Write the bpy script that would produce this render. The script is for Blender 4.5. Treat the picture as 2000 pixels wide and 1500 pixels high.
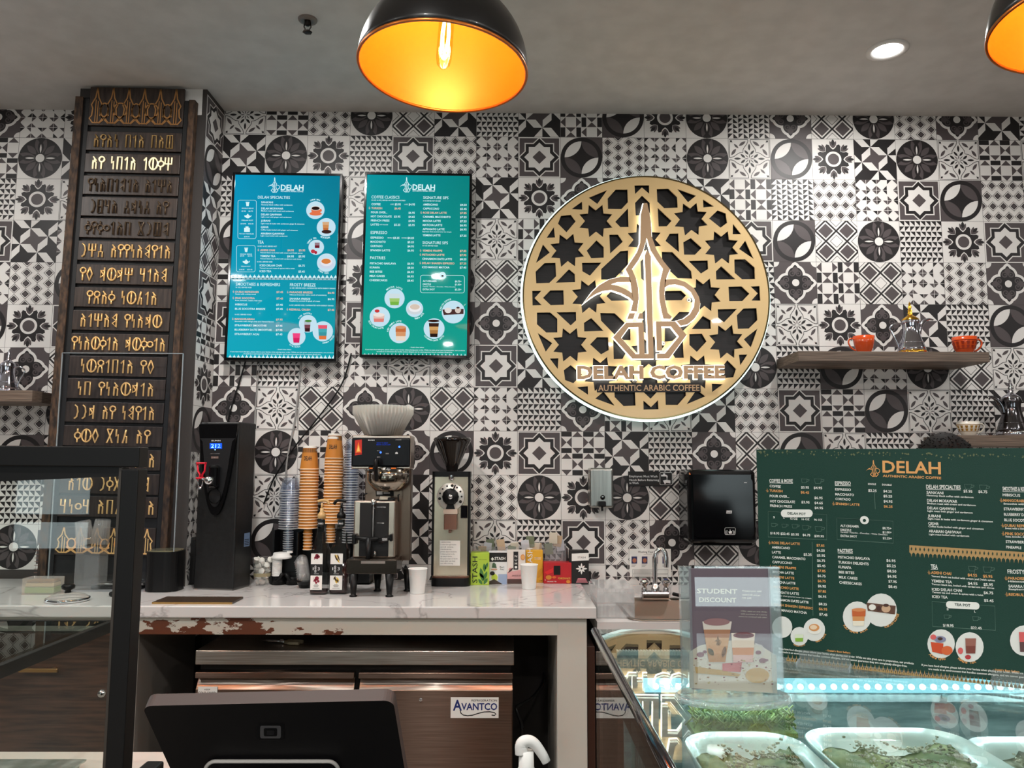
import bpy, bmesh, math, random
from mathutils import Vector, Matrix
R_ = math.radians
random.seed(7)
SC = bpy.context.scene
COL = SC.collection
for o in list(bpy.data.objects): bpy.data.objects.remove(o, do_unlink=True)

# ---------------------------------------------------------------- camera
FPX = 1540.0                      # focal length in pixels of a 2000 x 1500 frame
EYE = Vector((0, 0, 1.55))
PITCH, YAW, ROLL = 0.1034, 0.0073, 0.0041
FW = Vector((math.sin(YAW)*math.cos(PITCH), math.cos(YAW)*math.cos(PITCH), math.sin(PITCH)))
R0 = Vector((math.cos(YAW), -math.sin(YAW), 0))
U0 = R0.cross(FW)
RT = R0*math.cos(ROLL) + U0*math.sin(ROLL)
UP = U0*math.cos(ROLL) - R0*math.sin(ROLL)
cam_data = bpy.data.cameras.new('camera')
cam = bpy.data.objects.new('camera', cam_data); COL.objects.link(cam)
m = Matrix.Identity(4)
for i in range(3):
    m[i][0] = RT[i]; m[i][1] = UP[i]; m[i][2] = -FW[i]; m[i][3] = EYE[i]
cam.matrix_world = m
cam_data.sensor_width = 36; cam_data.lens = 36*FPX/2000
cam_data.clip_start = 0.02; cam_data.clip_end = 60
SC.camera = cam
# ---------------------------------------------------------------- view, world, lights
SC.view_settings.view_transform = 'Standard'
SC.view_settings.look = 'None'
SC.view_settings.exposure = 0.0
SC.view_settings.gamma = 1.0
SC.view_settings.use_curve_mapping = False
world = bpy.data.worlds.new('world'); SC.world = world
world.use_nodes = True
wn = world.node_tree.nodes; wl = world.node_tree.links
wn['Background'].inputs[0].default_value = (0.88, 0.94, 1.0, 1)
wn['Background'].inputs[1].default_value = 3.6
SC.cycles.transparent_max_bounces = 48
SC.cycles.max_bounces = 14

CEIL = 3.225
WALL_Y = 3.6127
def lamp(name, kind, loc, power, color=(1, 1, 1), size=0.1, rot=(0, 0, 0), **kw):
    d = bpy.data.lights.new(name, kind); d.energy = power; d.color = color
    if kind == 'AREA':
        d.shape = 'DISK'; d.size = size
    else:
        d.shadow_soft_size = size
    for k, v in kw.items(): setattr(d, k, v)
    o = bpy.data.objects.new(name, d); COL.objects.link(o)
    o.location = loc; o.rotation_euler = rot
    return o
DOWNLIGHTS = [(-2.6, 2.3), (-0.9, 2.55), (-0.6, 0.3), (1.35, 0.2), (-2.4, 0.2), (3.0, 0.6), (-1.8, -1.8), (0.4, -1.8), (2.4, -1.8), (-0.8, -3.6), (1.4, -3.6), (4.2, 2.2)]

# ---------------------------------------------------------------- pixel <-> place helpers
def ray(px, py): return FW + RT*((px-1000)/FPX) + UP*((750-py)/FPX)
def PY(px, py, Y):
    d = ray(px, py); return EYE + d*((Y-EYE.y)/d.y)
def PZ(px, py, Z):
    d = ray(px, py); return EYE + d*((Z-EYE.z)/d.z)
def PD(px, py, depth): return EYE + ray(px, py)*depth

class Plane:
    """a flat surface: origin, right, up and outward normal"""
    def __init__(s, o, u=(1, 0, 0), v=(0, 0, 1)):
        s.o = Vector(o); s.u = Vector(u).normalized(); s.v = Vector(v).normalized(); s.n = s.u.cross(s.v)
    def uv(s, px, py):
        d = ray(px, py); t = (s.o-EYE).dot(s.n)/d.dot(s.n)
        p = EYE + d*t - s.o
        return p.dot(s.u), p.dot(s.v)

# ---------------------------------------------------------------- materials
def lin(c):
    def f(x):
        x /= 255.0
        return x/12.92 if x <= 0.04045 else ((x+0.055)/1.055)**2.4
    return (f(c[0]), f(c[1]), f(c[2]), 1)
MATS = {}
def mat(name, c, rough=0.5, metal=0.0, emit=None, es=1.0, trans=0.0, ior=1.45, aniso=0.0, coat=0.0, spec=None, alpha=1.0):
    if name in MATS: return MATS[name]
    mt = bpy.data.materials.new(name); mt.use_nodes = True
    b = mt.node_tree.nodes['Principled BSDF']
    b.inputs['Base Color'].default_value = lin(c)
    b.inputs['Roughness'].default_value = rough
    b.inputs['Metallic'].default_value = metal
    b.inputs['IOR'].default_value = ior
    b.inputs['Transmission Weight'].default_value = trans
    b.inputs['Anisotropic'].default_value = aniso
    b.inputs['Coat Weight'].default_value = coat
    b.inputs['Alpha'].default_value = alpha
    if spec is not None: b.inputs['Specular IOR Level'].default_value = spec
    if emit:
        b.inputs['Emission Color'].default_value = lin(emit); b.inputs['Emission Strength'].default_value = es
    MATS[name] = mt
    return mt
def nodes_of(mt):
    nt = mt.node_tree
    return nt, nt.nodes, nt.links, nt.nodes['Principled BSDF']
def noise_color(mt, c1, c2, scale=(1, 1, 1), ns=5.0, detail=4.0, lo=0.35, hi=0.65, dist=0.0, rough_rng=None, bump=0.0):
    nt, n, l, b = nodes_of(mt)
    tc = n.new('ShaderNodeTexCoord'); mp = n.new('ShaderNodeMapping'); mp.inputs['Scale'].default_value = scale
    nz = n.new('ShaderNodeTexNoise'); nz.inputs['Scale'].default_value = ns; nz.inputs['Detail'].default_value = detail
    nz.inputs['Distortion'].default_value = dist
    cr = n.new('ShaderNodeValToRGB'); cr.color_ramp.elements[0].position = lo; cr.color_ramp.elements[1].position = hi
    cr.color_ramp.elements[0].color = lin(c1); cr.color_ramp.elements[1].color = lin(c2)
    l.new(tc.outputs['Object'], mp.inputs[0]); l.new(mp.outputs[0], nz.inputs['Vector'])
    l.new(nz.outputs[0], cr.inputs[0]); l.new(cr.outputs[0], b.inputs['Base Color'])
    if rough_rng:
        mr = n.new('ShaderNodeMapRange'); mr.inputs[3].default_value = rough_rng[0]; mr.inputs[4].default_value = rough_rng[1]
        l.new(nz.outputs[0], mr.inputs[0]); l.new(mr.outputs[0], b.inputs['Roughness'])
    if bump:
        bp = n.new('ShaderNodeBump'); bp.inputs['Strength'].default_value = bump; bp.inputs['Distance'].default_value = 0.004
        l.new(nz.outputs[0], bp.inputs['Height']); l.new(bp.outputs[0], b.inputs['Normal'])
    return mt
def glass(name, c=(255, 255, 255), rough=0.0, ior=1.45, milk=0.0):
    """clear plastic or glass: refracts nothing (thin), reflects by Fresnel"""
    if name in MATS: return MATS[name]
    mt = bpy.data.materials.new(name); mt.use_nodes = True
    n = mt.node_tree.nodes; l = mt.node_tree.links
    n.remove(n['Principled BSDF'])
    tr = n.new('ShaderNodeBsdfTransparent'); tr.inputs[0].default_value = lin(c)
    gl = n.new('ShaderNodeBsdfGlossy'); gl.inputs['Roughness'].default_value = rough
    fr = n.new('ShaderNodeFresnel')
    ge = n.new('ShaderNodeNewGeometry'); mr = n.new('ShaderNodeMapRange')      # leaving the sheet reflects as little as entering it
    mr.inputs[3].default_value = ior; mr.inputs[4].default_value = 1/ior
    l.new(ge.outputs['Backfacing'], mr.inputs[0]); l.new(mr.outputs[0], fr.inputs['IOR'])
    mx = n.new('ShaderNodeMixShader')
    l.new(fr.outputs[0], mx.inputs[0]); l.new(tr.outputs[0], mx.inputs[1]); l.new(gl.outputs[0], mx.inputs[2])
    out = mx
    if milk:
        df = n.new('ShaderNodeBsdfDiffuse'); df.inputs[0].default_value = lin(c); m2 = n.new('ShaderNodeMixShader'); m2.inputs[0].default_value = milk
        l.new(mx.outputs[0], m2.inputs[1]); l.new(df.outputs[0], m2.inputs[2]); out = m2
    l.new(out.outputs[0], n['Material Output'].inputs[0])
    MATS[name] = mt
    return mt
def emis(name, c, s=1.0):
    if name in MATS: return MATS[name]
    mt = bpy.data.materials.new(name); mt.use_nodes = True
    n = mt.node_tree.nodes; l = mt.node_tree.links
    n.remove(n['Principled BSDF'])
    e = n.new('ShaderNodeEmission'); e.inputs[0].default_value = lin(c); e.inputs[1].default_value = s
    l.new(e.outputs[0], n['Material Output'].inputs[0])
    MATS[name] = mt
    return mt

T_LIGHT = mat('tile_light', (224, 220, 216), 0.46)
T_DARK = mat('tile_dark', (31, 27, 28), 0.46)
T_MID = mat('tile_mid', (80, 72, 73), 0.46)
T_GROUT = mat('tile_grout', (60, 55, 53), 0.7)
BLACK = mat('black_plastic', (14, 14, 15), 0.38, spec=.3)
BLACK_MATTE = mat('black_matte', (20, 19, 20), 0.6)
BLACK_GLOSS = mat('black_gloss', (9, 9, 11), 0.1, spec=.5)
WHITE = mat('white_paint', (205, 200, 190), 0.5)
PAPER = mat('white_paper', (232, 230, 225), 0.7)
CHROME = mat('chrome', (225, 225, 228), 0.08, 1.0)
STEEL = mat('brushed_steel', (190, 182, 174), 0.28, 1.0, aniso=0.7)
noise_color(STEEL, (176, 168, 160), (200, 193, 186), (1, 1, 60), 6, 2, rough_rng=(0.2, 0.34))
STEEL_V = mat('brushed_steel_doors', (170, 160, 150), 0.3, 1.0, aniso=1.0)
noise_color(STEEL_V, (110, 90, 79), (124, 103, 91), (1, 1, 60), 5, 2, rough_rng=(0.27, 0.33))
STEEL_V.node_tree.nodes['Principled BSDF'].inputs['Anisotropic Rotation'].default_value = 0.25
GOLD = mat('polished_gold', (230, 175, 60), 0.15, 1.0)
CLEAR = glass('clear_plastic')
CLEAR_BLUE = glass('clear_plastic_bluish', (225, 235, 245), 0.02)
PANE = glass('glass_pane', (245, 250, 248), 0.0, 1.5)
WOOD_DARK = mat('dark_wood', (52, 40, 34), 0.5)
noise_color(WOOD_DARK, (40, 30, 26), (68, 53, 45), (2, 2, 40), 3, 5, bump=0.15)
WOOD_SHELF = mat('grey_brown_laminate', (106, 90, 78), 0.5)
noise_color(WOOD_SHELF, (84, 70, 60), (124, 107, 94), (2, 8, 110), 3, 4)

# ---------------------------------------------------------------- mesh builder
ID4 = Matrix.Identity(4)
def frame(o=(0, 0, 0), x=(1, 0, 0), y=(0, 1, 0), z=None):
    x = Vector(x).normalized(); y = Vector(y).normalized(); z = x.cross(y) if z is None else Vector(z).normalized()
    mm = Matrix.Identity(4)
    for i in range(3): mm[i][0] = x[i]; mm[i][1] = y[i]; mm[i][2] = z[i]; mm[i][3] = o[i]
    return mm
FRONT = frame((0, 0, 0), (1, 0, 0), (0, 0, 1))        # local x right, y up, z towards the viewer
def front_at(x, y, z): return frame((x, y, z), (1, 0, 0), (0, 0, 1))
TEXT_CACHE = {}
def text_geo(s, bold):
    k = (s, bold)
    if k not in TEXT_CACHE:
        cu = bpy.data.curves.new('t', 'FONT'); cu.body = s; cu.size = 1.0; cu.resolution_u = 2
        cu.fill_mode = 'FRONT'; cu.offset = 0.018*bold; cu.dimensions = '2D'
        ob = bpy.data.objects.new('t', cu); COL.objects.link(ob)
        dg = bpy.context.evaluated_depsgraph_get()
        me = bpy.data.meshes.new_from_object(ob.evaluated_get(dg))
        vs = [(v.co.x, v.co.y) for v in me.vertices]; fs = [tuple(p.vertices) for p in me.polygons]
        bpy.data.objects.remove(ob); bpy.data.curves.remove(cu); bpy.data.meshes.remove(me)
        TEXT_CACHE[k] = (vs, fs)
    return TEXT_CACHE[k]
CAP = 0.73
class MB:
    def __init__(s): s.bm = bmesh.new(); s.mats = []
    def mi(s, mt):
        if mt not in s.mats: s.mats.append(mt)
        return s.mats.index(mt)
    def face(s, pts, mt, F=ID4, smooth=False):
        vs = [s.bm.verts.new(F @ Vector(p)) for p in pts]
        try: f = s.bm.faces.new(vs)
        except ValueError: return None
        f.material_index = s.mi(mt); f.smooth = smooth
        return f
    def flat(s, pts2, mt, F=ID4, z=0.0): return s.face([(p[0], p[1], z) for p in pts2], mt, F)
    def prism(s, pts2, z0, z1, mt, F=ID4, side=None):
        a = sum(pts2[i][0]*pts2[(i+1) % len(pts2)][1]-pts2[(i+1) % len(pts2)][0]*pts2[i][1] for i in range(len(pts2)))
        if a < 0: pts2 = list(reversed(pts2))
        side = side or mt
        v0 = [s.bm.verts.new(F @ Vector((p[0], p[1], z0))) for p in pts2]
        v1 = [s.bm.verts.new(F @ Vector((p[0], p[1], z1))) for p in pts2]
        f = s.bm.faces.new(v1); f.material_index = s.mi(mt)
        f = s.bm.faces.new(list(reversed(v0))); f.material_index = s.mi(mt)
        n = len(pts2)
        for i in range(n):
            f = s.bm.faces.new((v0[i], v0[(i+1) % n], v1[(i+1) % n], v1[i])); f.material_index = s.mi(side)
    def box(s, x0, x1, y0, y1, z0, z1, mt, F=ID4, bev=0.0, seg=2):
        t = bmesh.new()
        bmesh.ops.create_cube(t, size=1)
        for v in t.verts: v.co = Vector((x0+(v.co.x+.5)*(x1-x0), y0+(v.co.y+.5)*(y1-y0), z0+(v.co.z+.5)*(z1-z0)))
        if bev: bmesh.ops.bevel(t, geom=t.edges[:], offset=min(bev, .49*min(abs(x1-x0), abs(y1-y0), abs(z1-z0))), segments=seg, affect='EDGES', profile=.5)
        s.merge(t, mt, F, smooth=False)
    def merge(s, t, mt, F=ID4, smooth=False):
        mp = {}
        for v in t.verts: mp[v] = s.bm.verts.new(F @ v.co)
        for f in t.faces:
            try: g = s.bm.faces.new([mp[v] for v in f.verts])
            except ValueError: continue
            g.material_index = s.mi(mt); g.smooth = smooth
        t.free()
    def lathe(s, prof, mt, seg=32, F=ID4, a0=0.0, a1=2*math.pi, mod=None, smooth=True):
        full = abs(a1-a0-2*math.pi) < 1e-6
        n = seg if full else seg+1
        rings = []
        for (r, z) in prof:
            if r < 1e-6: rings.append([s.bm.verts.new(F @ Vector((0, 0, z)))]); continue
            ring = []
            for i in range(n):
                a = a0+(a1-a0)*i/seg; rr = r*(mod(a, r, z) if mod else 1)
                ring.append(s.bm.verts.new(F @ Vector((rr*math.cos(a), rr*math.sin(a), z))))
            rings.append(ring)
        k = s.mi(mt)
        for A, B in zip(rings, rings[1:]):
            for i in range(seg):
                j = (i+1) % n if full else i+1
                if len(A) == 1 and len(B) == 1: continue
                if len(A) == 1: q = (A[0], B[j], B[i])
                elif len(B) == 1: q = (A[i], A[j], B[0])
                else: q = (A[i], A[j], B[j], B[i])
                try: f = s.bm.faces.new(q)
                except ValueError: continue
                f.material_index = k; f.smooth = smooth
    def tube(s, path, r, mt, seg=8, F=ID4, closed=False, cap=True, r2=None):
        P = [F @ Vector(p) for p in path]; n = len(P); rings = []
        up = Vector((0.13, 0.21, 0.97)).normalized()
        for i in range(n):
            if closed: d = P[(i+1) % n]-P[i-1]
            else: d = P[min(i+1, n-1)]-P[max(i-1, 0)]
            d.normalize()
            a = d.cross(up)
            if a.length < 1e-3: a = d.cross(Vector((1, 0, 0)))
            a.normalize(); b = a.cross(d)
            rr = r if not callable(r) else r(i/(n-1))
            rb = rr if r2 is None else r2
            rings.append([s.bm.verts.new(P[i]+a*rr*math.cos(2*math.pi*k/seg)+b*rb*math.sin(2*math.pi*k/seg)) for k in range(seg)])
        mi = s.mi(mt)
        for i in range(n if closed else n-1):
            A, B = rings[i], rings[(i+1) % n]
            for k in range(seg):
                f = s.bm.faces.new((A[k], A[(k+1) % seg], B[(k+1) % seg], B[k])); f.material_index = mi; f.smooth = True
        if cap and not closed:
            f = s.bm.faces.new(list(reversed(rings[0]))); f.material_index = mi
            f = s.bm.faces.new(rings[-1]); f.material_index = mi
    def text(s, body, x, y, cap, mt, F=ID4, z=0.0, width=None, bold=0.0, align='L', wid_max=None, depth=0.0, angle=0.0, ysc=1.0):
        vs, fs = text_geo(body, bold)
        if not vs: return
        xs = [v[0] for v in vs]; x0 = min(xs); w = max(xs)-x0
        k = cap/CAP; kx = k
        if width: kx = width/w
        elif wid_max and w*k > wid_max: kx = wid_max/w
        off = {'L': 0, 'C': -w*kx/2, 'R': -w*kx}[align]
        ca, sa = math.cos(angle), math.sin(angle)
        def tr(v, zz):
            a = (v[0]-x0)*kx+off; b = v[1]*k*ysc
            return F @ Vector((x+a*ca-b*sa, y+a*sa+b*ca, zz))
        mi = s.mi(mt)
        V = [s.bm.verts.new(tr(v, z+depth)) for v in vs]
        cnt = {}
        for f in fs:
            try: g = s.bm.faces.new([V[i] for i in f]); g.material_index = mi
            except ValueError: continue
            for i in range(len(f)):
                e = (f[i], f[(i+1) % len(f)]); cnt[e] = 1
        if depth:
            Wv = [s.bm.verts.new(tr(v, z)) for v in vs]
            for (a, b) in cnt:
                if (b, a) not in cnt:
                    g = s.bm.faces.new((V[b], V[a], Wv[a], Wv[b])); g.material_index = mi
    def build(s, name, parent=None, loc=None, merge=False):
        me = bpy.data.meshes.new(name)
        if merge: bmesh.ops.remove_doubles(s.bm, verts=s.bm.verts[:], dist=1e-5)
        s.bm.to_mesh(me); s.bm.free()
        for mm in s.mats: me.materials.append(mm)
        o = bpy.data.objects.new(name, me); COL.objects.link(o)
        if parent: o.parent = parent
        if loc is not None: o.location = loc
        return o
def tag(o, label, cat=None, group=None, kind=None):
    o['label'] = label
    if cat: o['category'] = cat
    if group: o['group'] = group
    if kind: o['kind'] = kind
    return o
def thing(name, label, cat, loc=(0, 0, 0), rotz=0.0, group=None):
    o = bpy.data.objects.new(name, None); COL.objects.link(o)
    o.empty_display_size = 0.05
    o.location = loc; o.rotation_euler = (0, 0, rotz)
    return tag(o, label, cat, group)
def struct(o, label=None):
    o['kind'] = 'structure'
    if label: o['label'] = label
    return o
def dup(o, loc=None, label=None, group=None, rot=None):
    c = o.copy(); COL.objects.link(c)
    if loc is not None: c.location = loc
    if rot is not None: c.rotation_euler = rot
    if label: c['label'] = label
    if group: c['group'] = group
    for ch in list(o.children):
        d = ch.copy(); COL.objects.link(d); d.parent = c
        for g in list(ch.children):
            e = g.copy(); COL.objects.link(e); e.parent = d
    return c
def circ(cx, cy, r, n=32, a0=0, a1=360):
    full = a1-a0 >= 360
    k = n if full else n+1
    return [(cx+r*math.cos(R_(a0+(a1-a0)*i/n)), cy+r*math.sin(R_(a0+(a1-a0)*i/n))) for i in range(k)]
def rrect(x0, x1, y0, y1, r, n=5):
    out = []
    for (cx, cy, a) in ((x1-r, y1-r, 0), (x0+r, y1-r, 90), (x0+r, y0+r, 180), (x1-r, y0+r, 270)):
        out += [(cx+r*math.cos(R_(a+90*i/n)), cy+r*math.sin(R_(a+90*i/n))) for i in range(n+1)]
    return out
def leaf(x0, y0, x1, y1, w, n=7):
    """pointed leaf from one tip to the other"""
    dx, dy = x1-x0, y1-y0; L = math.hypot(dx, dy); nx, ny = -dy/L, dx/L
    a = []; b = []
    for i in range(n+1):
        t = i/n; h = w/2*math.sin(math.pi*t)**0.85 if 0 < t < 1 else 0
        a.append((x0+dx*t+nx*h, y0+dy*t+ny*h)); b.append((x0+dx*t-nx*h, y0+dy*t-ny*h))
    return a + list(reversed(b[1:-1]))
def stroke(pts, w):
    """thin ribbon polygon along a polyline"""
    L = []; Rr = []
    n = len(pts)
    for i in range(n):
        a = pts[max(i-1, 0)]; b = pts[min(i+1, n-1)]
        dx, dy = b[0]-a[0], b[1]-a[1]; l = math.hypot(dx, dy) or 1
        L.append((pts[i][0]-dy/l*w/2, pts[i][1]+dx/l*w/2)); Rr.append((pts[i][0]+dy/l*w/2, pts[i][1]-dx/l*w/2))
    return L, Rr
def add_stroke(b, pts, w, mt, F=ID4, z=0.0, closed=False):
    if closed: pts = list(pts)+[pts[0], pts[1]]
    L, Rr = stroke(pts, w)
    for i in range(len(pts)-1):
        b.flat([Rr[i], Rr[i+1], L[i+1], L[i]], mt, F, z)
# ---------------------------------------------------------------- patterned tiles (drawn as inlaid shapes on the wall's own mesh)
LY = 0.0003
def clip_poly(P, ax, val, keep_less):
    out = []
    n = len(P)
    for i in range(n):
        a, b = P[i], P[(i+1) % n]
        ia = (a[ax] <= val) if keep_less else (a[ax] >= val); ib = (b[ax] <= val) if keep_less else (b[ax] >= val)
        if ia: out.append(a)
        if ia != ib:
            t = (val-a[ax])/(b[ax]-a[ax]); out.append((a[0]+(b[0]-a[0])*t, a[1]+(b[1]-a[1])*t))
    return out
def rot4(P, k):
    for _ in range(k % 4): P = [(1-y, x) for (x, y) in P]
    return P
def sym4(P):
    out = []
    Q = [(x-.5, y-.5) for x, y in P]
    for k in range(4):
        out.append([(x+.5, y+.5) for x, y in Q]); Q = [(-y, x) for x, y in Q]
    return out
def mirx(P): return [(1-x, y) for x, y in reversed(P)]
def dia(cx, cy, r): return [(cx+r, cy), (cx, cy+r), (cx-r, cy), (cx, cy-r)]
def polar(r, a): return (.5+r*math.cos(R_(a)), .5+r*math.sin(R_(a)))
def rleaf(r0, r1, a, w): return leaf(*polar(r0, a), *polar(r1, a), w)
def tile_A():
    S = []
    cur = [(.53, .975), (.53, .93), (.555, .865), (.61, .79), (.648, .725), (.655, .655), (.725, .648), (.79, .61), (.865, .555), (.93, .53), (.975, .53)]
    loop = cur[::-1] + [(.53, .975), (.975, .975), (.975, .53)]
    for Q in sym4(cur): S.append(('st', Q, .014, 'D', 1))
    for Q in sym4([(.525, .975), (.975, .975), (.975, .525)]): S.append(('st', Q, .014, 'D', 1))
    for base, c in ((leaf(.52, .60, .615, .71, .055), 'D'), (leaf(.60, .52, .71, .615, .055), 'D'), (leaf(.5, .70, .5, .87, .055), 'D'),
                    (leaf(.755, .755, .865, .865, .05), 'M'), (leaf(.585, .93, .745, .815, .07), 'M'), (leaf(.93, .585, .815, .745, .07), 'M'),
                    (leaf(.5, .515, .5, .625, .022), 'M'), (leaf(.52, .52, .60, .60, .02), 'M'),
                    (leaf(.95, .95, .9, .93, .025), 'D'), (leaf(.95, .95, .93, .9, .025), 'D'), (leaf(.955, .955, .895, .895, .02), 'D')):
        for Q in sym4(base): S.append(('p', Q, c, 1))
    return S
def tile_B():
    S = []
    def tri(x, y, w, h, up):
        return [(x, y), (x+w, y), (x+w/2, y+h)] if up else [(x, y+h), (x+w/2, y), (x+w, y+h)]
    for c in range(4):
        x = c*.25; y = 0; e = .006
        seq = (('d', .125), ('s', .25), ('u', .125), ('k', .125), ('h', .25), ('k', .125)) if c % 2 == 0 else (('k', .125), ('h', .25), ('k', .125), ('d', .125), ('s', .25), ('u', .125))
        for t, h in seq:
            if t == 'k': S.append(('p', [(x+e, y+e), (x+.25-e, y+e), (x+.25-e, y+h-e), (x+e, y+h-e)], 'D', 1))
            elif t == 'd': S.append(('p', tri(x+e, y, .25-2*e, h, False), 'M', 1))
            elif t == 'u': S.append(('p', tri(x+e, y, .25-2*e, h, True), 'M', 1))
            elif t == 'h':
                S.append(('p', [(x+e, y+e), (x+.125, y+h/2), (x+e, y+h-e)], 'M', 1)); S.append(('p', [(x+.25-e, y+e), (x+.25-e, y+h-e), (x+.125, y+h/2)], 'M', 1))
            y += h
    return S
def tile_C():
    S = []
    for c in range(4):
        for k in range(-1, 5):
            cx = .125+.25*c; cy = .125+.25*k+(.125 if c % 2 else 0)
            for r, col, l in ((.122, 'D', 1), (.107, 'L', 2), (.082, 'D', 3), (.060, 'M', 4)): S.append(('p', dia(cx, cy, r), col, l))
    return S
def tile_D():
    S = [('p', circ(.5, .5, .495, 48), 'D', 1)]
    for k in range(4):
        a = 90*k
        S += [('p', rleaf(.13, .44, a+45, .14), 'M', 2), ('p', rleaf(.10, .49, a+13, .13), 'M', 2), ('p', rleaf(.10, .49, a-13, .13), 'M', 2), ('p', rleaf(.1, .44, a, .14), 'D', 3), ('p', rleaf(.12, .34, a, .04), 'L', 4)]
    S += [('p', circ(.5, .5, .125, 24), 'D', 5), ('p', circ(.5, .5, .1, 24), 'L', 6)]
    return S
def tile_E():
    S = [('p', [(0, 0), (1, 0), (1, 1), (0, 1)], 'D', 1)]
    for x, y in ((.25, .25), (.75, .25), (.25, .75), (.75, .75)):
        S += [('p', dia(x, y, .222), 'L', 2), ('p', dia(x, y, .178), 'M', 3)]
    for x, y in ((.5, .5), (0, .5), (1, .5), (.5, 0), (.5, 1), (0, 0), (1, 0), (0, 1), (1, 1)):
        S += [('p', dia(x, y, .222), 'L', 2), ('p', dia(x, y, .155), 'D', 3), ('p', dia(x, y, .140), 'L', 4)]
    return S
def tile_F():
    S = [('p', [(0, 0), (1, 0), (1, 1), (0, 1)], 'D', 1)]
    st = [(.39, .81), (.59, .61), (.79, .61), (.58, .42), (.575, .23), (.41, .43), (.18, .43), (.39, .62)]
    S.append(('p', st, 'M', 2))
    for P in ([(.39, .81), (.59, .61), (.79, .61), (.6, .81)], [(.79, .61), (.58, .42), (.575, .23), (.79, .42)], [(.575, .23), (.41, .43), (.18, .43), (.365, .23)], [(.18, .43), (.39, .62), (.39, .81), (.18, .62)],
              [(.39, .81), (.19, .81), (.01, 1), (.22, 1)], [(.4, .81), (.6, 1), (.4, 1)], [(.8, .61), (.8, .78), (1, .97), (1, .78)], [(.81, .61), (1, .61), (1, .42)],
              [(.18, .43), (0, .43), (0, .62)], [(.18, .43), (.18, .25), (0, .06), (0, .25)], [(.575, .23), (.78, .23), (.97, 0), (.77, 0)], [(.57, .23), (.57, 0), (.37, 0)]):
        S.append(('p', P, 'L', 2))
    return S
def tile_G():
    S = []
    for j in range(8):
        for i in range(8):
            x0, y0 = i*.125+.006, j*.125+.006; x1, y1 = x0+.115, y0+.115
            S.append(('p', [(x0, y1), (x1, y0), (x1, y1)] if j % 2 else [(x0, y1), (x0, y0), (x1, y1)], 'D', 1))
    return S
def tile_H():
    S = []
    for k in range(8): S.append(('p', rleaf(.12, .40, 22.5+45*k, .2), 'D', 1))
    S.append(('p', circ(.5, .5, .25, 32), 'D', 2))
    for k in range(8):
        a = 45*k; b = .0 if k % 2 == 0 else .01
        S += [('p', rleaf(.25+b, .475+b, a, .19), 'L', 3)] if k % 2 else [('p', rleaf(.24, .46, a, .17), 'L', 3)]
        S += [('p', leaf(*polar(.27, a), *polar(.455, a+9.5), .07), 'M', 4), ('p', leaf(*polar(.27, a), *polar(.455, a-9.5), .07), 'M', 4), ('p', rleaf(.33, .495 if k % 2 == 0 else .49, a, .075), 'D', 5)]
    S += [('p', circ(.5, .5, .19, 32), 'L', 6), ('p', circ(.5, .5, .135, 32), 'M', 7)]
    return S
def union_star(r, s):
    q = r-s; Q = [(0, r), (q, s), (s, s), (s, q)]; out = []
    for k in range(4):
        out += Q[:]; Q = [(y, -x) for x, y in Q]
    return [(.5+x, .5+y) for x, y in reversed(out)]
def tile_I():
    return [('p', [(.03, .03), (.97, .03), (.97, .97), (.03, .97)], 'M', 1), ('p', union_star(.5, .352), 'L', 2), ('p', union_star(.465, .325), 'D', 3),
            ('p', union_star(.36, .252), 'L', 4), ('p', dia(.5, .5, .165), 'M', 5)]
def tile_J():
    S = []
    h = .108
    for j in range(4):
        for i in range(4):
            x0, y0 = .25*i, .25*j; x1, y1 = x0+.25, y0+.25
            sk = (i*3+j*2+(i*j) % 3) % 5
            e = .005
            C = [[(x0+e, y0+e), (x0+h, y0+e), (x0+e, y0+h)], [(x1-e, y0+e), (x1-e, y0+h), (x1-h, y0+e)], [(x1-e, y1-e), (x1-h, y1-e), (x1-e, y1-h)], [(x0+e, y1-e), (x0+e, y1-h), (x0+h, y1-e)]]
            for k, P in enumerate(C):
                if k != sk: S.append(('p', P, 'D' if (i+j+k) % 3 == 0 else 'M', 1))
    return S
def tile_K():
    S = [('p', [(0, 0), (.5, 0), (.5, .5), (0, .5)], 'M', 1), ('p', [(.5, .5), (1, .5), (1, 1), (.5, 1)], 'M', 1)]
    S += [('p', circ(.5, .5, .495, 48), 'D', 2), ('p', circ(.5, .5, .4, 40), 'M', 3)]
    ast = []
    for k in range(4):
        a = 90*k; c = polar(.4*math.sqrt(2), a+45)
        arc = [(c[0]+.4*math.cos(R_(a+270-90*t/8)), c[1]+.4*math.sin(R_(a+270-90*t/8))) for t in range(9)]
        if k % 2: S.append(('p', circ(.5, .5, .4, 10, a, a+90)+list(reversed(arc))[1:-1], 'L', 4))
        ast += arc[:-1]
    S.append(('p', ast, 'D', 5))
    return S
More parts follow.
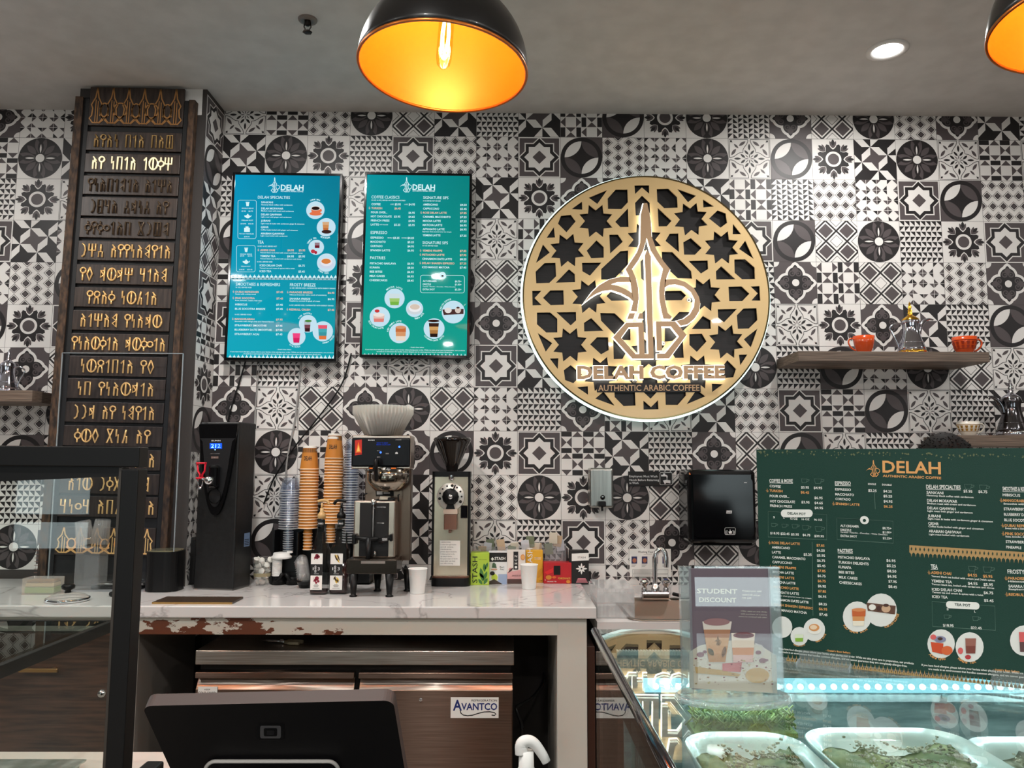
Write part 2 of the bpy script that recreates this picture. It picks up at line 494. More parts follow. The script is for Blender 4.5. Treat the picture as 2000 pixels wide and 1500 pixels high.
def tile_L():
    S = [('p', [(0, 0), (1, 0), (1, 1), (0, 1)], 'M', 1)]
    for x, y, a in ((0, 0, 0), (1, 0, 90), (1, 1, 180), (0, 1, 270)): S.append(('p', [(x, y)]+circ(x, y, .13, 8, a, a+90), 'L', 2))
    for k in range(4):
        x, y = polar(.2, 90*k)
        S += [('p', circ(x, y, .235, 28), 'L', 2), ('p', rleaf(.3, .5, 90*k, .2), 'L', 2), ('p', circ(x, y, .175, 28), 'D', 3), ('p', rleaf(.3, .43, 90*k, .1), 'D', 3)]
        for s in (-1, 1):
            px, py = polar(.235, 90*k+s*19)
            S += [('p', circ(px, py, .072, 16), 'M', 4), ('p', circ(px, py, .044, 14), 'D', 5), ('p', circ(*polar(.232, 90*k+s*16), .022, 10), 'M', 6)]
        S += [('p', rleaf(.22, .385, 90*k, .15), 'M', 4)]
    S += [('p', circ(.5, .5, .14, 24), 'D', 7), ('p', circ(.5, .5, .085, 24), 'L', 8)]
    return S
TILES = {k: globals()['tile_'+k]() for k in 'ABCDEFGHIJKL'}
TCOL = {'L': T_LIGHT, 'D': T_DARK, 'M': T_MID}
def lay_tile(b, code, F, x, y, w, h, r=0, ytop=None):
    """one tile with its lower-left corner at x, y of the plane F"""
    g = .0007
    top = y+h-g if ytop is None else min(y+h-g, ytop)
    b.flat([(x+g, y+g), (x+w-g, y+g), (x+w-g, top), (x+g, top)], T_LIGHT, F, LY)
    cnt = [0]
    def put(P, c, l):
        cnt[0] = (cnt[0]+1) % 22
        P = rot4(P, r)
        for ax, v, kl in ((0, 0.003, False), (0, .997, True), (1, .003, False), (1, .997, True)):
            if any((p[ax] < v) if not kl else (p[ax] > v) for p in P): P = clip_poly(P, ax, v, kl)
            if len(P) < 3: return
        Q = [(x+p[0]*w, y+p[1]*h) for p in P]
        if ytop is not None and any(q[1] > ytop for q in Q):
            Q = clip_poly(Q, 1, ytop, True)
            if len(Q) < 3: return
        b.flat(Q, TCOL[c], F, LY*(1+l)+cnt[0]*1.3e-5)
    for s in TILES[code]:
        if s[0] == 'p': put(s[1], s[2], s[3])
        else:
            Lf, Rg = stroke(s[1], s[2])
            for i in range(len(Lf)-1): put([Rg[i], Rg[i+1], Lf[i+1], Lf[i]], s[3], s[4])
TX0 = -1.34812; TZ0 = EYE.z + 1.75778; TP = 0.2
ROWS = ["ABCDEFGFbKHDgLEDCLFG",
        "FDHGIcJIKCJDAKHFDABA",
        "GHCALEFHLBCFbgcJIKcE",
        "KABKCGAbIDGEIKEDGHIB",
        "BCBHFDEGDHFAGLbEJCLD",
        "ILJIBKLGACEHJAHLFGKJ",
        "bGCJACIFLDHBDGKJDEAC",
        "LAELDEJGLbAFcIBKAGFD",
        "IDBCLKHIBFGLEKAGJCBL",
        "CAHJFECDHDEKADGBLIJA",
        "JKDCFJAGICLEDFHBKCGE",
        "EGLBHDFIHJGALCKJDFBI"]
# column 0 of ROWS starts at the pillar's inner corner
wb = MB()
Fw = front_at(0, WALL_Y, 0)
wb.flat([(-4.2, 0), (4.6, 0), (4.6, CEIL), (-4.2, CEIL)], T_GROUT, Fw)
for r, row in enumerate(ROWS):
    for c, ch in enumerate(row):
        lay_tile(wb, ch.upper(), Fw, TX0+TP*c, TZ0-TP*(r+1), TP, TP, 1 if ch.islower() else 0, CEIL)
LEFT_ROWS = ["LJH", "BDF", "GHA", "IFJ", "JCK", "KHI", "BLE", "FCD", "AKJ", "HGB", "CDL"]
for r, row in enumerate(LEFT_ROWS):
    lw = 0.2085
    x0 = PY(41, 230, WALL_Y).x - lw
    z = PY(60, 269, WALL_Y).z + TP - r*TP*1.004
    for c in range(-3, 3):
        ch = row[c] if c >= 0 else ROWS[(r+5) % 12][c+7]
        lay_tile(wb, ch.upper(), Fw, x0+lw*c, z-TP, lw, TP*1.004, 0, CEIL)
wall_back = struct(wb.build('wall_back'), 'wall of black, white and grey patterned tiles behind the counter')
# ---------------------------------------------------------------- room shell
RXL, RXR, RYF = -5.6, 4.6, -5.2
CEILING = mat('ceiling_paint', (158, 156, 153), 0.6)
noise_color(CEILING, (196, 193, 189), (206, 203, 199), (1, 1, 1), 9, 3)
PLASTER = mat('dark_plaster', (92, 86, 82), 0.8)
FLOOR = mat('floor_tile', (96, 86, 78), 0.4)
noise_color(FLOOR, (140, 128, 117), (160, 148, 136), (1, 1, 1), 3, 5)
def slab(name, x0, x1, y0, y1, z0, z1, mt, label):
    b = MB(); b.box(x0, x1, y0, y1, z0, z1, mt); return struct(b.build(name), label)
slab('floor', RXL, RXR, RYF, WALL_Y, -0.1, 0, FLOOR, 'brown stone floor')
slab('ceiling', RXL, RXR, RYF, WALL_Y, CEIL, CEIL+0.1, CEILING, 'plain dark grey ceiling')
slab('wall_left', RXL-0.1, RXL, RYF, WALL_Y, 0, CEIL, PLASTER, 'dark plastered wall on the left')
slab('wall_right', RXR, RXR+0.1, RYF, WALL_Y, 0, CEIL, PLASTER, 'dark plastered wall on the right')
b = MB()                                   # shop front behind the camera, with one wide window
WINS = [(-4.7, -3.9), (-2.9, -1.3), (1.60, 3.9)]; WZ0, WZ1 = 0.72, 2.5
xp = RXL
for (a, c) in WINS:
    b.box(xp, a, RYF-0.12, RYF, 0, CEIL, PLASTER); b.box(a, c, RYF-0.12, RYF, 0, WZ0, PLASTER); b.box(a, c, RYF-0.12, RYF, WZ1, CEIL, PLASTER); xp = c
b.box(xp, RXR, RYF-0.12, RYF, 0, CEIL, PLASTER)
struct(b.build('wall_front'), 'shop front wall behind the camera')
for i, (a, c) in enumerate(WINS):
    b = MB()
    for x in (a, c): b.box(x-0.03, x+0.03, RYF-0.1, RYF-0.02, WZ0, WZ1, BLACK)
    for z in (WZ0, 1.04, WZ1): b.box(a, c, RYF-0.1, RYF-0.02, z-0.035, z+0.035, BLACK)
    b.box(a, c, RYF-0.065, RYF-0.059, WZ0, WZ1, PANE)
    struct(b.build('window_%d' % (i+1)), 'shop window behind the camera')
    po = lamp('daylight_portal', 'AREA', ((a+c)/2, RYF+.01, (WZ0+WZ1)/2), 1, size=1, rot=(R_(90), 0, 0)); po.data.shape = 'RECTANGLE'; po.data.size = c-a; po.data.size_y = WZ1-WZ0; po.data.cycles.is_portal = True

# pillar on the left: a tiled block, its right flank in view
PX0, PX1, PYF = PY(157, 160, 3.39).x, TX0, 3.395
b = MB()
b.box(PX0, PX1, PYF, WALL_Y+0.0, 0, CEIL, T_GROUT)
b.box(PX0+0.05, PX1-0.02, PYF-0.0012, PYF, CEIL-0.12, CEIL, T_LIGHT)
Fs = frame((PX1, PYF, 0), (0, 1, 0), (0, 0, 1))
side = ["I", "K", "F", "E", "I", "B", "H", "K", "C", "J", "A", "G"]
tz = CEIL-0.02
for r, ch in enumerate(side):
    lay_tile(b, ch, Fs, 0.001, tz-0.2*(r+1), WALL_Y-PYF-0.002, 0.2, 0)
struct(b.build('wall_pillar'), 'square pillar clad with patterned tiles, left of the screens')

# carved sign board fixed on the pillar's front
GLY = {
 'a': [[(.28, 0), (.28, .5), (.5, .62), (.72, .5), (.72, 0)], [(.5, .62), (.5, .82)], [(.28, .95), (.72, .66)], [(.28, .5), (.28, .66)]],
 'y': [[(.5, 0), (.5, .55)], 'O.5,.76,.2'],
 'n': [[(.3, 1), (.3, .48), (.62, .62), (.62, .0)], ],
 'p': [[(.2, 0), (.2, .97), (.8, .97), (.8, 0)]],
 '1': [[(.2, .72), (.62, .97), (.62, 0)]],
 'w': ['O.5,.5,.44', [(.5, .08), (.5, .92)]],
 'f': ['O.5,.5,.22', [(.5, .72), (.5, 1)], [(.5, .28), (.5, 0)]],
 'P': [[(.12, 1), (.12, .5), (.88, .5), (.88, 1)], [(.5, 1), (.5, 0)]],
 'd': [[(.5, 1), (.85, .5), (.5, 0), (.15, .5), (.5, 1)]],
 'k': [[(.7, 1), (.7, 0)], [(.7, .75), (.2, .78), (.2, .25), (.7, .45)], [(.2, .78), (.68, .36)]],
 'b': [[(.75, 1), (.75, 0), (.2, .3), (.72, .5), (.2, .7), (.75, 1)]],
 'h': [[(.2, 1), (.2, .55), (.68, .55)], [(.7, 1), (.7, 0)]],
 'x': [[(.15, 1), (.85, 1), (.15, 0), (.85, 0), (.15, 1)]],
 'c': [[(.3, 1), (.62, .85), (.74, .5), (.62, .15), (.3, 0)]],
 's': [[(.25, 0), (.25, .4), (.75, .4), (.75, 0)], [(.5, .4), (.5, .95)]],
 'r': [[(.25, 0), (.45, .5), (.72, .5), (.72, 0)], [(.45, .5), (.6, .98)]],
 'o': ['O.5,.5,.2'],
 'g': [[(.2, 0), (.2, 1), (.8, 1), (.8, 0), (.2, 0)], [(.2, .5), (.8, .5)]],
 't': [[(.15, 0), (.15, 1), (.85, 1), (.85, 0), (.15, 0)], [(.5, 0), (.5, 1)]],
 'X': [[(.15, 1), (.85, 0)], [(.85, 1), (.15, 0)]],
 'q': ['O.5,.72,.2', [(.2, 0), (.3, .45), (.7, .45), (.8, 0)]],
}
LINES = ["ayan p1a pat", "ay np1a 1wfP", "ynap1b1a a1Pa", "cgha skns ay", "fyfo1ap xctb", "cPs ayynaby1a", "yd kwkP h1ab", "yqaf nwr1a", "a1Pab ynakw", "ynawf1a kwfo1a",
         "nwq1p1a yd", "np ynawk1a", "cck ay nby1a", "fwd xnr ay", "s1a cxwb c1a", "a1w cfXf sb", "hnoh apr Xpa"]
BOARD = mat('carved_board_wood', (50, 40, 35), 0.45)
noise_color(BOARD, (40, 31, 27), (66, 53, 46), (30, 2, 3), 3, 5, bump=0.1)
TRIM = mat('rustic_trim_wood', (88, 66, 50), 0.7)
noise_color(TRIM, (36, 26, 20), (88, 64, 46), (8, 8, 3), 9, 6, bump=0.4)
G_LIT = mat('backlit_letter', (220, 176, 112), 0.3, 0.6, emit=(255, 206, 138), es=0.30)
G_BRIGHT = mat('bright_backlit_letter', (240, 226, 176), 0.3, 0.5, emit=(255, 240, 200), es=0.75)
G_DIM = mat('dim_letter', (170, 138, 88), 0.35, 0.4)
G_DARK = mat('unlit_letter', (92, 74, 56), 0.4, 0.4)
G_ORN = mat('bronze_ornament', (176, 126, 74), 0.4, 0.3)
tiltb = R_(1.0)
z0b = 1.043; z1b = CEIL-0.055
cx = (PY(157, 160, PYF).x+PY(397, 160, PYF).x)/2
bw = 0.525
root = thing('carved_script_board', 'tall dark wooden board with rows of golden ancient script letters, on the tiled pillar', 'sign board', (cx-0.018, PYF, (z0b+z1b)/2))
root.rotation_euler = (0, -tiltb*-0.9, 0)
H = (z1b-z0b)/2-0.01
b = MB(); b.box(-bw/2+.035, bw/2-.035, -.022, -.004, -H, H, BLACK_MATTE); b.build('backing', root)
for s in (-1, 1):
    b = MB(); b.box(s*(bw/2-.028), s*(bw/2-.0), -.045, -.006, -H, H, TRIM, bev=.003); b.build('side_trim', root)
    b = MB(); b.box(s*(bw/2-.052), s*(bw/2-.0295), -.034, -.008, -H, H, BLACK_MATTE, bev=.003); b.build('frame_rail', root)
IW = bw/2-.054
def loc_z(py): return PY(260, py, PYF-.03).z - (z0b+z1b)/2
def ornament(bb, z0, h, mt):
    n = 6; st = 2*IW/n
    F = front_at(0, -.036, z0)
    w = .0058
    for i in range(n):
        x = -IW+st*(i+.5)
        for s in (-1, 1):
            pts = [(x, h), (x+s*st*.10, h*.72), (x+s*st*.34, h*.52), (x+s*st*.24, h*.42), (x+s*st*.28, h*.22), (x+s*st*.42, h*.14), (x+s*st*.2, h*.02), (x, h*.02)]
            add_stroke(bb, pts, w, mt, F)
        add_stroke(bb, [(x-.004, h*.02), (x-.004, h*.66)], .004, mt, F); add_stroke(bb, [(x+.006, h*.02), (x+.006, h*.62)], .004, mt, F)
        if i < n-1:
            xc = x+st/2; ry = h*(.19 if i % 2 == 0 else .2); rx = st*(.24 if i % 2 == 0 else .42)
            ring = [(xc+rx*math.cos(R_(t)), h*.38+ry*math.sin(R_(t))) for t in range(0 if i % 2 == 0 else 0, 361, 20)]
            add_stroke(bb, ring, w, mt, F)
            add_stroke(bb, [(xc-st*.3, h*.24), (xc, h*.12), (xc+st*.3, h*.0)], w*.8, mt, F); add_stroke(bb, [(xc+st*.3, h*.24), (xc, h*.12), (xc-st*.3, h*.0)], w*.8, mt, F)
b = MB(); zt, zb_ = loc_z(172), loc_z(247)
b.box(-IW, IW, -.034, -.02, zb_, zt, BOARD, bev=.002); ornament(b, zb_+.008, (zt-zb_)*.93, G_ORN); b.build('ornament_plank', root)
b = MB(); zt, zb_ = loc_z(1030), loc_z(1085)
b.box(-IW, IW, -.034, -.02, zb_, zt, BOARD, bev=.002); ornament(b, zb_+.008, (zt-zb_)*.9, G_LIT); b.build('ornament_plank', root)
ycen = [277, 320, 363, 405, 447, 491, 537, 582, 627, 672, 716, 760, 806, 852, 898, 945, 990]
wide = [(188, 352), (186, 351), (181, 352), (184, 342), (177, 347), (168, 350), (169, 344), (185, 326), (170, 332), (148, 350), (168, 315), (165, 318), (160, 322), (162, 310), (150, 325), (160, 320), (130, 330)]
for i, (yc, line) in enumerate(zip(ycen, LINES)):
    hh = 0.043
    zc = loc_z(yc)
    plank = MB(); plank.box(-IW, IW, -.034, -.02, zc-hh, zc+hh, BOARD, bev=.002)
    plank.build('plank', root)
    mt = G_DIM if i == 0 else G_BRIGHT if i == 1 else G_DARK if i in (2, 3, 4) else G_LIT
    lb = MB(); words = []
    units = sum(.55 if ch == ' ' else .62 if ch in '1nyfo' else .95 if ch in 'wPt' else .78 for ch in line)
    wpx = (wide[i][1]-wide[i][0])*(3.36/1540)
    wpx = min(wpx, 2*IW-.012)
    ux = wpx/units; ch_h = .058; x = -wpx/2
    for ch in line:
        if ch == ' ':
            words.append(lb); lb = MB(); x += .55*ux; continue
        cw = (.62 if ch in '1nyfo' else .95 if ch in 'wPt' else .78)*ux
        F = front_at(x+cw*.04, -.0375, zc-ch_h/2)
        for e in GLY[ch]:
            if isinstance(e, str):
                ox, oy, rr = map(float, e[1:].split(','))
                if rr > .4: P = [(ox*cw+cw*.44*math.cos(R_(t)), oy*ch_h+ch_h*.46*math.sin(R_(t))) for t in range(0, 361, 18)]
                else: P = [(ox*cw+rr*ch_h*math.cos(R_(t)), oy*ch_h+rr*ch_h*math.sin(R_(t))) for t in range(0, 361, 24)]
            else: P = [(px_*cw*.92, py_*ch_h) for px_, py_ in e]
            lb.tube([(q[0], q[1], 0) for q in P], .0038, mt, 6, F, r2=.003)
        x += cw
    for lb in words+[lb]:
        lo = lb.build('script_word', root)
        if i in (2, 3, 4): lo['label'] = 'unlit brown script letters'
        elif i == 1: lo['label'] = 'brightest pale gold script letters'

# clear acrylic sheet standing in front of the pillar
ac = thing('acrylic_shield', 'clear acrylic sheet standing in front of the carved script board', 'shield', ((PY(122, 690, 3.25).x+PY(358, 690, 3.25).x)/2, 3.25, 1.0405))
b = MB(); hw = (PY(358, 690, 3.25).x-PY(122, 690, 3.25).x)/2
b.box(-hw, hw, -.002, .002, 0, PY(240, 690, 3.25).z-1.0405, glass('acrylic_clear', (250, 252, 255), 0.0, 1.5)); b.build('acrylic_sheet', ac)
EDGE = mat('acrylic_edge', (190, 200, 205), 0.2, trans=.5)
b = MB()
for s in (-1, 1): b.box(s*hw-.0015, s*hw+.0015, -.0028, .0028, 0, PY(240, 690, 3.25).z-1.0405, EDGE)
b.box(-hw, hw, -.0028, .0028, PY(240, 690, 3.25).z-1.042, PY(240, 690, 3.25).z-1.039, EDGE); b.build('polished_edge', ac)

# ---------------------------------------------------------------- ceiling fittings
LED_W = emis('downlight_lens', (255, 255, 255), 14)
TRIMW = mat('downlight_trim', (225, 222, 218), 0.4)
pv = PZ(1733, 97, CEIL); pr = (PZ(1776, 92, CEIL)-PZ(1690, 106, CEIL)).length/2
def downlight(x, y, label, group=None, r=0.09, power=30):
    t = thing('recessed_downlight', label, 'ceiling light', (x, y, CEIL), 0, group)
    b = MB(); b.lathe([(r, 0), (r, -.006), (r*.8, -.008), (r*.68, -.003), (r*.68, 0)], TRIMW, 32); b.build('trim_ring', t)
    b = MB(); b.lathe([(0, -.004), (r*.68, -.004)], LED_W, 32); b.build('lens', t)
    lamp('downlight_lamp', 'AREA', (x, y, CEIL-.02), power, (1.0, .975, .94), r*1.3)
downlight(pv.x, pv.y, 'round white recessed downlight in the ceiling, the only one in view', None, pr, 16)
for (x, y) in DOWNLIGHTS:
    downlight(x, y, 'round white recessed downlight outside the picture', 'downlights outside the picture', .085, 24)
sp = PZ(601, 38, CEIL)
t = thing('fire_sprinkler', 'small dark fire sprinkler head in the grey ceiling, left of the pendant lamp', 'sprinkler', sp)
b = MB(); b.lathe([(.036, 0), (.034, -.006), (.018, -.010), (0.012, -.004)], mat('sprinkler_cup', (120, 112, 106), .4), 24); b.build('escutcheon', t)
SPR = mat('sprinkler_body', (36, 30, 26), .4, .6)
b = MB(); b.lathe([(.011, 0), (.011, -.022), (.006, -.026), (0, -.026)], SPR, 16)
for s in (-1, 1): b.tube([(s*.010, 0, -.012), (s*.013, 0, -.030), (s*.004, 0, -.048)], .0025, SPR, 6)
b.build('frame', t)
b = MB(); b.lathe([(0, -.048), (.017, -.048), (.019, -.051), (0, -.051)], SPR, 12, mod=lambda a, r, z: 1-.12*(int(a/math.pi*6+.5) % 2)); b.build('deflector', t)

# pendant lamps, black dome outside and orange inside
DOME_OUT = mat('dome_black', (14, 12, 12), 0.35, coat=.3)
DOME_IN = mat('dome_orange', (243, 122, 20), 0.42, 0.2)
BULB = glass('bulb_glass', (255, 236, 205), 0.0, 1.35)
FIL = emis('bulb_filament', (255, 214, 140), 40)
BRASS = mat('brass_socket', (170, 130, 60), .3, 1.0)
def pendant(pc, tx, ty, label, group):
    t = thing('pendant_lamp', label, 'pendant lamp', pc, 0, group)
    t.rotation_euler = (tx, ty, 0)
    r = .2; prof = [(r*math.cos(R_(a)), r*1.02*math.sin(R_(a))) for a in range(0, 88, 4)]
    b = MB(); b.lathe([(r*1.0, -.0)]+[(p[0]+.0018, p[1]) for p in prof]+[(.006, r*1.02)], DOME_OUT, 64); b.build('outer_shell', t)
    b = MB(); b.lathe([(p[0]-.002, p[1]-.0018) for p in prof]+[(0, r*1.018)], DOME_IN, 64); b.build('inner_shell', t)['label'] = 'glowing orange inner face of the dome'
    b = MB(); b.lathe([(r+.002, -.003), (r+.0035, 0), (r+.002, .003), (r-.003, .003), (r-.0035, 0), (r-.003, -.003), (r+.002, -.003)], mat('dome_rim', (200, 110, 40), .3, .6), 64); b.build('rim', t)
    b = MB(); b.lathe([(.022, .20), (.022, .155), (.018, .15), (0, .15)], BRASS, 20); b.build('socket', t)
    b = MB(); b.lathe([(.012, .152), (.0185, .135), (.0185, .03), (.015, .014), (.006, .004), (0, .002)], BULB, 24); bo = b.build('bulb', t)
    b = MB()
    for k in range(6):
        a = k*math.pi/3
        b.tube([(.007*math.cos(a), .007*math.sin(a), .13), (.010*math.cos(a), .010*math.sin(a), .10), (.010*math.cos(a+.5), .010*math.sin(a+.5), .04), (.004*math.cos(a+.5), .004*math.sin(a+.5), .03)], .0016, FIL, 5)
    b.build('filament', bo)
    zt = CEIL-pc.z
    b = MB(); b.tube([(0, 0, .2), (0, 0, zt-.03)], .004, BLACK, 8); b.build('cord', t)
    b = MB(); b.lathe([(0, zt-.045), (.05, zt-.04), (.055, zt-.012), (.05, zt-.008), (0, zt-.008)], BLACK, 24); b.build('canopy', t)
    lamp('pendant_bulb_light', 'POINT', pc+Vector((0, 0, .07)), 5.5, (1.0, .70, .40), .03)
p1 = PD(865, 137, 1.878)
pendant(p1, R_(-2.5), R_(3.2), 'large black dome pendant lamp with orange inside, hanging at the top centre', None)
p2 = PZ(2141, 45, p1.z)
pendant(p2, R_(-2.5), R_(3.2), 'black and orange pendant lamp cut off at the top right corner', None)
pendant(Vector((2*p1.x-p2.x, p1.y, p1.z)), 0, 0, 'black and orange pendant lamp outside the picture on the left', None)
# ---------------------------------------------------------------- dallah pot emblem (used on the sign and on the menus)
LOGO = {
 'body': [(575,-95),(605,-95),(622,-20),(635,60),(640,180),(680,290),(735,380),(788,445),(762,500),(748,560),(740,650),(748,720),(765,800),(800,832),(788,848),(730,845),(715,780),(700,700),(695,620),(705,540),(730,440),(680,370),(630,290),(600,185),(570,290),(530,370),(478,440),(510,520),(527,600),(530,680),(515,785),(465,780),(485,700),(475,640),(465,560),(450,490),(425,440),(470,375),(520,300),(545,230),(550,100),(552,0)],
 'spout': [(455,503),(380,503),(290,523),(210,568),(150,625),(72,722),(130,672),(180,640),(240,615),(310,608),(390,635),(450,668),(485,700),(478,635),(420,600),(370,578),(305,562),(360,545),(468,545)],
 'handle': [(745,528),(830,522),(910,548),(980,600),(1020,670),(1030,720),(1020,790),(980,850),(930,890),(870,905),(835,862),(890,850),(945,810),(980,750),(985,690),(955,630),(900,585),(830,567),(780,570),(742,592)],
 'foot': [(425,875),(568,875),(575,1130),(605,1130),(582,330),(600,285),(632,340),(648,1168),(475,1168),(318,992),(385,998),(500,1130),(530,1130),(525,912),(445,915),(385,998),(318,992)],
 'right': [(668,868),(825,868),(918,980),(775,1168),(675,1168),(675,1130),(740,1128),(855,990),(790,908),(712,908),(718,1105),(675,1105)],
 'b1': [(452,800),(500,800),(485,845),(436,845)], 'b2': [(535,800),(562,800),(564,845),(518,845)],
}
def logo_polys():
    L = {k: v for k, v in LOGO.items()}
    # foot split into simple shapes
    L.pop('foot')
    L['foot_bar'] = [(582,330),(600,285),(632,340),(648,1168),(605,1168),(605,1130)]
    L['foot_hex1'] = [(425,875),(568,875),(575,1168),(530,1168),(530,1130),(525,912),(445,915),(385,998),(318,992)]
    L['foot_hex2'] = [(318,992),(385,998),(500,1130),(530,1130),(530,1168),(475,1168)]
    L['foot_base'] = [(575,1130),(605,1130),(605,1168),(575,1168)]
    return L
def flat_logo(b, cx, cy, h, mt, F, z=0):
    """emblem centred at cx, cy and h tall, flat on the plane F"""
    k = h/1263.0
    for P in logo_polys().values():
        b.flat([(cx+(p[0]-600)*k, cy-(p[1]-536)*k) for p in P][::-1], mt, F, z)

# ---------------------------------------------------------------- round sign
SY = WALL_Y-0.075
sc_ = PY(1262, 578, SY); SR = 239*(SY/1540)*1.0
sr = (PY(1501, 578, SY)-PY(1262, 578, SY)).length
sr = (sr + (PY(1262, 339, SY)-PY(1262, 817, SY)).length/2)/2
sign = thing('round_wall_sign', 'big round gold lattice sign with a glowing coffee pot emblem on the tiled wall', 'sign', sc_)
sign.rotation_euler = (0, -0.008, 0)
PLATE = mat('sign_gold_plate', (226, 194, 140), 0.32, 0.1, coat=.3)
LETTER = mat('sign_letter_face', (196, 160, 124), 0.35, 0.1)
GLOW = emis('sign_led', (255, 252, 236), 6)
RIM_GLOW = emis('sign_rim_led', (225, 255, 248), 2.2)
RIM_CLEAR = mat('sign_rim_edge', (120, 105, 70), 0.1, .8)
SIGN_WOOD = mat('sign_dark_wood', (36, 27, 27), 0.4)
noise_color(SIGN_WOOD, (12, 9, 10), (25, 19, 20), (3, 3, 60), 3, 4)
b = MB(); b.prism(circ(0, 0, sr-.004, 96), -.055, -.018, SIGN_WOOD, FRONT); b.build('back_panel', sign)
b = MB(); b.tube([((sr+.004)*math.cos(R_(a)), .020, (sr+.004)*math.sin(R_(a))) for a in range(0, 360, 3)], .0062, RIM_GLOW, 8, closed=True); b.build('led_edge', sign)
b = MB()
ring = [(sr-.006, -.03), (sr+.0005, -.03), (sr+.0005, .006), (sr-.006, .006), (sr-.006, -.03)]
b.lathe(ring, RIM_CLEAR, 128, FRONT, smooth=False); b.build('rim_band', sign)
# lattice holes; crop units, centre (759,740), radius 690
def star8(cx, cy, r, ri=.6, a0=22.5):
    return [(cx+(r if k % 2 == 0 else r*ri)*math.cos(R_(a0+22.5*k)), cy+(r if k % 2 == 0 else r*ri)*math.sin(R_(a0+22.5*k))) for k in range(16)]
base = [
 [(547,133),(448,175),(492,208)],
 [(405,200),(350,240),(405,242)],
 [(600,130),(663,130),(663,200),(628,238),(555,238),(555,180)],
 [(665,240),(595,315),(622,343),(665,343)],
 star8(483, 310, 98),
 [(560,392),(605,392),(630,430),(562,495)],
]
selfd = [[(288,283),(340,277),(366,312),(316,372),(272,325)], [(485,425),(522,462),(522,520),(455,522),(432,482)], [(620,487),(660,483),(657,560),(575,645),(510,645),(512,588)]]
axis = [[(700,105),(778,105),(778,150),(739,112),(700,150)], [(700,205),(739,165),(778,205),(778,275),(700,275)], star8(742, 418, 98), [(718,545),(742,520),(766,545),(766,640),(742,665),(718,640)]]
k_ = sr/692.0
def ctr(P): return [((x-759)*k_, (740-y)*k_) for x, y in P]
def ctr_axis(P): return [((x-740)*k_, (740-y)*k_) for x, y in P]
holes = []
def unrot(P, a=R_(-1.0)): return [(x*math.cos(a)-y*math.sin(a), x*math.sin(a)+y*math.cos(a)) for x, y in P]
def fix(P): return unrot([(x, y) for x, y in ctr(P)])
for P in base:
    Q = fix(P)
    for k in range(4):
        for mflag in (0, 1):
            X = [(-x, y) for x, y in Q] if mflag else Q
            for _ in range(k): X = [(-y, x) for x, y in X]
            holes.append(X)
for P in selfd:
    Q = fix(P)
    for k in range(4):
        X = Q
        for _ in range(k): X = [(-y, x) for x, y in X]
        holes.append(X)
for P in axis:
    Q = [(x, y) for x, y in ctr_axis(P)]
    for k in range(4):
        X = Q
        for _ in range(k): X = [(-y, x) for x, y in X]
        holes.append(X)
def grow(P, d):
    """offset a polygon outwards"""
    a = sum(P[i][0]*P[(i+1) % len(P)][1]-P[(i+1) % len(P)][0]*P[i][1] for i in range(len(P)))
    if a < 0: P = P[::-1]
    out = []
    n = len(P)
    for i in range(n):
        p0, p1, p2 = P[i-1], P[i], P[(i+1) % n]
        d1 = Vector((p1[0]-p0[0], p1[1]-p0[1])).normalized(); d2 = Vector((p2[0]-p1[0], p2[1]-p1[1])).normalized()
        nrm = Vector((d1.y+d2.y, -d1.x-d2.x))
        if nrm.length < 1e-4: nrm = Vector((d1.y, -d1.x))
        nrm.normalize(); out.append((p1[0]+nrm.x*d, p1[1]+nrm.y*d))
    return out
def curve_plate(name, loops, depth, mt, parent, offset=0.0):
    cu = bpy.data.curves.new(name, 'CURVE'); cu.dimensions = '2D'; cu.fill_mode = 'BOTH'; cu.extrude = depth/2; cu.offset = offset
    for P in loops:
        s = cu.splines.new('POLY'); s.points.add(len(P)-1)
        for q, p in zip(s.points, P): q.co = (p[0], p[1], 0, 1)
        s.use_cyclic_u = True
    ob = bpy.data.objects.new(name, cu); COL.objects.link(ob)
    me = bpy.data.meshes.new_from_object(ob.evaluated_get(bpy.context.evaluated_depsgraph_get()))
    bpy.data.objects.remove(ob); bpy.data.curves.remove(cu)
    me.name = name; me.materials.clear(); me.materials.append(mt)
    me.transform(Matrix.Rotation(R_(90), 4, 'X'))
    o = bpy.data.objects.new(name, me); COL.objects.link(o); o.parent = parent
    return o
rot_s = R_(1.0)
def rotl(P, a=rot_s): return [(x*math.cos(a)-y*math.sin(a), x*math.sin(a)+y*math.cos(a)) for x, y in P]
pl = curve_plate('lattice_plate', [circ(0, 0, sr-.003, 128)]+[rotl(grow(h, .0026)) for h in holes], .006, PLATE, sign); pl.location = (0, -.002, 0)
pl['label'] = 'flat gold lattice with star shaped cut-outs'
pol = Plane(sc_)
pol2 = Plane(sc_+Vector((0, -.03, 0)))
def crop_to_sign(P):
    out = []
    for (x, y) in P: out.append(pol2.uv(1120+x/4.1667, 420+y/4.1667))
    return out
lg = []
for nm, P in logo_polys().items(): lg.append(crop_to_sign(P))
b = MB(); bg = MB()
for P in lg:
    b.prism(P, .027, .034, LETTER, FRONT)
b.build('pot_emblem', sign)['label'] = 'raised coffee pot outline, lit white from behind'
for i, P in enumerate(lg): bg.prism(grow(P, .0030), .010+.0002*i, .022, GLOW, FRONT)
bg.build('emblem_light', sign)
b = MB(); bl = MB()
x0, z0 = pol2.uv(1126, 738); x1, z1 = pol2.uv(1415, 735)
capm = (pol2.uv(1270, 714)[1]-z0)
b.text('DELAH COFFEE', x0, z0, capm, LETTER, FRONT, z=.026, width=x1-x0, bold=2.4, depth=.008); b.build('raised_letters', sign)
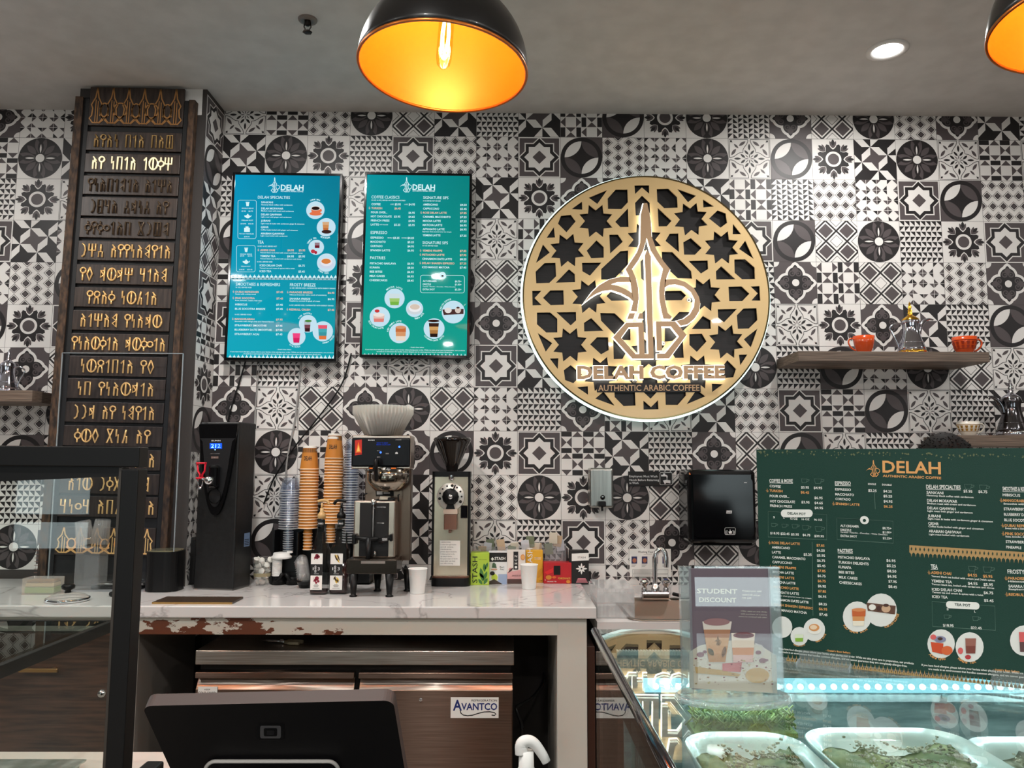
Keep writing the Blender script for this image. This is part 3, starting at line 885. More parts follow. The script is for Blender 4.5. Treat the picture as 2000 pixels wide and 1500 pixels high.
bl.text('DELAH COFFEE', x0-.001, z0-.0015, capm+.003, GLOW, FRONT, z=.010, width=x1-x0+.002, bold=3.0, depth=.012); bl.build('letter_light', sign)
b = MB()
x0, z0 = pol2.uv(1168, 762); x1, _ = pol2.uv(1367, 760)
cap2 = pol2.uv(1268, 750)[1]-z0
b.box(x0-.006, x1+.006, -.006, -.003, z0-.006, z0+cap2+.007, SIGN_WOOD)
b.text('AUTHENTIC ARABIC COFFEE', x0, z0, cap2, LETTER, FRONT, z=.0062, width=x1-x0, bold=.6, depth=.002); b.build('tagline', sign)
b = MB()
SCREWM = mat('screw_head', (205, 205, 200), .25, .8)
for (x, y) in ((1215, 535), (1345, 587), (1294, 671), (1238, 744), (1296, 744)):
    b = MB(); u, v = pol.uv(x, y); b.lathe([(0, .012), (.006, .011), (.011, .006), (.011, .003)], SCREWM, 16, front_at(u, 0, v)); b.build('screw', sign)

# ---------------------------------------------------------------- menu screens
SW = emis('screen_white', (214, 246, 250), 1.0); SPE = emis('screen_peach', (240, 196, 170), 1.0); SDISC = emis('screen_disc', (196, 226, 240), 1.0)
CO = {}
def scol(*c):
    if c not in CO: CO[c] = emis('screen_colour_%d' % len(CO), c, 1.0)
    return CO[c]
def screen_back(name, tl, tr, bl, br):
    mt = bpy.data.materials.new(name); mt.use_nodes = True
    n = mt.node_tree.nodes; l = mt.node_tree.links; n.remove(n['Principled BSDF'])
    tc = n.new('ShaderNodeTexCoord'); sx = n.new('ShaderNodeSeparateXYZ'); l.new(tc.outputs['Generated'], sx.inputs[0])
    def mixc(a, b_, f):
        mx = n.new('ShaderNodeMix'); mx.data_type = 'RGBA'
        for s, v in ((6, a), (7, b_)):
            if isinstance(v, tuple): mx.inputs[s].default_value = lin(v)
            else: l.new(v, mx.inputs[s])
        l.new(f, mx.inputs[0]); return mx.outputs[2]
    top = mixc(tl, tr, sx.outputs[0]); bot = mixc(bl, br, sx.outputs[0]); al = mixc(bot, top, sx.outputs[2])
    e = n.new('ShaderNodeEmission'); l.new(al, e.inputs[0]); e.inputs[1].default_value = 1.15
    g = n.new('ShaderNodeBsdfGlossy'); g.inputs['Roughness'].default_value = .03
    fr = n.new('ShaderNodeFresnel'); fr.inputs['IOR'].default_value = 1.4
    ad = n.new('ShaderNodeAddShader'); mx = n.new('ShaderNodeMixShader'); tr_ = n.new('ShaderNodeBsdfDiffuse'); tr_.inputs[0].default_value = (0, 0, 0, 1)
    l.new(fr.outputs[0], mx.inputs[0]); l.new(tr_.outputs[0], mx.inputs[1]); l.new(g.outputs[0], mx.inputs[2])
    l.new(e.outputs[0], ad.inputs[0]); l.new(mx.outputs[0], ad.inputs[1]); l.new(ad.outputs[0], n['Material Output'].inputs[0])
    return mt
class Sheet:
    """lays writing given in crop pixels on to a flat surface"""
    def __init__(s, b, pl, ox, oy, k, F, white, peach, z=.0004, slope=None):
        s.b, s.pl, s.ox, s.oy, s.k, s.F, s.w, s.p, s.z = b, pl, ox, oy, k, F, white, peach, z
    def uv(s, x, y): return s.pl.uv(s.ox+x/s.k, s.oy+y/s.k)
    def line(s, x0, x1, y, h, txt, mt=None, bold=None, y1=None):
        a = s.uv(x0, y+h/2); c = s.uv(x1, (y if y1 is None else y1)+h/2); t = s.uv(x0, y-h/2)
        if bold is None: bold = 1.1 if h > 11 else .9
        ang = math.atan2(c[1]-a[1], c[0]-a[0]) if y1 is not None else 0
        s.b.text(txt, a[0], a[1], t[1]-a[1], mt or s.w, s.F, s.z, width=math.hypot(c[0]-a[0], c[1]-a[1]), bold=bold, angle=ang)
    def disc(s, x, y, r, mt, dz=0, n=32):
        c = s.uv(x, y); e = s.uv(x+r, y); f = s.uv(x, y-r); rr = (abs(e[0]-c[0])+abs(f[1]-c[1]))/2
        s.b.flat(circ(c[0], c[1], rr, n), mt, s.F, s.z+dz)
    def poly(s, P, mt, dz=0):
        Q = [s.uv(*p) for p in P]
        a = sum(Q[i][0]*Q[(i+1) % len(Q)][1]-Q[(i+1) % len(Q)][0]*Q[i][1] for i in range(len(Q)))
        s.b.flat(Q if a > 0 else Q[::-1], mt, s.F, s.z+dz)
    def ell(s, x, y, rx, ry, mt, dz=0): s.poly([(x+rx*math.cos(R_(t)), y+ry*math.sin(R_(t))) for t in range(0, 360, 18)], mt, dz)
    def rbox(s, x0, x1, y0, y1, r, w, mt):
        P = rrect(x0, x1, y0, y1, r)
        Q = [s.uv(*p) for p in P]; wq = abs(s.uv(x0+w, y0)[0]-s.uv(x0, y0)[0])
        add_stroke(s.b, Q, wq, mt, s.F, s.z, closed=True)
    def arc(s, x, y, r, a0, a1, txt, h, mt):
        """short caption bent round a disc (degrees, clockwise from the left, letters upright outwards)"""
        n = len(txt)
        for i, ch in enumerate(txt):
            if ch == ' ': continue
            a = a0+(a1-a0)*(i+.5)/n; up = 1 if a1 > a0 else -1
            px_, py_ = x-r*math.cos(R_(a)), y-r*math.sin(R_(a))
            ang = R_(90-a) if up > 0 else R_(-90-a)
            c = s.uv(px_, py_); t = s.uv(px_, py_-h)
            s.b.text(ch, c[0], c[1], t[1]-c[1], mt, s.F, s.z+.0002, bold=1.0, align='C', angle=ang)
    def cup(s, x, y, w0, w1, h, cols, dz=.0004):
        """tapered glass standing at x,y (bottom middle), coloured in bands from the bottom"""
        n = len(cols)
        for i, c in enumerate(cols):
            a, b_ = i/n, (i+1)/n
            wa, wb_ = w1+(w0-w1)*a, w1+(w0-w1)*b_
            s.poly([(x-wa/2, y-h*a), (x+wa/2, y-h*a), (x+wb_/2, y-h*b_), (x-wb_/2, y-h*b_)], c, dz)
    def spires(s, x0, x1, y, h, n, mt):
        st = (x1-x0)/n
        for i in range(n):
            x = x0+st*(i+.5)
            s.poly([(x-st*.42, y), (x-st*.36, y-h*.3), (x-st*.12, y-h*.55), (x, y-h), (x+st*.12, y-h*.55), (x+st*.36, y-h*.3), (x+st*.42, y)], mt)
def make_screen(label, name_mat, cols, px4, content, cropbox):
    Y = WALL_Y-0.06
    x0 = (PY(px4[0], px4[2], Y).x+PY(px4[4], px4[3], Y).x)/2; x1 = (PY(px4[1], px4[2], Y).x+PY(px4[5], px4[3], Y).x)/2
    z1 = PY((px4[0]+px4[1])/2, px4[2], Y).z; z0 = PY((px4[0]+px4[1])/2, px4[3], Y).z
    c = Vector(((x0+x1)/2, Y, (z0+z1)/2)); hw, hh = (x1-x0)/2, (z1-z0)/2
    t = thing('menu_screen', label, 'screen', c)
    t.rotation_euler = (0, R_(.35), 0)
    b = MB(); b.box(-hw, hw, .002, .045, -hh, hh, BLACK, bev=.004); b.box(-hw*.6, hw*.6, .044, .0595, -hh*.5, hh*.5, BLACK); b.build('housing', t)
    b = MB(); e = .011
    for (a0, a1, c0, c1) in ((-hw, -hw+e, -hh, hh), (hw-e, hw, -hh, hh), (-hw+e, hw-e, -hh, -hh+e*1.2), (-hw+e, hw-e, hh-e, hh)): b.box(a0, a1, -.003, .004, c0, c1, BLACK_GLOSS, bev=.001)
    b.build('bezel', t)
    b = MB(); bk = screen_back(name_mat, *cols)
    b.flat([(-hw+e, -hh+e), (hw-e, -hh+e), (hw-e, hh-e), (-hw+e, hh-e)], bk, FRONT, 0)
    sh = Sheet(b, Plane(c), cropbox[0], cropbox[1], cropbox[2], FRONT, SW, SPE)
    content(sh); b.build('lit_panel', t)
    return t
def pot_icon(s, x, y, h, mt):
    c = s.uv(x, y); t = s.uv(x, y-h); flat_logo(s.b, c[0], c[1], (t[1]-c[1]), mt, s.F, s.z)
def hot_cup(s, x, y, body, drink, sc=1):
    s.ell(x, y+22*sc, 46*sc, 14*sc, body, .0003); s.ell(x+26*sc, y-2*sc, 20*sc, 14*sc, body, .0003); s.poly([(x-36*sc, y-18*sc), (x+36*sc, y-18*sc), (x+26*sc, y+22*sc), (x-26*sc, y+22*sc)], body, .0004)
    s.ell(x, y-18*sc, 36*sc, 17*sc, scol(236, 232, 226), .0005); s.ell(x, y-17*sc, 30*sc, 13*sc, drink, .0006)
TXT1 = """273 508 245 22|DELAH SPECIALTIES
298 384 282 14|SANA'ANI
298 527 300 9|Hawawy black coffee with cardamom
298 460 327 14|DELAH MOFAWAR
298 537 345 9|Medium roast with cream and cardamom
297 447 371 14|DELAH QAHWAH
297 520 390 9|Light roast with ginger and cardamom
297 365 417 14|JUBANI
297 615 438 9|Light roast & husks with cardamom ginger & cinnamon
296 353 464 14|QISHR
296 567 484 9|Coffee husks boiled with ginger and cinnamon
295 467 511 14|ARABIAN QAHWAH
295 492 528 9|Light roast boiled with cardamom
273 318 574 24|TEA
273 415 604 9|12 OZ/ 16 OZ | SERVED HOT
293 400 632 15|*ADENI CHAI
492 540 632 15|*$4.95
575 622 632 15|*$5.95
292 603 651 9|Yemeni black tea boiled with cream and Delah spices
292 405 676 15|YEMENI TEA
490 540 677 15|$4.95
573 621 677 15|$5.95
292 595 695 9|Yemeni black tea, boiled with cardamom and cloves
270 383 718 9|16 OZ | SERVED ICED
290 452 744 15|ICED DELAH CHAI
573 620 745 15|$6.75
289 546 764 9|Yemeni tea and cream & spices with a twist
289 375 787 15|ICED TEA
573 620 788 15|$5.45
155 242 327 8|SINGLE SERVE
154 186 348 8|$5.95
205 238 348 8|$6.75
155 240 415 8|DELAH POT
148 188 440 8|$18.95
204 242 440 8|$22.45
138 246 514 8|TO GO TRAVELER
174 214 535 8|$39.95
146 232 663 8|SINGLE SERVE
146 176 676 8|$4.95
202 234 676 8|$5.95
154 222 752 8|DELAH POT
140 178 776 8|$18.95
198 236 776 8|$22.45
115 440 882 24|SMOOTHIES & REFRESHERS
512 700 884 24|FROSTY BREEZE
115 232 906 9|16 OZ | SERVED ICED
512 845 909 9|16 OZ | SERVED ICED, CAFFEINATED WITH ENERGY DRINKS
113 286 939 14|*DUBAI REFRESHER
413 462 939 14|*$7.45
112 263 955 9|Sweet with a minty touch
112 255 985 14|*PINK SOCOTRA
413 462 986 14|*$7.45
112 308 1002 9|Rose, lavender, chakra with mint
112 200 1031 14|HIBISCUS
412 461 1032 14|$7.45
110 332 1063 14|BLUE SOCOTRA BREEZE
412 461 1063 14|$7.45
110 232 1105 9|16 OZ | SERVED COLD
109 253 1138 14|*MANGORABIAN
411 460 1140 14|*$7.95
109 396 1155 9|Smoothie with mango pulp and Yemeni flavors
109 343 1184 14|STRAWBERRY SMOOTHIE
411 459 1186 14|$7.95
109 381 1216 14|BLUEBERRY DATE SMOOTHIE
411 459 1217 14|$7.95
109 288 1248 14|STRAWBERRY ACAI
411 459 1248 14|$7.45
510 678 940 14|*PARADISE BREEZE
790 838 942 14|*$6.95
510 782 958 9|Hibiscus & lavender with a touch of strawberry
510 662 987 14|SAHARA FREEZE
790 838 988 14|$6.95
510 733 1003 9|Raspberry, coconut & splash of cream
508 832 1035 9|16 OZ | SERVED ICED, CAFFEINATED WITH ENERGY DRINKS
508 662 1066 14|*REDBULL CRUSH
790 838 1067 14|*$7.45
420 525 1359 8|- Delah's Best Sellers
80 835 1377 8|If you have food allergies, please inform your barista when placing your order. While we take great care in preparation, our products
175 742 1392 8|are made in an environment that handles common allergens, and we cannot guarantee they are completely allergen-free.
440 607 172 42|DELAH
440 606 201 10|AUTHENTIC ARABIC COFFEE"""
TXT2 = """1105 1310 244 22|COFFEE CLASSICS
1105 1354 268 9|12 OZ/ 16 OZ | SERVED HOT UNLESS SPECIFIED
1105 1172 297 15|COFFEE
1245 1268 297 9|12 OZ
1276 1320 297 15|$3.95
1347 1372 297 9|16 OZ
1378 1424 297 15|$4.95
1105 1184 326 15|*TURKISH
1274 1320 327 15|*$6.45
1103 1222 356 15|POUR OVER...
1377 1423 358 15|$6.95
1102 1254 386 15|HOT CHOCOLATE
1272 1318 387 15|$3.95
1377 1423 388 15|$4.65
1102 1238 416 15|FRENCH PRESS
1377 1423 418 15|$4.95
1101 1160 446 15|LATTE
1166 1228 447 8|HOT OR ICED
1272 1318 447 15|$5.25
1377 1423 448 15|$5.95
1101 1222 504 22|ESPRESSO
1101 1196 542 15|ESPRESSO
1225 1260 543 8|SINGLE
1266 1312 543 15|$3.25
1328 1366 543 8|DOUBLE
1371 1418 543 15|$4.25
1100 1211 572 15|MACCHIATO
1371 1418 573 15|$5.25
1100 1188 603 15|CORTADO
1371 1418 604 15|$4.95
1099 1244 634 15|SPANISH LATTE
1371 1418 635 15|$6.95
1098 1209 689 22|PASTRIES
1097 1288 730 15|PISTACHIO BAKLAVA
1371 1418 731 15|$6.95
1096 1170 760 15|KUNAFA
1371 1418 761 15|$8.50
1096 1188 791 15|BEE BITES
1371 1418 792 15|$6.95
1095 1206 822 15|MILK CAKES
1371 1418 824 15|$6.95
1094 1225 853 15|CHEESECAKES
1371 1418 855 15|$8.45
1484 1669 246 22|SIGNATURE SIPS
1484 1612 270 9|16 OZ SERVED HOT OR ICED
1484 1593 297 15|AMERICANO
1755 1803 298 15|$4.50
1484 1601 327 15|CAPPUCCINO
1755 1803 328 15|$5.45
1484 1657 357 15|*ROSE DELAH LATTE
1755 1803 358 15|*$7.85
1483 1685 387 15|CARAMEL MACCHIATO
1755 1803 388 15|$7.25
1483 1613 417 15|MOCHA LATTE
1755 1803 418 15|$7.25
1482 1624 447 15|MATCHA LATTE
1755 1803 448 15|$6.95
1482 1642 477 15|AFFOGATO LATTE
1755 1803 478 15|$6.95
1481 1692 496 8|Espresso shot poured over ice cream
1481 1612 522 15|YEMENI LATTE
1755 1803 524 15|$7.25
1481 1667 576 22|SIGNATURE SIPS
1481 1594 599 9|16 OZ SERVED ICED
1481 1626 635 15|*YEMENI FRAPPE
1755 1803 636 15|*$7.85
1480 1642 665 15|*PISTACHIO LATTE
1755 1803 666 15|*$7.95
1480 1697 695 15|CINNAMON DATE LATTE
1755 1803 696 15|$8.25
1479 1716 726 15|*DELAH SHAKEN ESPRESSO
1755 1803 727 15|*$7.25
1479 1680 756 15|ICED MANGO MATCHA
1755 1803 757 15|$7.45
1485 1587 858 13|ALT.CREAMER
1720 1768 859 13|$0.75+
1485 1545 881 13|DRIZZLE
1720 1768 882 13|$1.00+
1485 1726 898 7|Caramel - Pistachio - Chocolate - White Chocolate
1485 1573 918 13|EXTRA SHOT
1720 1768 918 13|$2.25+
1393 1497 1344 8|- Delah's Best Sellers
1068 1797 1361 8|If you have food allergies, please inform your barista when placing your order. While we take great care in preparation, our products
1150 1705 1376 8|are made in an environment that handles common allergens, and we cannot guarantee they are completely allergen-free.
1405 1570 170 42|DELAH
1405 1568 198 10|AUTHENTIC ARABIC COFFEE"""
def put_text(s, T):
    for ln in T.split('\n'):
        a, body = ln.split('|', 1)
        v = [float(x) for x in a.split()]
        mt = s.w
        if body[0] == '*':
            body = body[1:]; mt = s.p
            if not body.startswith('$'): pot_icon(s, v[0]-14, v[2]-2, 20, s.p)
        if len(v) == 5: s.line(v[0], v[1], v[2], v[3], body, mt, y1=v[4])
        else: s.line(v[0], v[1], v[2], v[3], body, mt, bold=(.3 if v[3] in (22, 24) else 1.6 if v[3] > 30 else None))
def menu_one(s):
    put_text(s, TXT1)
    pot_icon(s, 395, 155, 112, s.w)
    s.rbox(128, 262, 268, 550, 14, 2.5, s.w); s.rbox(120, 257, 600, 793, 14, 2.5, s.w)
    for x, y in ((198, 296), (190, 632)): s.poly([(x-12, y-10), (x+12, y-10), (x+8, y+16), (x-8, y+16)], s.w); s.poly([(x-14, y-16), (x+14, y-16), (x+14, y-11), (x-14, y-11)], s.w)
    for x, y in ((200, 388), (190, 722)): s.ell(x, y, 17, 13, s.w); s.ell(x, y-15, 5, 5, s.w); s.poly([(x+14, y), (x+28, y-12), (x+24, y+2)], s.w); s.poly([(x-26, y-8), (x-14, y-8), (x-14, y+6), (x-22, y+4)], s.w)
    s.poly([(174, 470), (216, 470), (216, 500), (174, 500)], s.w); s.poly([(184, 460), (206, 460), (206, 470), (184, 470)], s.w)
    s.spires(80, 862, 834, 24, 25, s.w); s.poly([(78, 836), (862, 836), (860, 850), (76, 850)], scol(150, 190, 200)); 
    for i in range(25): s.disc(95+31.3*i, 843, 5, scol(60, 110, 120), .0003, 10)
    s.spires(62, 850, 1424, 26, 26, s.w)
    for x, y, r in ((695, 338, 66), (775, 463, 68), (703, 610, 56), (778, 722, 68), (645, 1170, 65), (755, 1225, 74), (563, 1266, 65)): s.disc(x, y, r, SDISC)
    hot_cup(s, 697, 342, scol(226, 116, 76), scol(40, 22, 20))
    s.cup(772, 490, 50, 36, 66, [scol(190, 110, 60), scol(206, 140, 84), scol(214, 170, 128)]); s.ell(778, 496, 36, 14, scol(60, 36, 34), .0005)
    s.cup(710, 616, 36, 34, 40, [scol(110, 26, 40), scol(150, 120, 130)]); s.ell(680, 640, 16, 14, scol(190, 60, 70), .0005); s.ell(700, 648, 10, 12, scol(170, 40, 60), .0005)
    s.ell(778, 736, 56, 30, scol(206, 214, 232), .0003); s.ell(778, 718, 44, 30, scol(228, 228, 236), .0004); s.ell(776, 712, 34, 19, scol(214, 128, 66), .0005)
    s.cup(642, 1228, 48, 36, 76, [scol(60, 30, 34), scol(120, 70, 80), scol(180, 190, 200)]); s.ell(648, 1150, 26, 9, scol(80, 140, 70), .0006)
    s.cup(754, 1284, 68, 52, 104, [scol(226, 120, 66), scol(60, 150, 160), scol(70, 170, 180), scol(232, 90, 110)])
    s.cup(562, 1310, 56, 42, 70, [scol(214, 36, 96), scol(240, 70, 130)])
    s.arc(695, 338, 72, 60, 118, "SANA'ANI", 12, s.w); s.arc(775, 463, 84, -60, -112, 'MOFAWAR', 12, s.w); s.arc(703, 610, 62, 22, 90, 'YEMENI TEA', 12, s.w)
    s.arc(778, 722, 82, -42, -105, 'ADENI CHAI', 12, s.w); s.arc(645, 1170, 71, 28, 112, 'PINK SOCOTRA', 11, s.w); s.arc(755, 1225, 90, -88, -160, 'SAHARA FREEZE', 11, s.w); s.arc(563, 1266, 80, -48, -112, 'HIBISCUS', 11, s.w)
def menu_two(s):
    put_text(s, TXT2)
    pot_icon(s, 1362, 153, 112, s.w)
    s.rbox(1468, 1790, 815, 944, 16, 3, s.w); s.disc(1629, 815, 24, s.w, .0002); s.ell(1629, 820, 9, 6, scol(60, 40, 36), .0005)
    s.spires(1050, 1812, 1410, 22, 27, s.w)
    for x, y, r in ((1279, 987, 73), (1172, 1122, 74), (1426, 1061, 62), (1316, 1240, 75), (1570, 1206, 76), (1710, 1084, 84)): s.disc(x, y, r, SDISC)
    s.cup(1279, 1036, 76, 60, 50, [scol(120, 180, 70), scol(160, 200, 110)]); s.cup(1279, 986, 78, 76, 34, [scol(206, 222, 226)])
    s.cup(1165, 1160, 84, 70, 50, [scol(222, 130, 120), scol(226, 190, 178)]); s.ell(1165, 1108, 42, 14, scol(236, 226, 220), .0006); s.ell(1152, 1080, 18, 12, scol(200, 60, 60), .0006)
    s.ell(1426, 1072, 54, 32, scol(206, 214, 220), .0003); s.ell(1428, 1056, 46, 30, scol(236, 236, 238), .0004); s.ell(1428, 1048, 36, 20, scol(214, 196, 180), .0005)
    s.cup(1326, 1296, 74, 68, 66, [scol(232, 216, 196), scol(214, 150, 104)]); s.cup(1326, 1232, 76, 76, 34, [scol(196, 110, 62)]); s.ell(1326, 1198, 38, 12, scol(216, 150, 110), .0006)
    s.cup(1568, 1268, 74, 52, 102, [scol(40, 26, 22), scol(170, 120, 66), scol(206, 160, 100), scol(60, 36, 26)]); s.ell(1566, 1150, 44, 9, scol(50, 26, 20), .0006)
    s.poly([(1630, 1066), (1785, 1060), (1785, 1098), (1640, 1106)], scol(74, 48, 46), .0004); s.ell(1672, 1072, 26, 20, scol(226, 220, 216), .0006); s.ell(1744, 1070, 22, 22, scol(214, 200, 190), .0006); s.ell(1744, 1052, 12, 7, scol(70, 40, 36), .0007)
    s.arc(1279, 987, 79, 46, 132, 'MATCHA LATTE', 13, s.w); s.arc(1172, 1122, 90, -20, -110, 'ROSE DELAH LATTE', 12, s.w); s.arc(1426, 1061, 78, -90, -155, 'YEMENI LATTE', 12, s.w)
    s.arc(1316, 1240, 81, 4, 100, 'ICED YEMENI LATTE', 12, s.w); s.arc(1570, 1206, 92, -35, -145, 'CINNAMON DATE LATTE', 12, s.w); s.arc(1710, 1084, 90, 4, 80, 'TURKISH COFFEE', 12, s.w)
make_screen('blue-teal menu screen with specialties, tea and smoothies, left of the two screens', 'screen_picture_blue', ((0, 136, 176), (0, 112, 136), (14, 156, 176), (10, 150, 164)), (451, 665, 338, 705, 442, 661), menu_one, (430, 320, 3.75))
make_screen('green-teal menu screen with coffee classics and pastries, right of the two screens', 'screen_picture_green', ((0, 138, 150), (0, 118, 116), (8, 150, 128), (14, 148, 132)), (709, 921, 338, 699, 706, 917), menu_two, (430, 320, 3.75))
# ---------------------------------------------------------------- counters
ZC = 1.04; YF = 2.932; XR = 0.332; ZS = 0.986
MARBLE = mat('white_marble', (212, 208, 206), 0.14, coat=.2)
def marble_nodes(mt):
    nt, n, l, b = nodes_of(mt)
    tc = n.new('ShaderNodeTexCoord'); nz = n.new('ShaderNodeTexNoise'); nz.inputs['Scale'].default_value = 1.7; nz.inputs['Detail'].default_value = 6; nz.inputs['Distortion'].default_value = .9
    m1 = n.new('ShaderNodeMath'); m1.operation = 'SUBTRACT'; m1.inputs[1].default_value = .5
    m2 = n.new('ShaderNodeMath'); m2.operation = 'ABSOLUTE'
    cr = n.new('ShaderNodeValToRGB'); e = cr.color_ramp.elements
    e[0].position = 0.0; e[0].color = lin((176, 172, 171)); e[1].position = .009; e[1].color = lin((214, 210, 208))
    nz2 = n.new('ShaderNodeTexNoise'); nz2.inputs['Scale'].default_value = 1.2
    l.new(tc.outputs['Object'], nz.inputs['Vector']); l.new(nz.outputs[0], m1.inputs[0]); l.new(m1.outputs[0], m2.inputs[0]); l.new(m2.outputs[0], cr.inputs[0])
    l.new(cr.outputs[0], b.inputs['Base Color'])
marble_nodes(MARBLE)
b = MB(); b.box(-4.1, XR, YF, WALL_Y-.003, ZC-.042, ZC, MARBLE, bev=.004)
tag(b.build('marble_worktop'), 'long white marble worktop carrying the coffee machines', 'worktop')
# chipped white apron board
CHIP = mat('chipped_white_paint', (206, 200, 188), .6)
nt, n, l, bs = nodes_of(CHIP)
tc = n.new('ShaderNodeTexCoord'); sx = n.new('ShaderNodeSeparateXYZ'); l.new(tc.outputs['Object'], sx.inputs[0])
nz = n.new('ShaderNodeTexNoise'); nz.inputs['Scale'].default_value = 7; nz.inputs['Detail'].default_value = 7; nz.inputs['Roughness'].default_value = .65
mp = n.new('ShaderNodeMapping'); mp.inputs['Scale'].default_value = (1, 1, 2.4); l.new(tc.outputs['Object'], mp.inputs[0]); l.new(mp.outputs[0], nz.inputs['Vector'])
mr = n.new('ShaderNodeMapRange'); mr.inputs[1].default_value = -.34; mr.inputs[2].default_value = .5; mr.inputs[3].default_value = .09; mr.inputs[4].default_value = -.24; l.new(sx.outputs[0], mr.inputs[0])
zr = n.new('ShaderNodeMath'); zr.operation = 'MULTIPLY'; zr.inputs[1].default_value = -1.6; l.new(sx.outputs[2], zr.inputs[0])
a1 = n.new('ShaderNodeMath'); a1.operation = 'ADD'; l.new(nz.outputs[0], a1.inputs[0]); l.new(mr.outputs[0], a1.inputs[1])
a2 = n.new('ShaderNodeMath'); a2.operation = 'ADD'; l.new(a1.outputs[0], a2.inputs[0]); l.new(zr.outputs[0], a2.inputs[1])
cr = n.new('ShaderNodeValToRGB'); cr.color_ramp.interpolation = 'CONSTANT'; e = cr.color_ramp.elements
e[0].position = 0; e[0].color = lin((208, 202, 190)); e[1].position = .585; e[1].color = lin((104, 56, 34)); l.new(a2.outputs[0], cr.inputs[0]); l.new(cr.outputs[0], bs.inputs['Base Color'])
ax0, ax1 = PY(258, 1220, YF+.02).x, PY(1092, 1220, YF+.02).x
b = MB(); b.box(-(ax1-ax0)/2, (ax1-ax0)/2, -.009, .009, -.0315, .0305, CHIP, bev=.001)
tag(b.build('apron_board', None, ((ax0+ax1)/2, YF+.03, ZC-.042-.031)), 'long white apron board under the worktop, its paint chipped to brown wood', 'board')
# end panel (white leg) and the dark jamb beside it
lx0, lx1 = PY(1088, 1300, YF+.03).x, PY(1146, 1300, YF+.03).x
b = MB(); b.box(lx0, lx1, YF+.02, WALL_Y-.01, 0, ZC-.043, WHITE, bev=.003)
tag(b.build('white_end_panel'), 'tall white end panel carrying the right end of the worktop', 'panel')
dx0, dx1 = lx1+.004, PY(1162, 1300, YF+.05).x
b = MB(); b.box(dx0, dx1, YF+.05, WALL_Y-.01, 0, .89, mat('jamb_wood', (66, 40, 30), .4), bev=.002)
tag(b.build('dark_wood_post'), 'narrow dark brown wooden post beside the white end panel', 'post')
# left cabinet of dark wood behind the glass case
CABW = mat('cabinet_wood', (66, 44, 34), .4); noise_color(CABW, (44, 29, 23), (84, 57, 44), (2, 2, 26), 3, 6)
SIDEG = mat('cabinet_side_grey', (122, 116, 110), .5)
cxr = PY(262, 1300, YF+.02).x; cxl = PY(-120, 1300, YF+.02).x
cb = thing('wood_cabinet', 'dark brown wooden base cabinet under the left end of the worktop', 'cabinet', ((cxl+cxr)/2, YF+.05, 0))
w2 = (cxr-cxl)/2
b = MB(); b.box(-w2, w2, 0, .54, .0, ZC-.046, SIDEG, bev=.002); b.build('body', cb)
b = MB(); dxr = PY(213, 1350, YF+.03).x-(cxl+cxr)/2
b.box(-w2, dxr, -.02, 0, .12, ZC-.10, CABW, bev=.003); d = b.build('door', cb)
BRS = mat('brass_handle', (190, 150, 96), .3, 1.0)
b = MB(); u0 = PY(35, 1311, YF).x-(cxl+cxr)/2; u1 = PY(112, 1306, YF).x-(cxl+cxr)/2; zh = PY(80, 1310, YF).z
b.box(u0, u1, -.05, -.038, zh-.007, zh+.007, BRS, bev=.003)
for u in (u0+.02, u1-.02): b.box(u-.006, u+.006, -.04, -.02, zh-.006, zh+.006, BRS)
b.build('handle', d)
b = MB(); u = PY(191, 1359, YF).x-(cxl+cxr)/2; b.lathe([(0, .016), (.008, .015), (.014, .010), (.015, 0)], CHROME, 20, front_at(u, -.02, PY(191, 1359, YF).z)); b.build('lock', d)
b = MB(); b.box(dxr+.004, w2-.006, -.012, 0, .12, ZC-.10, WHITE, bev=.002); b.build('filler_strip', cb)
b = MB(); b.box(-w2, w2, -.012, 0, ZC-.098, ZC-.046, WHITE, bev=.001); b.build('rail', cb)

# sink counter, lower, to the right of the worktop
SINKX0, SINKX1 = PZ(1217, 1190, ZS).x, PZ(1217, 1190, ZS).x+.50
YS = PZ(1250, 1215, ZS).y
sy0, sy1 = PZ(1260, 1212, ZS).y, PZ(1260, 1170, ZS).y
b = MB()
for (a0, a1, c0, c1) in ((XR+.003, SINKX0, YS, WALL_Y-.003), (SINKX1, 2.6, YS, WALL_Y-.003), (SINKX0, SINKX1, YS, sy0), (SINKX0, SINKX1, sy1, WALL_Y-.003)): b.box(a0, a1, c0, c1, ZS-.042, ZS, MARBLE)
b.box(XR+.003, 2.6, WALL_Y-.018, WALL_Y-.003, ZS, ZS+.035, MARBLE)
so = tag(b.build('sink_worktop'), 'lower white marble worktop around the sink, right of the main one', 'worktop')
b = MB(); b.box(XR+.08, 2.6, YS+.05, YS+.07, 0, ZS-.045, CABW); b.box(XR+.08, 2.6, WALL_Y-.03, WALL_Y-.01, 0, ZS-.045, CABW); b.box(XR+.08, XR+.10, YS+.07, WALL_Y-.03, 0, ZS-.045, CABW); b.box(2.58, 2.6, YS+.07, WALL_Y-.03, 0, ZS-.045, CABW); b.box(XR+.10, 2.58, YS+.07, WALL_Y-.03, .08, .10, CABW); tag(b.build('sink_cabinet'), 'dark wooden base cabinet under the sink worktop', 'cabinet')
SST = mat('sink_steel', (150, 138, 128), .3, 1.0)
snk = thing('sink', 'rectangular stainless steel sink set in the lower worktop', 'sink', ((SINKX0+SINKX1)/2, (sy0+sy1)/2, ZS))
hx, hy = (SINKX1-SINKX0)/2, (sy1-sy0)/2
b = MB()
def ringpts(f, z, r): return [(p[0], p[1], z) for p in rrect(-hx*f[0], hx*f[0], -hy*f[1], hy*f[1], r, 6)]
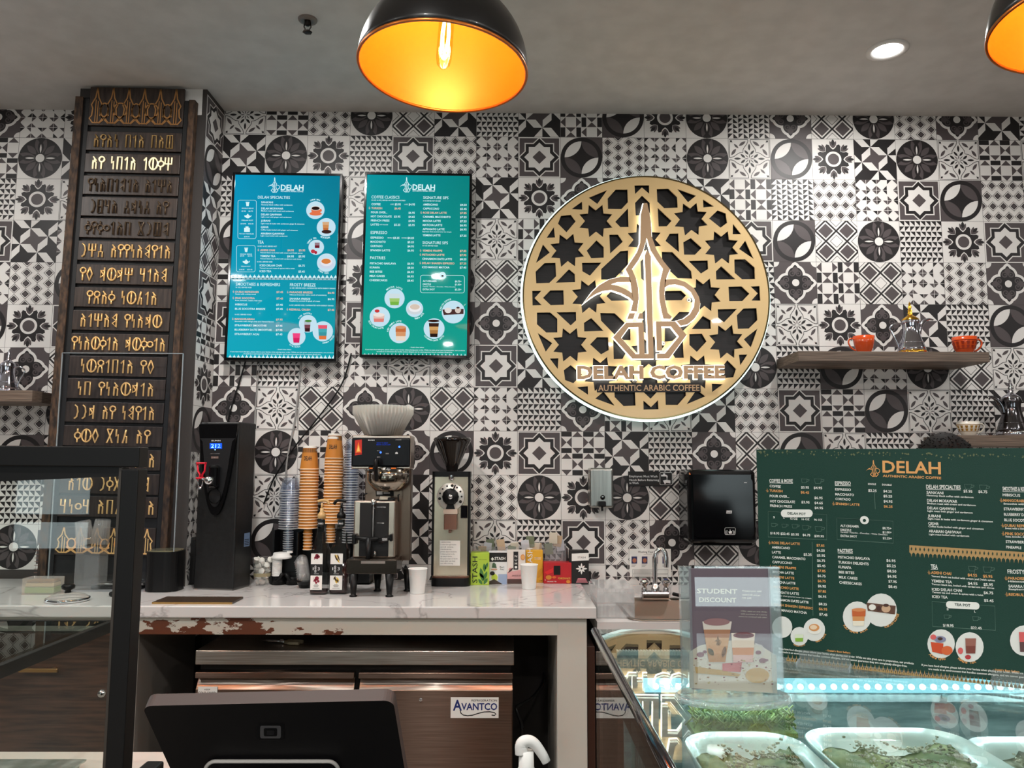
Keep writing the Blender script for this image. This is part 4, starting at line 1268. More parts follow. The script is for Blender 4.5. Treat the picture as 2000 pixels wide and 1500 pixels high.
loops = [ringpts((1.05, 1.08), .001, .06), ringpts((1.05, 1.08), .004, .06), ringpts((.99, .98), .004, .055), ringpts((.96, .93), -.004, .05), ringpts((.92, .88), -.15, .05), ringpts((.80, .74), -.165, .04)]
prev = None
for Lp in loops:
    cur = [b.bm.verts.new(p) for p in Lp]
    if prev:
        for i in range(len(cur)):
            f = b.bm.faces.new((prev[i], prev[(i+1) % len(cur)], cur[(i+1) % len(cur)], cur[i])); f.material_index = b.mi(SST); f.smooth = True
    prev = cur
f = b.bm.faces.new(prev); f.material_index = b.mi(SST)
b.build('basin', snk)
b = MB(); b.lathe([(0, .003), (.03, .003), (.038, .001)], CHROME, 24, frame((0, 0, -.165))); b.build('drain', snk)
fp = PZ(1281, 1172, ZS)
ft = thing('faucet', 'chrome gooseneck faucet with two knobs behind the sink', 'faucet', (fp.x, fp.y+.012, ZS+.0015))
b = MB(); b.box(-.062, .062, -.022, .022, 0, .034, CHROME, bev=.008); b.build('base', ft)
gn = [(0, 0, .03), (0, 0, .155), (.004, 0, .185), (.016, 0, .205), (.03, -.004, .208), (.042, -.01, .195), (.046, -.014, .165), (.046, -.014, .135)]
def smoothpath(P, n=6):
    out = []
    for i in range(len(P)-1):
        p0 = Vector(P[max(i-1, 0)]); p1 = Vector(P[i]); p2 = Vector(P[i+1]); p3 = Vector(P[min(i+2, len(P)-1)])
        for k in range(n):
            t = k/n; out.append(tuple(.5*((2*p1)+(-p0+p2)*t+(2*p0-5*p1+4*p2-p3)*t*t+(-p0+3*p1-3*p2+p3)*t**3)))
    out.append(tuple(P[-1])); return out
b = MB(); b.tube(smoothpath(gn), .0105, CHROME, 14); b.lathe([(.019, .034), (.019, .05), (.013, .058), (.0105, .065)], CHROME, 20); b.build('spout', ft)
for s in (-1, 1):
    b = MB(); F = frame((s*.046, 0, .034)); b.lathe([(.013, 0), (.013, .012), (.009, .018), (.017, .028), (.019, .040), (.014, .048), (0, .049)], CHROME, 16, F)
    kb = b.build('knob', ft)
    b = MB(); b.lathe([(.010, .0495), (.010, .0515), (0, .0515)], mat('knob_red' if s < 0 else 'knob_blue', (120, 30, 36) if s < 0 else (60, 60, 110), .3), 16, F); b.build('cap', kb)
b = MB(); b.box(.066, .105, -.006, .006, .03, .045, BLACK, F=Matrix.Rotation(R_(12), 4, 'Y'), bev=.005); b.build('lever', ft)

# clear drawer box standing by the sink
dp = PZ(1163, 1214, ZS)
cd = thing('clear_drawer_box', 'clear plastic drawer box at the corner between worktop and sink', 'box', (XR+.006+.075, 3.15, ZS))
CLR2 = glass('clear_drawer_plastic', (252, 252, 252), .08, 1.6, .14)
def clear_shell(b, x0, x1, y0, y1, z0, z1, mt, t=.002, lid=False):
    b.box(x0, x1, y0, y0+t, z0, z1, mt); b.box(x0, x1, y1-t, y1, z0, z1, mt); b.box(x0, x0+t, y0+t, y1-t, z0, z1, mt); b.box(x1-t, x1, y0+t, y1-t, z0, z1, mt); b.box(x0, x1, y0, y1, z0, z0+t, mt)
    if lid: b.box(x0, x1, y0, y1, z1, z1+t, mt)
for k in range(2):
    b = MB(); clear_shell(b, -.07, .07, -.14, .1, .002+.055*k, .052+.055*k, CLR2, lid=True)
    for i in range(9): b.box(-.06+.015*i-.001, -.06+.015*i+.001, -.1425, -.14, .006+.055*k, .05+.055*k, CLR2)
    b.build('drawer', cd)

# ---------------------------------------------------------------- fridge under the worktop
FY = YF+.05
fx0, fx1 = PY(381, 1290, FY).x, PY(1004, 1290, FY).x
fc = (fx0+fx1)/2; fw = (fx1-fx0)/2
ft_ = PY(700, 1271, FY).z; fb_ = PY(700, 1299, FY).z
fr = thing('undercounter_fridge', 'stainless two-door undercounter fridge below the marble worktop', 'fridge', (fc, FY, 0))
b = MB(); b.box(-fw+.012, fw-.012, .03, .535, .09, ft_-.045, mat('fridge_body', (40, 38, 37), .4, .6)); b.build('cabinet_body', fr)
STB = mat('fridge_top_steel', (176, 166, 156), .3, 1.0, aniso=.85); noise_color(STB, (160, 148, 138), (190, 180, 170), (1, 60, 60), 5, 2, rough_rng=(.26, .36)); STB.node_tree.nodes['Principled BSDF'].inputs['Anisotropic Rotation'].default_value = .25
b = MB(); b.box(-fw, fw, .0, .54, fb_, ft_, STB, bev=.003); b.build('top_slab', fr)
dz1 = PY(700, 1312, FY).z
mid = PY(694, 1400, FY).x-fc
for (a0, a1) in ((-fw+.006, mid-.006), (mid+.010, fw-.004)):
    b = MB(); zz = dz1
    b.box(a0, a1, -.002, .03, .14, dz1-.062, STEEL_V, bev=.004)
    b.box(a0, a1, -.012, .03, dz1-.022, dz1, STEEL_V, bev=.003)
    # recessed slanted grip
    F = frame((0, 0, 0), (0, 1, 0), (0, 0, 1), (1, 0, 0))
    b.prism([(.022, dz1-.024), (.026, dz1-.024), (-.001, dz1-.063), (-.001, dz1-.069), (.022, dz1-.069)], a0+.002, a1-.002, STB, F)
    d = b.build('door', fr)
    if a0 > 0 or a1 > fw*.8:
        # brand plate
        b = MB(); pl_ = Plane((fc, FY-.0025, 0))
        q0 = pl_.uv(880, 1402); q1 = pl_.uv(974, 1362)
        b.box(q0[0], q1[0], -.0045, -.0022, q0[1], q1[1], PAPER)
        F2 = front_at(0, -.0046, 0); NAVY = mat('plate_navy', (28, 44, 110), .5)
        INK = mat('ink_black', (22, 20, 20), .6)
        s = Sheet(b, pl_, 260, 1180, 2.174, F2, NAVY, INK, .0001)
        s.line(1393, 1546, 433, 30, 'VANTCO', NAVY, 1.3); s.line(1358, 1396, 427, 46, 'A', NAVY, 1.3)
        s.line(1437, 1545, 408, 9, 'REFRIGERATION', INK, .6)
        sw = [s.uv(*p) for p in smoothpath2([(1388, 450), (1396, 466), (1420, 473), (1450, 468), (1485, 458), (1515, 457), (1538, 462), (1536, 472), (1520, 470)])] if 'smoothpath2' in globals() else [s.uv(*p) for p in [(1388, 450), (1392, 462), (1402, 470), (1420, 473), (1440, 471), (1465, 463), (1490, 457), (1515, 456), (1534, 460), (1541, 466), (1534, 472), (1522, 470)]]
        add_stroke(b, sw, .0035, INK, F2, .0002)
        b.build('brand_plate', d)
    else:
        b = MB(); pl_ = Plane((fc, FY-.0025, 0)); q0 = pl_.uv(384, 1420); q1 = pl_.uv(425, 1341)
        b.box(q0[0], q1[0], -.0045, -.0022, q0[1], q1[1], PAPER)
        F2 = front_at(0, -.0046, 0); INK = mat('ink_black', (22, 20, 20), .6)
        s = Sheet(b, pl_, 260, 1180, 2.174, F2, INK, INK, .0001)
        s.line(304, 328, 362, 6, 'KEEP', INK, 1); s.line(277, 351, 377, 13, 'COLD FOOD', INK, 1.3); s.line(312, 340, 399, 6, 'BELOW', INK, 1); s.line(304, 344, 413, 16, '41°F', INK, 1.3)
        s.poly([(278, 388), (352, 388), (352, 389.5), (278, 389.5)], INK); s.poly([(284, 390), (285.5, 390), (285.5, 500), (284, 500)], INK); s.poly([(291, 390), (292.5, 390), (292.5, 500), (291, 500)], INK)
        b.build('food_sticker', d)
b = MB(); b.box(-fw+.02, fw-.02, .03, .5, .02, .09, BLACK)
for s in (-1, 1):
    for yy in (.06, .46): b.lathe([(.02, 0), (.02, .04)], BLACK, 12, frame((s*(fw-.06), yy, 0)))
b.build('plinth', fr)
b = MB(); b.lathe([(0, .005), (.006, .005), (.007, 0)], CHROME, 14, front_at(PY(822, 1366, FY).x-fc, -.0022, PY(822, 1366, FY).z)); b.build('door_lock', fr)
# pliers-like tool on the fridge
tp = PZ(550, 1257, ft_)
tl = thing('hand_tool', 'hand pliers with beige grips lying on the fridge top', 'tool', (tp.x, max(tp.y, FY+.05), ft_+.008), R_(-14))
GRIP = mat('tool_grip', (150, 138, 112), .5)
b = MB(); b.tube([(-.085, .006, 0), (-.05, .004, 0), (-.01, 0, 0), (.02, -.008, 0)], lambda t: .002+.004*t, CHROME, 8); b.tube([(-.075, -.008, 0), (-.03, -.004, 0), (0, .0, .001), (.02, .010, 0)], lambda t: .002+.004*t, CHROME, 8); b.lathe([(.0, .009), (.007, .009), (.007, -.006), (0, -.006)], CHROME, 12); b.build('jaws', tl)
for s in (-1, 1):
    b = MB(); b.tube([(.02, s*.009, 0), (.045, s*.016, 0), (.08, s*.014, 0)], .007, GRIP, 8); b.build('grip', tl)
# cables in the gap beside the fridge
def cable(name, pts, r, mt, label, cat='cable', group=None):
    b = MB(); P = [Vector(p) for p in pts]; o = P[0]
    b.tube(smoothpath([tuple(p-o) for p in P]), r, mt, 8); t = b.build(name, None, o); return tag(t, label, cat, group)
cable('power_cable', [PY(1062, 1315, WALL_Y-.006), PY(1060, 1335, 3.35), PY(1040, 1362, 3.15), PY(1020, 1374, 3.1), PY(1008, 1384, 3.05), PY(1018, 1412, 3.05), PY(1018, 1435, 3.05), PY(1006, 1458, 3.1)], .006, BLACK, 'black power cable looping in the gap right of the fridge')

# ---------------------------------------------------------------- cords hanging down the wall
GREYC = mat('grey_cord', (150, 148, 146), .5)
yw = WALL_Y-.012
cable('wall_cable', [PY(480, 704, yw), PY(468, 745, yw), PY(455, 785, yw), PY(444, 830, yw), PY(440, 900, yw)], .0035, BLACK, 'black cord hanging from the left screen down behind the water boiler')
cable('wall_cable', [PY(686, 690, yw), PY(672, 740, yw), PY(650, 778, yw), PY(610, 830, yw), PY(570, 880, yw), PY(535, 935, yw), PY(515, 985, yw)], .0035, BLACK, 'black cord running slantwise from between the screens to the boiler')
cable('wall_cable', [PY(508, 704, yw), PY(503, 745, yw), PY(499, 790, yw), PY(497, 840, yw), PY(496, 960, yw)], .0028, GREYC, 'thin pale cord hanging straight from the left screen')
cable('wall_cable', [PY(588, 704, yw), PY(583, 760, yw), PY(576, 820, yw), PY(566, 870, yw), PY(560, 905, yw), PY(558, 945, yw)], .0042, GREYC, 'thicker pale cord hanging down to the clear cups')

# ---------------------------------------------------------------- wall fittings over the sink
ys = WALL_Y-.003
def wall_thing(name, label, cat, px, py, Y=ys): 
    p = PY(px, py, Y); return thing(name, label, cat, p)
x0, x1 = PY(1152, 950, WALL_Y-.1).x, PY(1198, 950, WALL_Y-.1).x; z0, z1 = PY(1175, 992, WALL_Y-.1).z, PY(1175, 914, WALL_Y-.1).z
sd = thing('soap_dispenser', 'brushed steel soap dispenser on the tiled wall left of the hand washing sign', 'soap dispenser', ((x0+x1)/2, ys, z0))
SS2 = mat('dispenser_steel', (172, 172, 166), .3, 1.0); noise_color(SS2, (160, 160, 155), (184, 184, 178), (60, 60, 1), 4, 2)
w2 = (x1-x0)/2
b = MB(); b.box(-w2, w2, -.1, 0, .0, z1-z0, SS2, bev=.010, seg=4); b.build('body', sd)
b = MB(); b.box(-.018, .016, -.125, -.1, .006, .030, BLACK, bev=.004); b.tube([(0, -.112, .006), (0, -.112, -.012)], .005, BLACK, 8); b.build('push_valve', sd)
b = MB(); b.lathe([(0, .004), (.010, .004), (.011, 0)], BLACK_GLOSS, 20, front_at(.004, -.1, .046)); b.lathe([(0, .006), (.004, .005)], CHROME, 10, front_at(.004, -.1, .048)); b.build('sight_window', sd)
# hand washing notice
pl_ = Plane(PY(1270, 935, ys)); sg = thing('hand_washing_sign', 'small black sign telling employees to wash their hands', 'sign', pl_.o)
b = MB(); q0 = pl_.uv(1227, 949); q1 = pl_.uv(1313, 921)
b.box(q0[0], q1[0], -.005, 0, q0[1], q1[1], BLACK_MATTE, bev=.001)
SGW = mat('sign_white', (214, 214, 214), .6)
s = Sheet(b, pl_, 1120, 880, 4.1667, front_at(0, -.0052, 0), SGW, SGW, .0001)
s.line(453, 682, 208, 19, 'Employees Must Wash', SGW, .2); s.line(453, 695, 238, 19, 'Hands Before Returning', SGW, .2); s.line(453, 530, 262, 19, 'to Work', SGW, .2)
s.rbox(702, 802, 178, 278, 10, 3, SGW)
s.poly([(712, 196), (752, 196), (764, 206), (764, 222), (756, 222), (754, 210), (712, 210)], SGW); s.poly([(728, 186), (744, 186), (744, 196), (728, 196)], SGW)
for i in range(5): s.poly([(726+i*3, 244+i*6), (752, 238+i*4), (786, 242+i*5), (788, 248+i*5), (756, 246+i*4), (730+i*3, 250+i*6)], SGW, .0001*i)
for x in (756, 761): s.poly([(x, 224), (x+2, 224), (x+2, 236), (x, 236)], SGW)
b.build('sign_panel', sg)
# towel dispenser
x0, x1 = PY(1344, 990, WALL_Y-.2).x, PY(1478, 990, WALL_Y-.2).x; z0, z1 = PY(1410, 1064, WALL_Y-.2).z, PY(1410, 917, WALL_Y-.2).z
td = thing('towel_dispenser', 'large glossy black paper towel dispenser on the tiled wall', 'towel dispenser', ((x0+x1)/2, ys, z0))
w2 = (x1-x0)/2; hgt = z1-z0
b = MB(); F = frame((0, 0, 0), (0, -1, 0), (0, 0, 1), (-1, 0, 0))
b.box(-w2, w2, -.2, 0, 0, hgt, BLACK_GLOSS, bev=.022, seg=4); b.build('body', td)
b = MB(); P = rrect(-w2+.022, w2-.018, .03, hgt-.035, .02)
b.prism(P, .2, .207, BLACK_GLOSS, FRONT); b.build('front_cover', td)
b = MB(); pl_ = Plane(Vector(((x0+x1)/2, ys-.2075, z0)))
s = Sheet(b, pl_, 1120, 880, 4.1667, front_at(0, -.2076, 0), SGW, SGW, .0001)
s.poly([(1246, 488), (1290, 488), (1288, 512), (1244, 512)], SGW); s.line(1250, 1284, 500, 14, 'tork', BLACK, 1.0)
s.rbox(1232, 1318, 628, 684, 10, 2.5, SGW); s.line(1238, 1256, 660, 26, '((', SGW, .6); s.line(1294, 1312, 660, 26, '))', SGW, .6)
s.poly([(1266, 676), (1262, 658), (1268, 656), (1272, 664), (1272, 642), (1277, 642), (1278, 654), (1290, 656), (1288, 676)], SGW); s.poly([(1388, 258), (1412, 258), (1412, 264), (1388, 264)], SGW)
b.build('markings', td)
b = MB(); b.box(-w2+.02, w2-.02, -.19, -.02, -.004, .0, BLACK); b.box(-.09, .09, -.19, -.17, .004, .014, mat('slot', (4, 4, 4), .6)); b.build('towel_slot', td)
# washing poster
pl_ = Plane(PY(1269, 1100, WALL_Y-.005)); po = thing('hand_washing_poster', 'white instruction poster with small photos on the wall behind the faucet', 'poster', pl_.o)
b = MB(); q0 = pl_.uv(1230, 1127); q1 = pl_.uv(1310, 1072)
b.box(q0[0], q1[0], -.001, .0, q0[1], q1[1], PAPER)
s = Sheet(b, pl_, 1120, 880, 4.1667, front_at(0, -.0012, 0), INK, INK, .0001)
s.line(525, 710, 824, 16, 'Washing Your Hands', INK, .6); s.poly([(570, 843), (640, 841), (640, 843), (570, 845)], INK)
for i, x in enumerate((472, 556, 640, 724)):
    s.poly([(x, 862), (x+46, 862), (x+46, 920), (x, 920)], mat('photo_blue', (52, 54, 92), .6)); s.ell(x+24, 894, 16, 18, mat('photo_skin', (168, 104, 76), .6), .0002)
    for k in range(3): s.poly([(x, 928+k*7), (x+42-8*k, 928+k*7), (x+42-8*k, 930+k*7), (x, 930+k*7)], mat('ink_grey', (120, 118, 116), .6))
for y in (968, 1008):
    s.rbox(480, 770, y, y+34, 2, 2, mat('ink_grey', (120, 118, 116), .6))
    for k in range(4): s.poly([(488, y+6+k*7), (690-20*k, y+6+k*7), (690-20*k, y+8+k*7), (488, y+8+k*7)], mat('ink_grey', (120, 118, 116), .6))
b.build('poster_sheet', po)

# ---------------------------------------------------------------- floating shelves and what stands on them
def shelf(x0, x1, y0, z0, z1, label):
    b = MB(); b.box(x0, x1, y0, WALL_Y-.002, z0, z1, WOOD_SHELF, bev=.0015); return tag(b.build('floating_shelf'), label, 'shelf')
SHY = WALL_Y/1.082
sx0, sx1 = PY(1559, 690, SHY).x, PY(1933, 695, SHY).x; sz1, sz0 = PY(1740, 686.5, SHY).z, PY(1740, 706, SHY).z
shelf(sx0, sx1, SHY, sz0, sz1, 'long grey-brown floating shelf right of the round sign')
tx0 = PY(1870, 862, SHY).x; tz1, tz0 = PY(1950, 850, SHY).z, PY(1950, 871, SHY).z
shelf(tx0, tx0+.9, SHY, tz0, tz1, 'lower grey-brown shelf at the right edge, above the menu board')
ux1 = PY(63, 770, SHY).x; uz1, uz0 = PY(10, 762, SHY).z, PY(40, 784, SHY).z
shelf(ux1-.7, ux1, SHY, uz0, uz1, 'dark floating shelf at the left edge beside the pillar')
SILV = mat('dallah_silver', (205, 205, 215), .08, 1.0); SILVD = mat('dallah_dark_silver', (120, 118, 122), .1, 1.0)
def dallah(loc, h, flip, body, trimm, label):
    t = thing('coffee_pot', label, 'coffee pot', loc)
    if flip: t.rotation_euler = (0, 0, R_(180))
    k = h
    b = MB(); b.lathe([(0, .075*k), (.24*k, .075*k), (.232*k, .13*k), (.205*k, .22*k), (.165*k, .34*k), (.142*k, .44*k), (.138*k, .52*k), (.15*k, .60*k), (.155*k, .63*k), (.14*k, .645*k)], body, 40); b.build('body', t)
    b = MB(); b.lathe([(0, 0), (.235*k, 0), (.25*k, .02*k), (.245*k, .07*k), (.236*k, .085*k)], trimm, 48, mod=lambda a, r, z: 1+.025*math.cos(16*a)); b.build('base_band', t)
    b = MB(); b.lathe([(.15*k, .635*k), (.145*k, .66*k), (.10*k, .70*k), (.06*k, .725*k), (.035*k, .75*k), (.05*k, .775*k), (.03*k, .80*k), (.042*k, .825*k), (.022*k, .85*k), (.036*k, .885*k), (.018*k, .92*k), (.022*k, .94*k), (.006*k, .98*k), (0, k)], trimm, 24); b.build('lid', t)
    b = MB(); b.tube(smoothpath([(-.14*k, 0, .575*k), (-.26*k, 0, .585*k), (-.36*k, 0, .53*k), (-.375*k, 0, .47*k), (-.30*k, 0, .32*k), (-.235*k, 0, .16*k), (-.24*k, 0, .03*k)]), .017*k, body, 8); b.build('handle', t)
    b = MB(); b.tube(smoothpath([(.13*k, 0, .40*k), (.17*k, 0, .52*k), (.24*k, 0, .62*k), (.33*k, 0, .665*k), (.42*k, 0, .655*k)]), lambda u: (.055-.043*u)*k, body, 10); b.build('spout', t)
    b = MB(); b.lathe([(.152*k, .585*k), (.162*k, .60*k), (.152*k, .615*k)], body, 32); b.lathe([(.205*k, .22*k), (.212*k, .225*k), (.200*k, .238*k)], body, 32); b.build('ring', t)
    return t
def shelfpt(px, z, Y): 
    p = PY(px, 700, Y); return Vector((PY(px, 700, Y).x, Y, z))
yb = SHY+.12
def at_shelf(px, z, Y): return Vector((PY(px, 690, Y).x, Y, z))
dallah(at_shelf(1781, sz1, yb), PY(1781, 588, yb).z-sz1-.0, False, SILV, GOLD, 'silver coffee pot with gold lid and base, between two orange cups on the long shelf')
dallah(at_shelf(1969, tz1, yb), PY(1969, 738, yb).z-tz1, True, SILVD, SILV, 'dark silver coffee pot on the lower shelf at the right edge')
dallah(at_shelf(18, uz1, yb), PY(18, 681, yb).z-uz1, True, SILV, SILV, 'silver coffee pot on the left shelf beside the pillar')
CUPO = mat('orange_cup_glaze', (206, 76, 28), .18, coat=.4); CUPG = mat('cup_gold_print', (190, 140, 50), .25, .6); CUPW = mat('white_porcelain', (226, 218, 204), .2, coat=.3); CUPR = mat('orange_cup_lines', (150, 44, 18), .3)
def tea_cup(loc, r, h, flip, m0, m1, label, dec):
    t = thing('tea_cup', label, 'cup', loc)
    if flip: t.rotation_euler = (0, 0, R_(180))
    b = MB(); prof = [(0, .004), (r*.5, .004), (r*.52, 0), (r*.56, .003), (r*.80, h*.32), (r*.93, h*.62), (r, h), (r*.97, h), (r*.90, h*.62), (r*.76, h*.32), (r*.5, h*.12), (0, h*.1)]
    b.lathe(prof, m0, 36)
    if dec == 'band':
        def rad(z): return r*(.80+(z/h-.32)*.43)+.0008
        for k in range(14):
            a = 2*math.pi*k/14
            for (z0_, z1_) in ((.34, .5), (.54, .72)):
                pts = [(rad(h*zz)*math.cos(a+da), rad(h*zz)*math.sin(a+da), h*zz) for zz, da in ((z0_, -.09), (z0_, .09), (z1_, .13), (z1_, -.13))]
                b.face(pts, m1)
        b.lathe([(rad(h*.3), h*.3), (rad(h*.32)+.0003, h*.32)], m1, 36); b.lathe([(rad(h*.76), h*.76), (rad(h*.80), h*.80)], m1, 36)
    b.build('bowl', t)
    b = MB(); b.tube(smoothpath([(-r*.93, 0, h*.82), (-r*1.28, 0, h*.88), (-r*1.5, 0, h*.66), (-r*1.25, 0, h*.36), (-r*.80, 0, h*.2)]), r*.075, m0, 8); b.build('handle', t)
yc = SHY+.09
def cupdim(px0, px1, pyt, z, Y): return (PY(px1, 690, Y).x-PY(px0, 690, Y).x)/2, PY((px0+px1)/2, pyt, Y).z-z
r_, h_ = cupdim(1668, 1708, 657, sz1, yc); tea_cup(at_shelf(1688, sz1, yc), r_, h_, False, CUPO, CUPR, 'plain orange cup at the left end of the long shelf, handle to the left', 'none')
r_, h_ = cupdim(1863, 1908, 659, sz1, yc); tea_cup(at_shelf(1885, sz1, yc), r_, h_, True, CUPO, CUPR, 'orange cup with dark pattern at the right end of the long shelf', 'band')
r_, h_ = cupdim(1863, 1904, 824, tz1, yc); tea_cup(at_shelf(1883, tz1, yc), r_, h_, True, CUPW, CUPG, 'white cup with gold pattern on the lower right shelf', 'band')
# ---------------------------------------------------------------- machines and goods on the worktop
def on(px, py): return PZ(px, py, ZC)
def hz(px, py, Y): return PY(px, py, Y).z-ZC        # height above the worktop
def wd(px0, px1, Y): return PY(px1, 1000, Y).x-PY(px0, 1000, Y).x

# hot water machine
bl_, br_ = on(377, 1151), on(455, 1154)
ang = math.atan2(br_.y-bl_.y, br_.x-bl_.x)
bc = (bl_+br_)/2; bwid = (br_-bl_).length/2
bh = hz(420, 824, bc.y)
wm = thing('hot_water_machine', 'tall black hot water machine with a red tap and a blue display', 'hot water machine', (bc.x, bc.y, ZC), ang)
BODY = mat('boiler_black', (19, 19, 20), .42); noise_color(BODY, (17, 17, 18), (24, 24, 25), (1, 1, 1), 60, 2, bump=.08)
b = MB(); b.box(-bwid, bwid, .0, .135, .004, bh, BODY, bev=.006); b.build('housing', wm)
b = MB(); b.box(-bwid+.004, bwid-.004, .002, .13, 0, .005, mat('boiler_foot', (120, 118, 116), .4, .6)); b.build('base_plate', wm)
b = MB()                                           # curved shield on the front
W = bwid*.97
outl = []
for i in range(21):
    t = i/20; outl.append((-W+2*W*t, bh*.44+ (abs(2*t-1)**2.3)*bh*.52))
P = [(W, bh*.985), (-W, bh*.985)]+[p for p in outl]
b.prism(P, .0, .012, BLACK_GLOSS, FRONT)
shd = b.build('front_shield', wm)
b = MB(); P2 = [(W*.92, bh*.90), (-W*.92, bh*.90)]+[(x*.86, z+bh*.05) for x, z in outl[1:-1]]
P2 = [(x, min(z, bh*.88)) if abs(x) < W*.91 else (x, z) for x, z in P2]
b.prism(P2, .012, .014, mat('boiler_panel', (30, 30, 32), .35), FRONT); b.build('control_panel', wm)
b = MB(); b.lathe([(.028, 0), (.03, .01)], BLACK, 20, front_at(0, -.012, bh*.555)); b.box(-.018, .022, -.045, -.012, bh*.60, bh*.74, BLACK_GLOSS, bev=.01); b.build('tap_housing', wm)
DB = emis('display_blue', (30, 90, 255), 1.4); DBT = emis('display_digits', (150, 220, 255), 2.5)
b = MB(); pw = Plane((bc.x, bc.y, ZC), (math.cos(ang), math.sin(ang), 0))
F = front_at(0, -.0146, 0)
s = Sheet(b, pw, 370, 780, 3.571, F, DBT, SGW, .0)
s.poly([(156, 306), (240, 306), (240, 344), (156, 344)], DB); s.line(163, 230, 325, 28, '212', DBT, .8)
s.z = .0003
s.disc(193, 351, 4, DBT); s.line(168, 230, 289, 9, 'BUNN', SGW, 1.0); s.line(160, 226, 379, 5, 'HOT WATER', mat('print_grey', (130, 130, 134), .6), .3); s.poly([(165, 398), (216, 398), (216, 413), (165, 413)], mat('plate_brown', (120, 96, 88), .5)); s.line(172, 210, 406, 8, '200 F', SGW, .4)
b.build('display', wm)
RED = mat('tap_red', (206, 20, 46), .25, coat=.4)
tp_ = pw.uv(370+130/3.571, 780+550/3.571)
b = MB(); tx, tz = tp_
b.box(tx-.021, tx+.021, -.060, -.044, tz+.058, tz+.066, RED, bev=.003); b.box(tx-.020, tx+.020, -.060, -.044, tz-.003, tz+.005, RED, bev=.003)
b.tube([(tx-.018, -.052, tz+.06), (tx-.014, -.052, tz+.03), (tx-.005, -.052, tz+.016), (tx-.005, -.052, tz)], .004, RED, 8); b.tube([(tx+.018, -.052, tz+.06), (tx+.016, -.052, tz+.03), (tx+.006, -.052, tz+.016), (tx+.006, -.052, tz)], .004, RED, 8)
b.build('tap_handle', wm)
b = MB(); b.lathe([(.016, .02), (.018, .05), (.013, .06), (0, .06)], CHROME, 18, front_at(tx+.04, -.010, tz-.008)); b.tube([(tx+.04, -.052, tz-.004), (tx+.01, -.054, tz-.002)], .008, CHROME, 10)
b.tube([(tx-.014, -.052, tz-.004), (tx-.007, -.052, tz-.034)], .0022, CHROME, 6); b.tube([(tx+.012, -.052, tz-.004), (tx+.005, -.052, tz-.034)], .0022, CHROME, 6); b.lathe([(.008, -.044), (.009, -.036), (.006, -.032), (0, -.032)], CHROME, 12, frame((tx-.001, -.052, tz))); b.build('tap', wm)
b = MB(); F3 = frame((bwid+.0006, 0, 0), (0, 1, 0), (0, 0, 1), (1, 0, 0))
zc1 = hz(490, 1055, bc.y+.07)
b.flat([(.07, zc1-.026), (.115, zc1-.026), (.115, zc1+.030), (.07, zc1+.030)], mat('sticker_blue', (106, 128, 160), .5), F3, 0)
for k in range(4): b.flat([(.074, zc1-.020+.007*k), (.108, zc1-.020+.007*k), (.108, zc1-.017+.007*k), (.074, zc1-.017+.007*k)], INK, F3, .0003)
b.build('side_sticker', wm)

# black canister with a pale top and the black box behind it
c0 = on(310, 1157); rr = wd(279, 341, c0.y)/2*1.04
cn = thing('canister', 'short round-cornered black canister with a shiny top rim, left of the hot water machine', 'canister', (c0.x-.003, c0.y+rr*.9, ZC))
hc = hz(310, 1078, c0.y)
b = MB(); Pc = rrect(-rr, rr, -rr, rr, rr*.7, 8); b.prism(Pc, 0.003, hc, BLACK); b.prism([(x*.9, y*.9) for x, y in Pc], 0, .003, BLACK_MATTE); b.build('body', cn)
b = MB(); b.prism([(x*.93, y*.93) for x, y in Pc], hc, hc+.004, mat('canister_top', (150, 146, 118), .18, .5)); b.build('top', cn)
bb = thing('loudspeaker', 'plain black box between the canister and the hot water machine', 'box', (on(362, 1140).x, 3.44, ZC))
b = MB(); b.box(-.055, .05, 0, .085, 0, hz(360, 1050, 3.44), BLACK_MATTE, bev=.008); b.build('cabinet', bb)
# long flat tray
tpz = on(380, 1180); tb = on(380, 1169)
x0, x1 = on(299, 1179).x, on(456, 1179).x
b = MB(); b.box(-(x1-x0)/2, (x1-x0)/2, 0, tb.y-tpz.y, 0, .008, mat('tray_wood', (60, 46, 36), .35), bev=.002); b.box(-(x1-x0)/2, (x1-x0)/2, -.002, .001, .0, .0075, BRS)
tag(b.build('wooden_tray', None, ((x0+x1)/2, tpz.y, ZC)), 'flat dark wooden strip tray with brass edge at the worktop front', 'tray')

# black cup organiser holding the stacks
OY = 3.46
ox0, ox1 = PY(531, 1100, OY).x, PY(722, 1100, OY).x
og = thing('cup_organizer', 'black countertop organizer behind the syrup bottles holding the cup stacks', 'organizer', ((ox0+ox1)/2, OY, ZC))
ow = (ox1-ox0)/2; oh = hz(600, 1036, OY)
b = MB(); b.box(-ow, ow, .0, .006, 0, oh*.22, BLACK); b.box(-ow, ow, .096, .102, 0, oh, BLACK); b.box(-ow, -ow+.006, .006, .096, 0, oh, BLACK); b.box(ow-.006, ow, .006, .096, 0, oh, BLACK); b.box(-ow, ow, 0, .102, 0, .006, BLACK); b.build('case', og)
b = MB()
for k in range(1, 4): b.box(-ow+2*ow*k/4-.002, -ow+2*ow*k/4+.002, .006, .096, .006, oh-.01, BLACK)
b.build('dividers', og)
ORNG = mat('paper_cup_orange', (198, 126, 48), .5); RIMW = mat('paper_cup_rim', (252, 222, 190), .5); BASEW = mat('paper_cup_base', (232, 228, 220), .5); PRINT = mat('paper_cup_print', (60, 44, 30), .6)
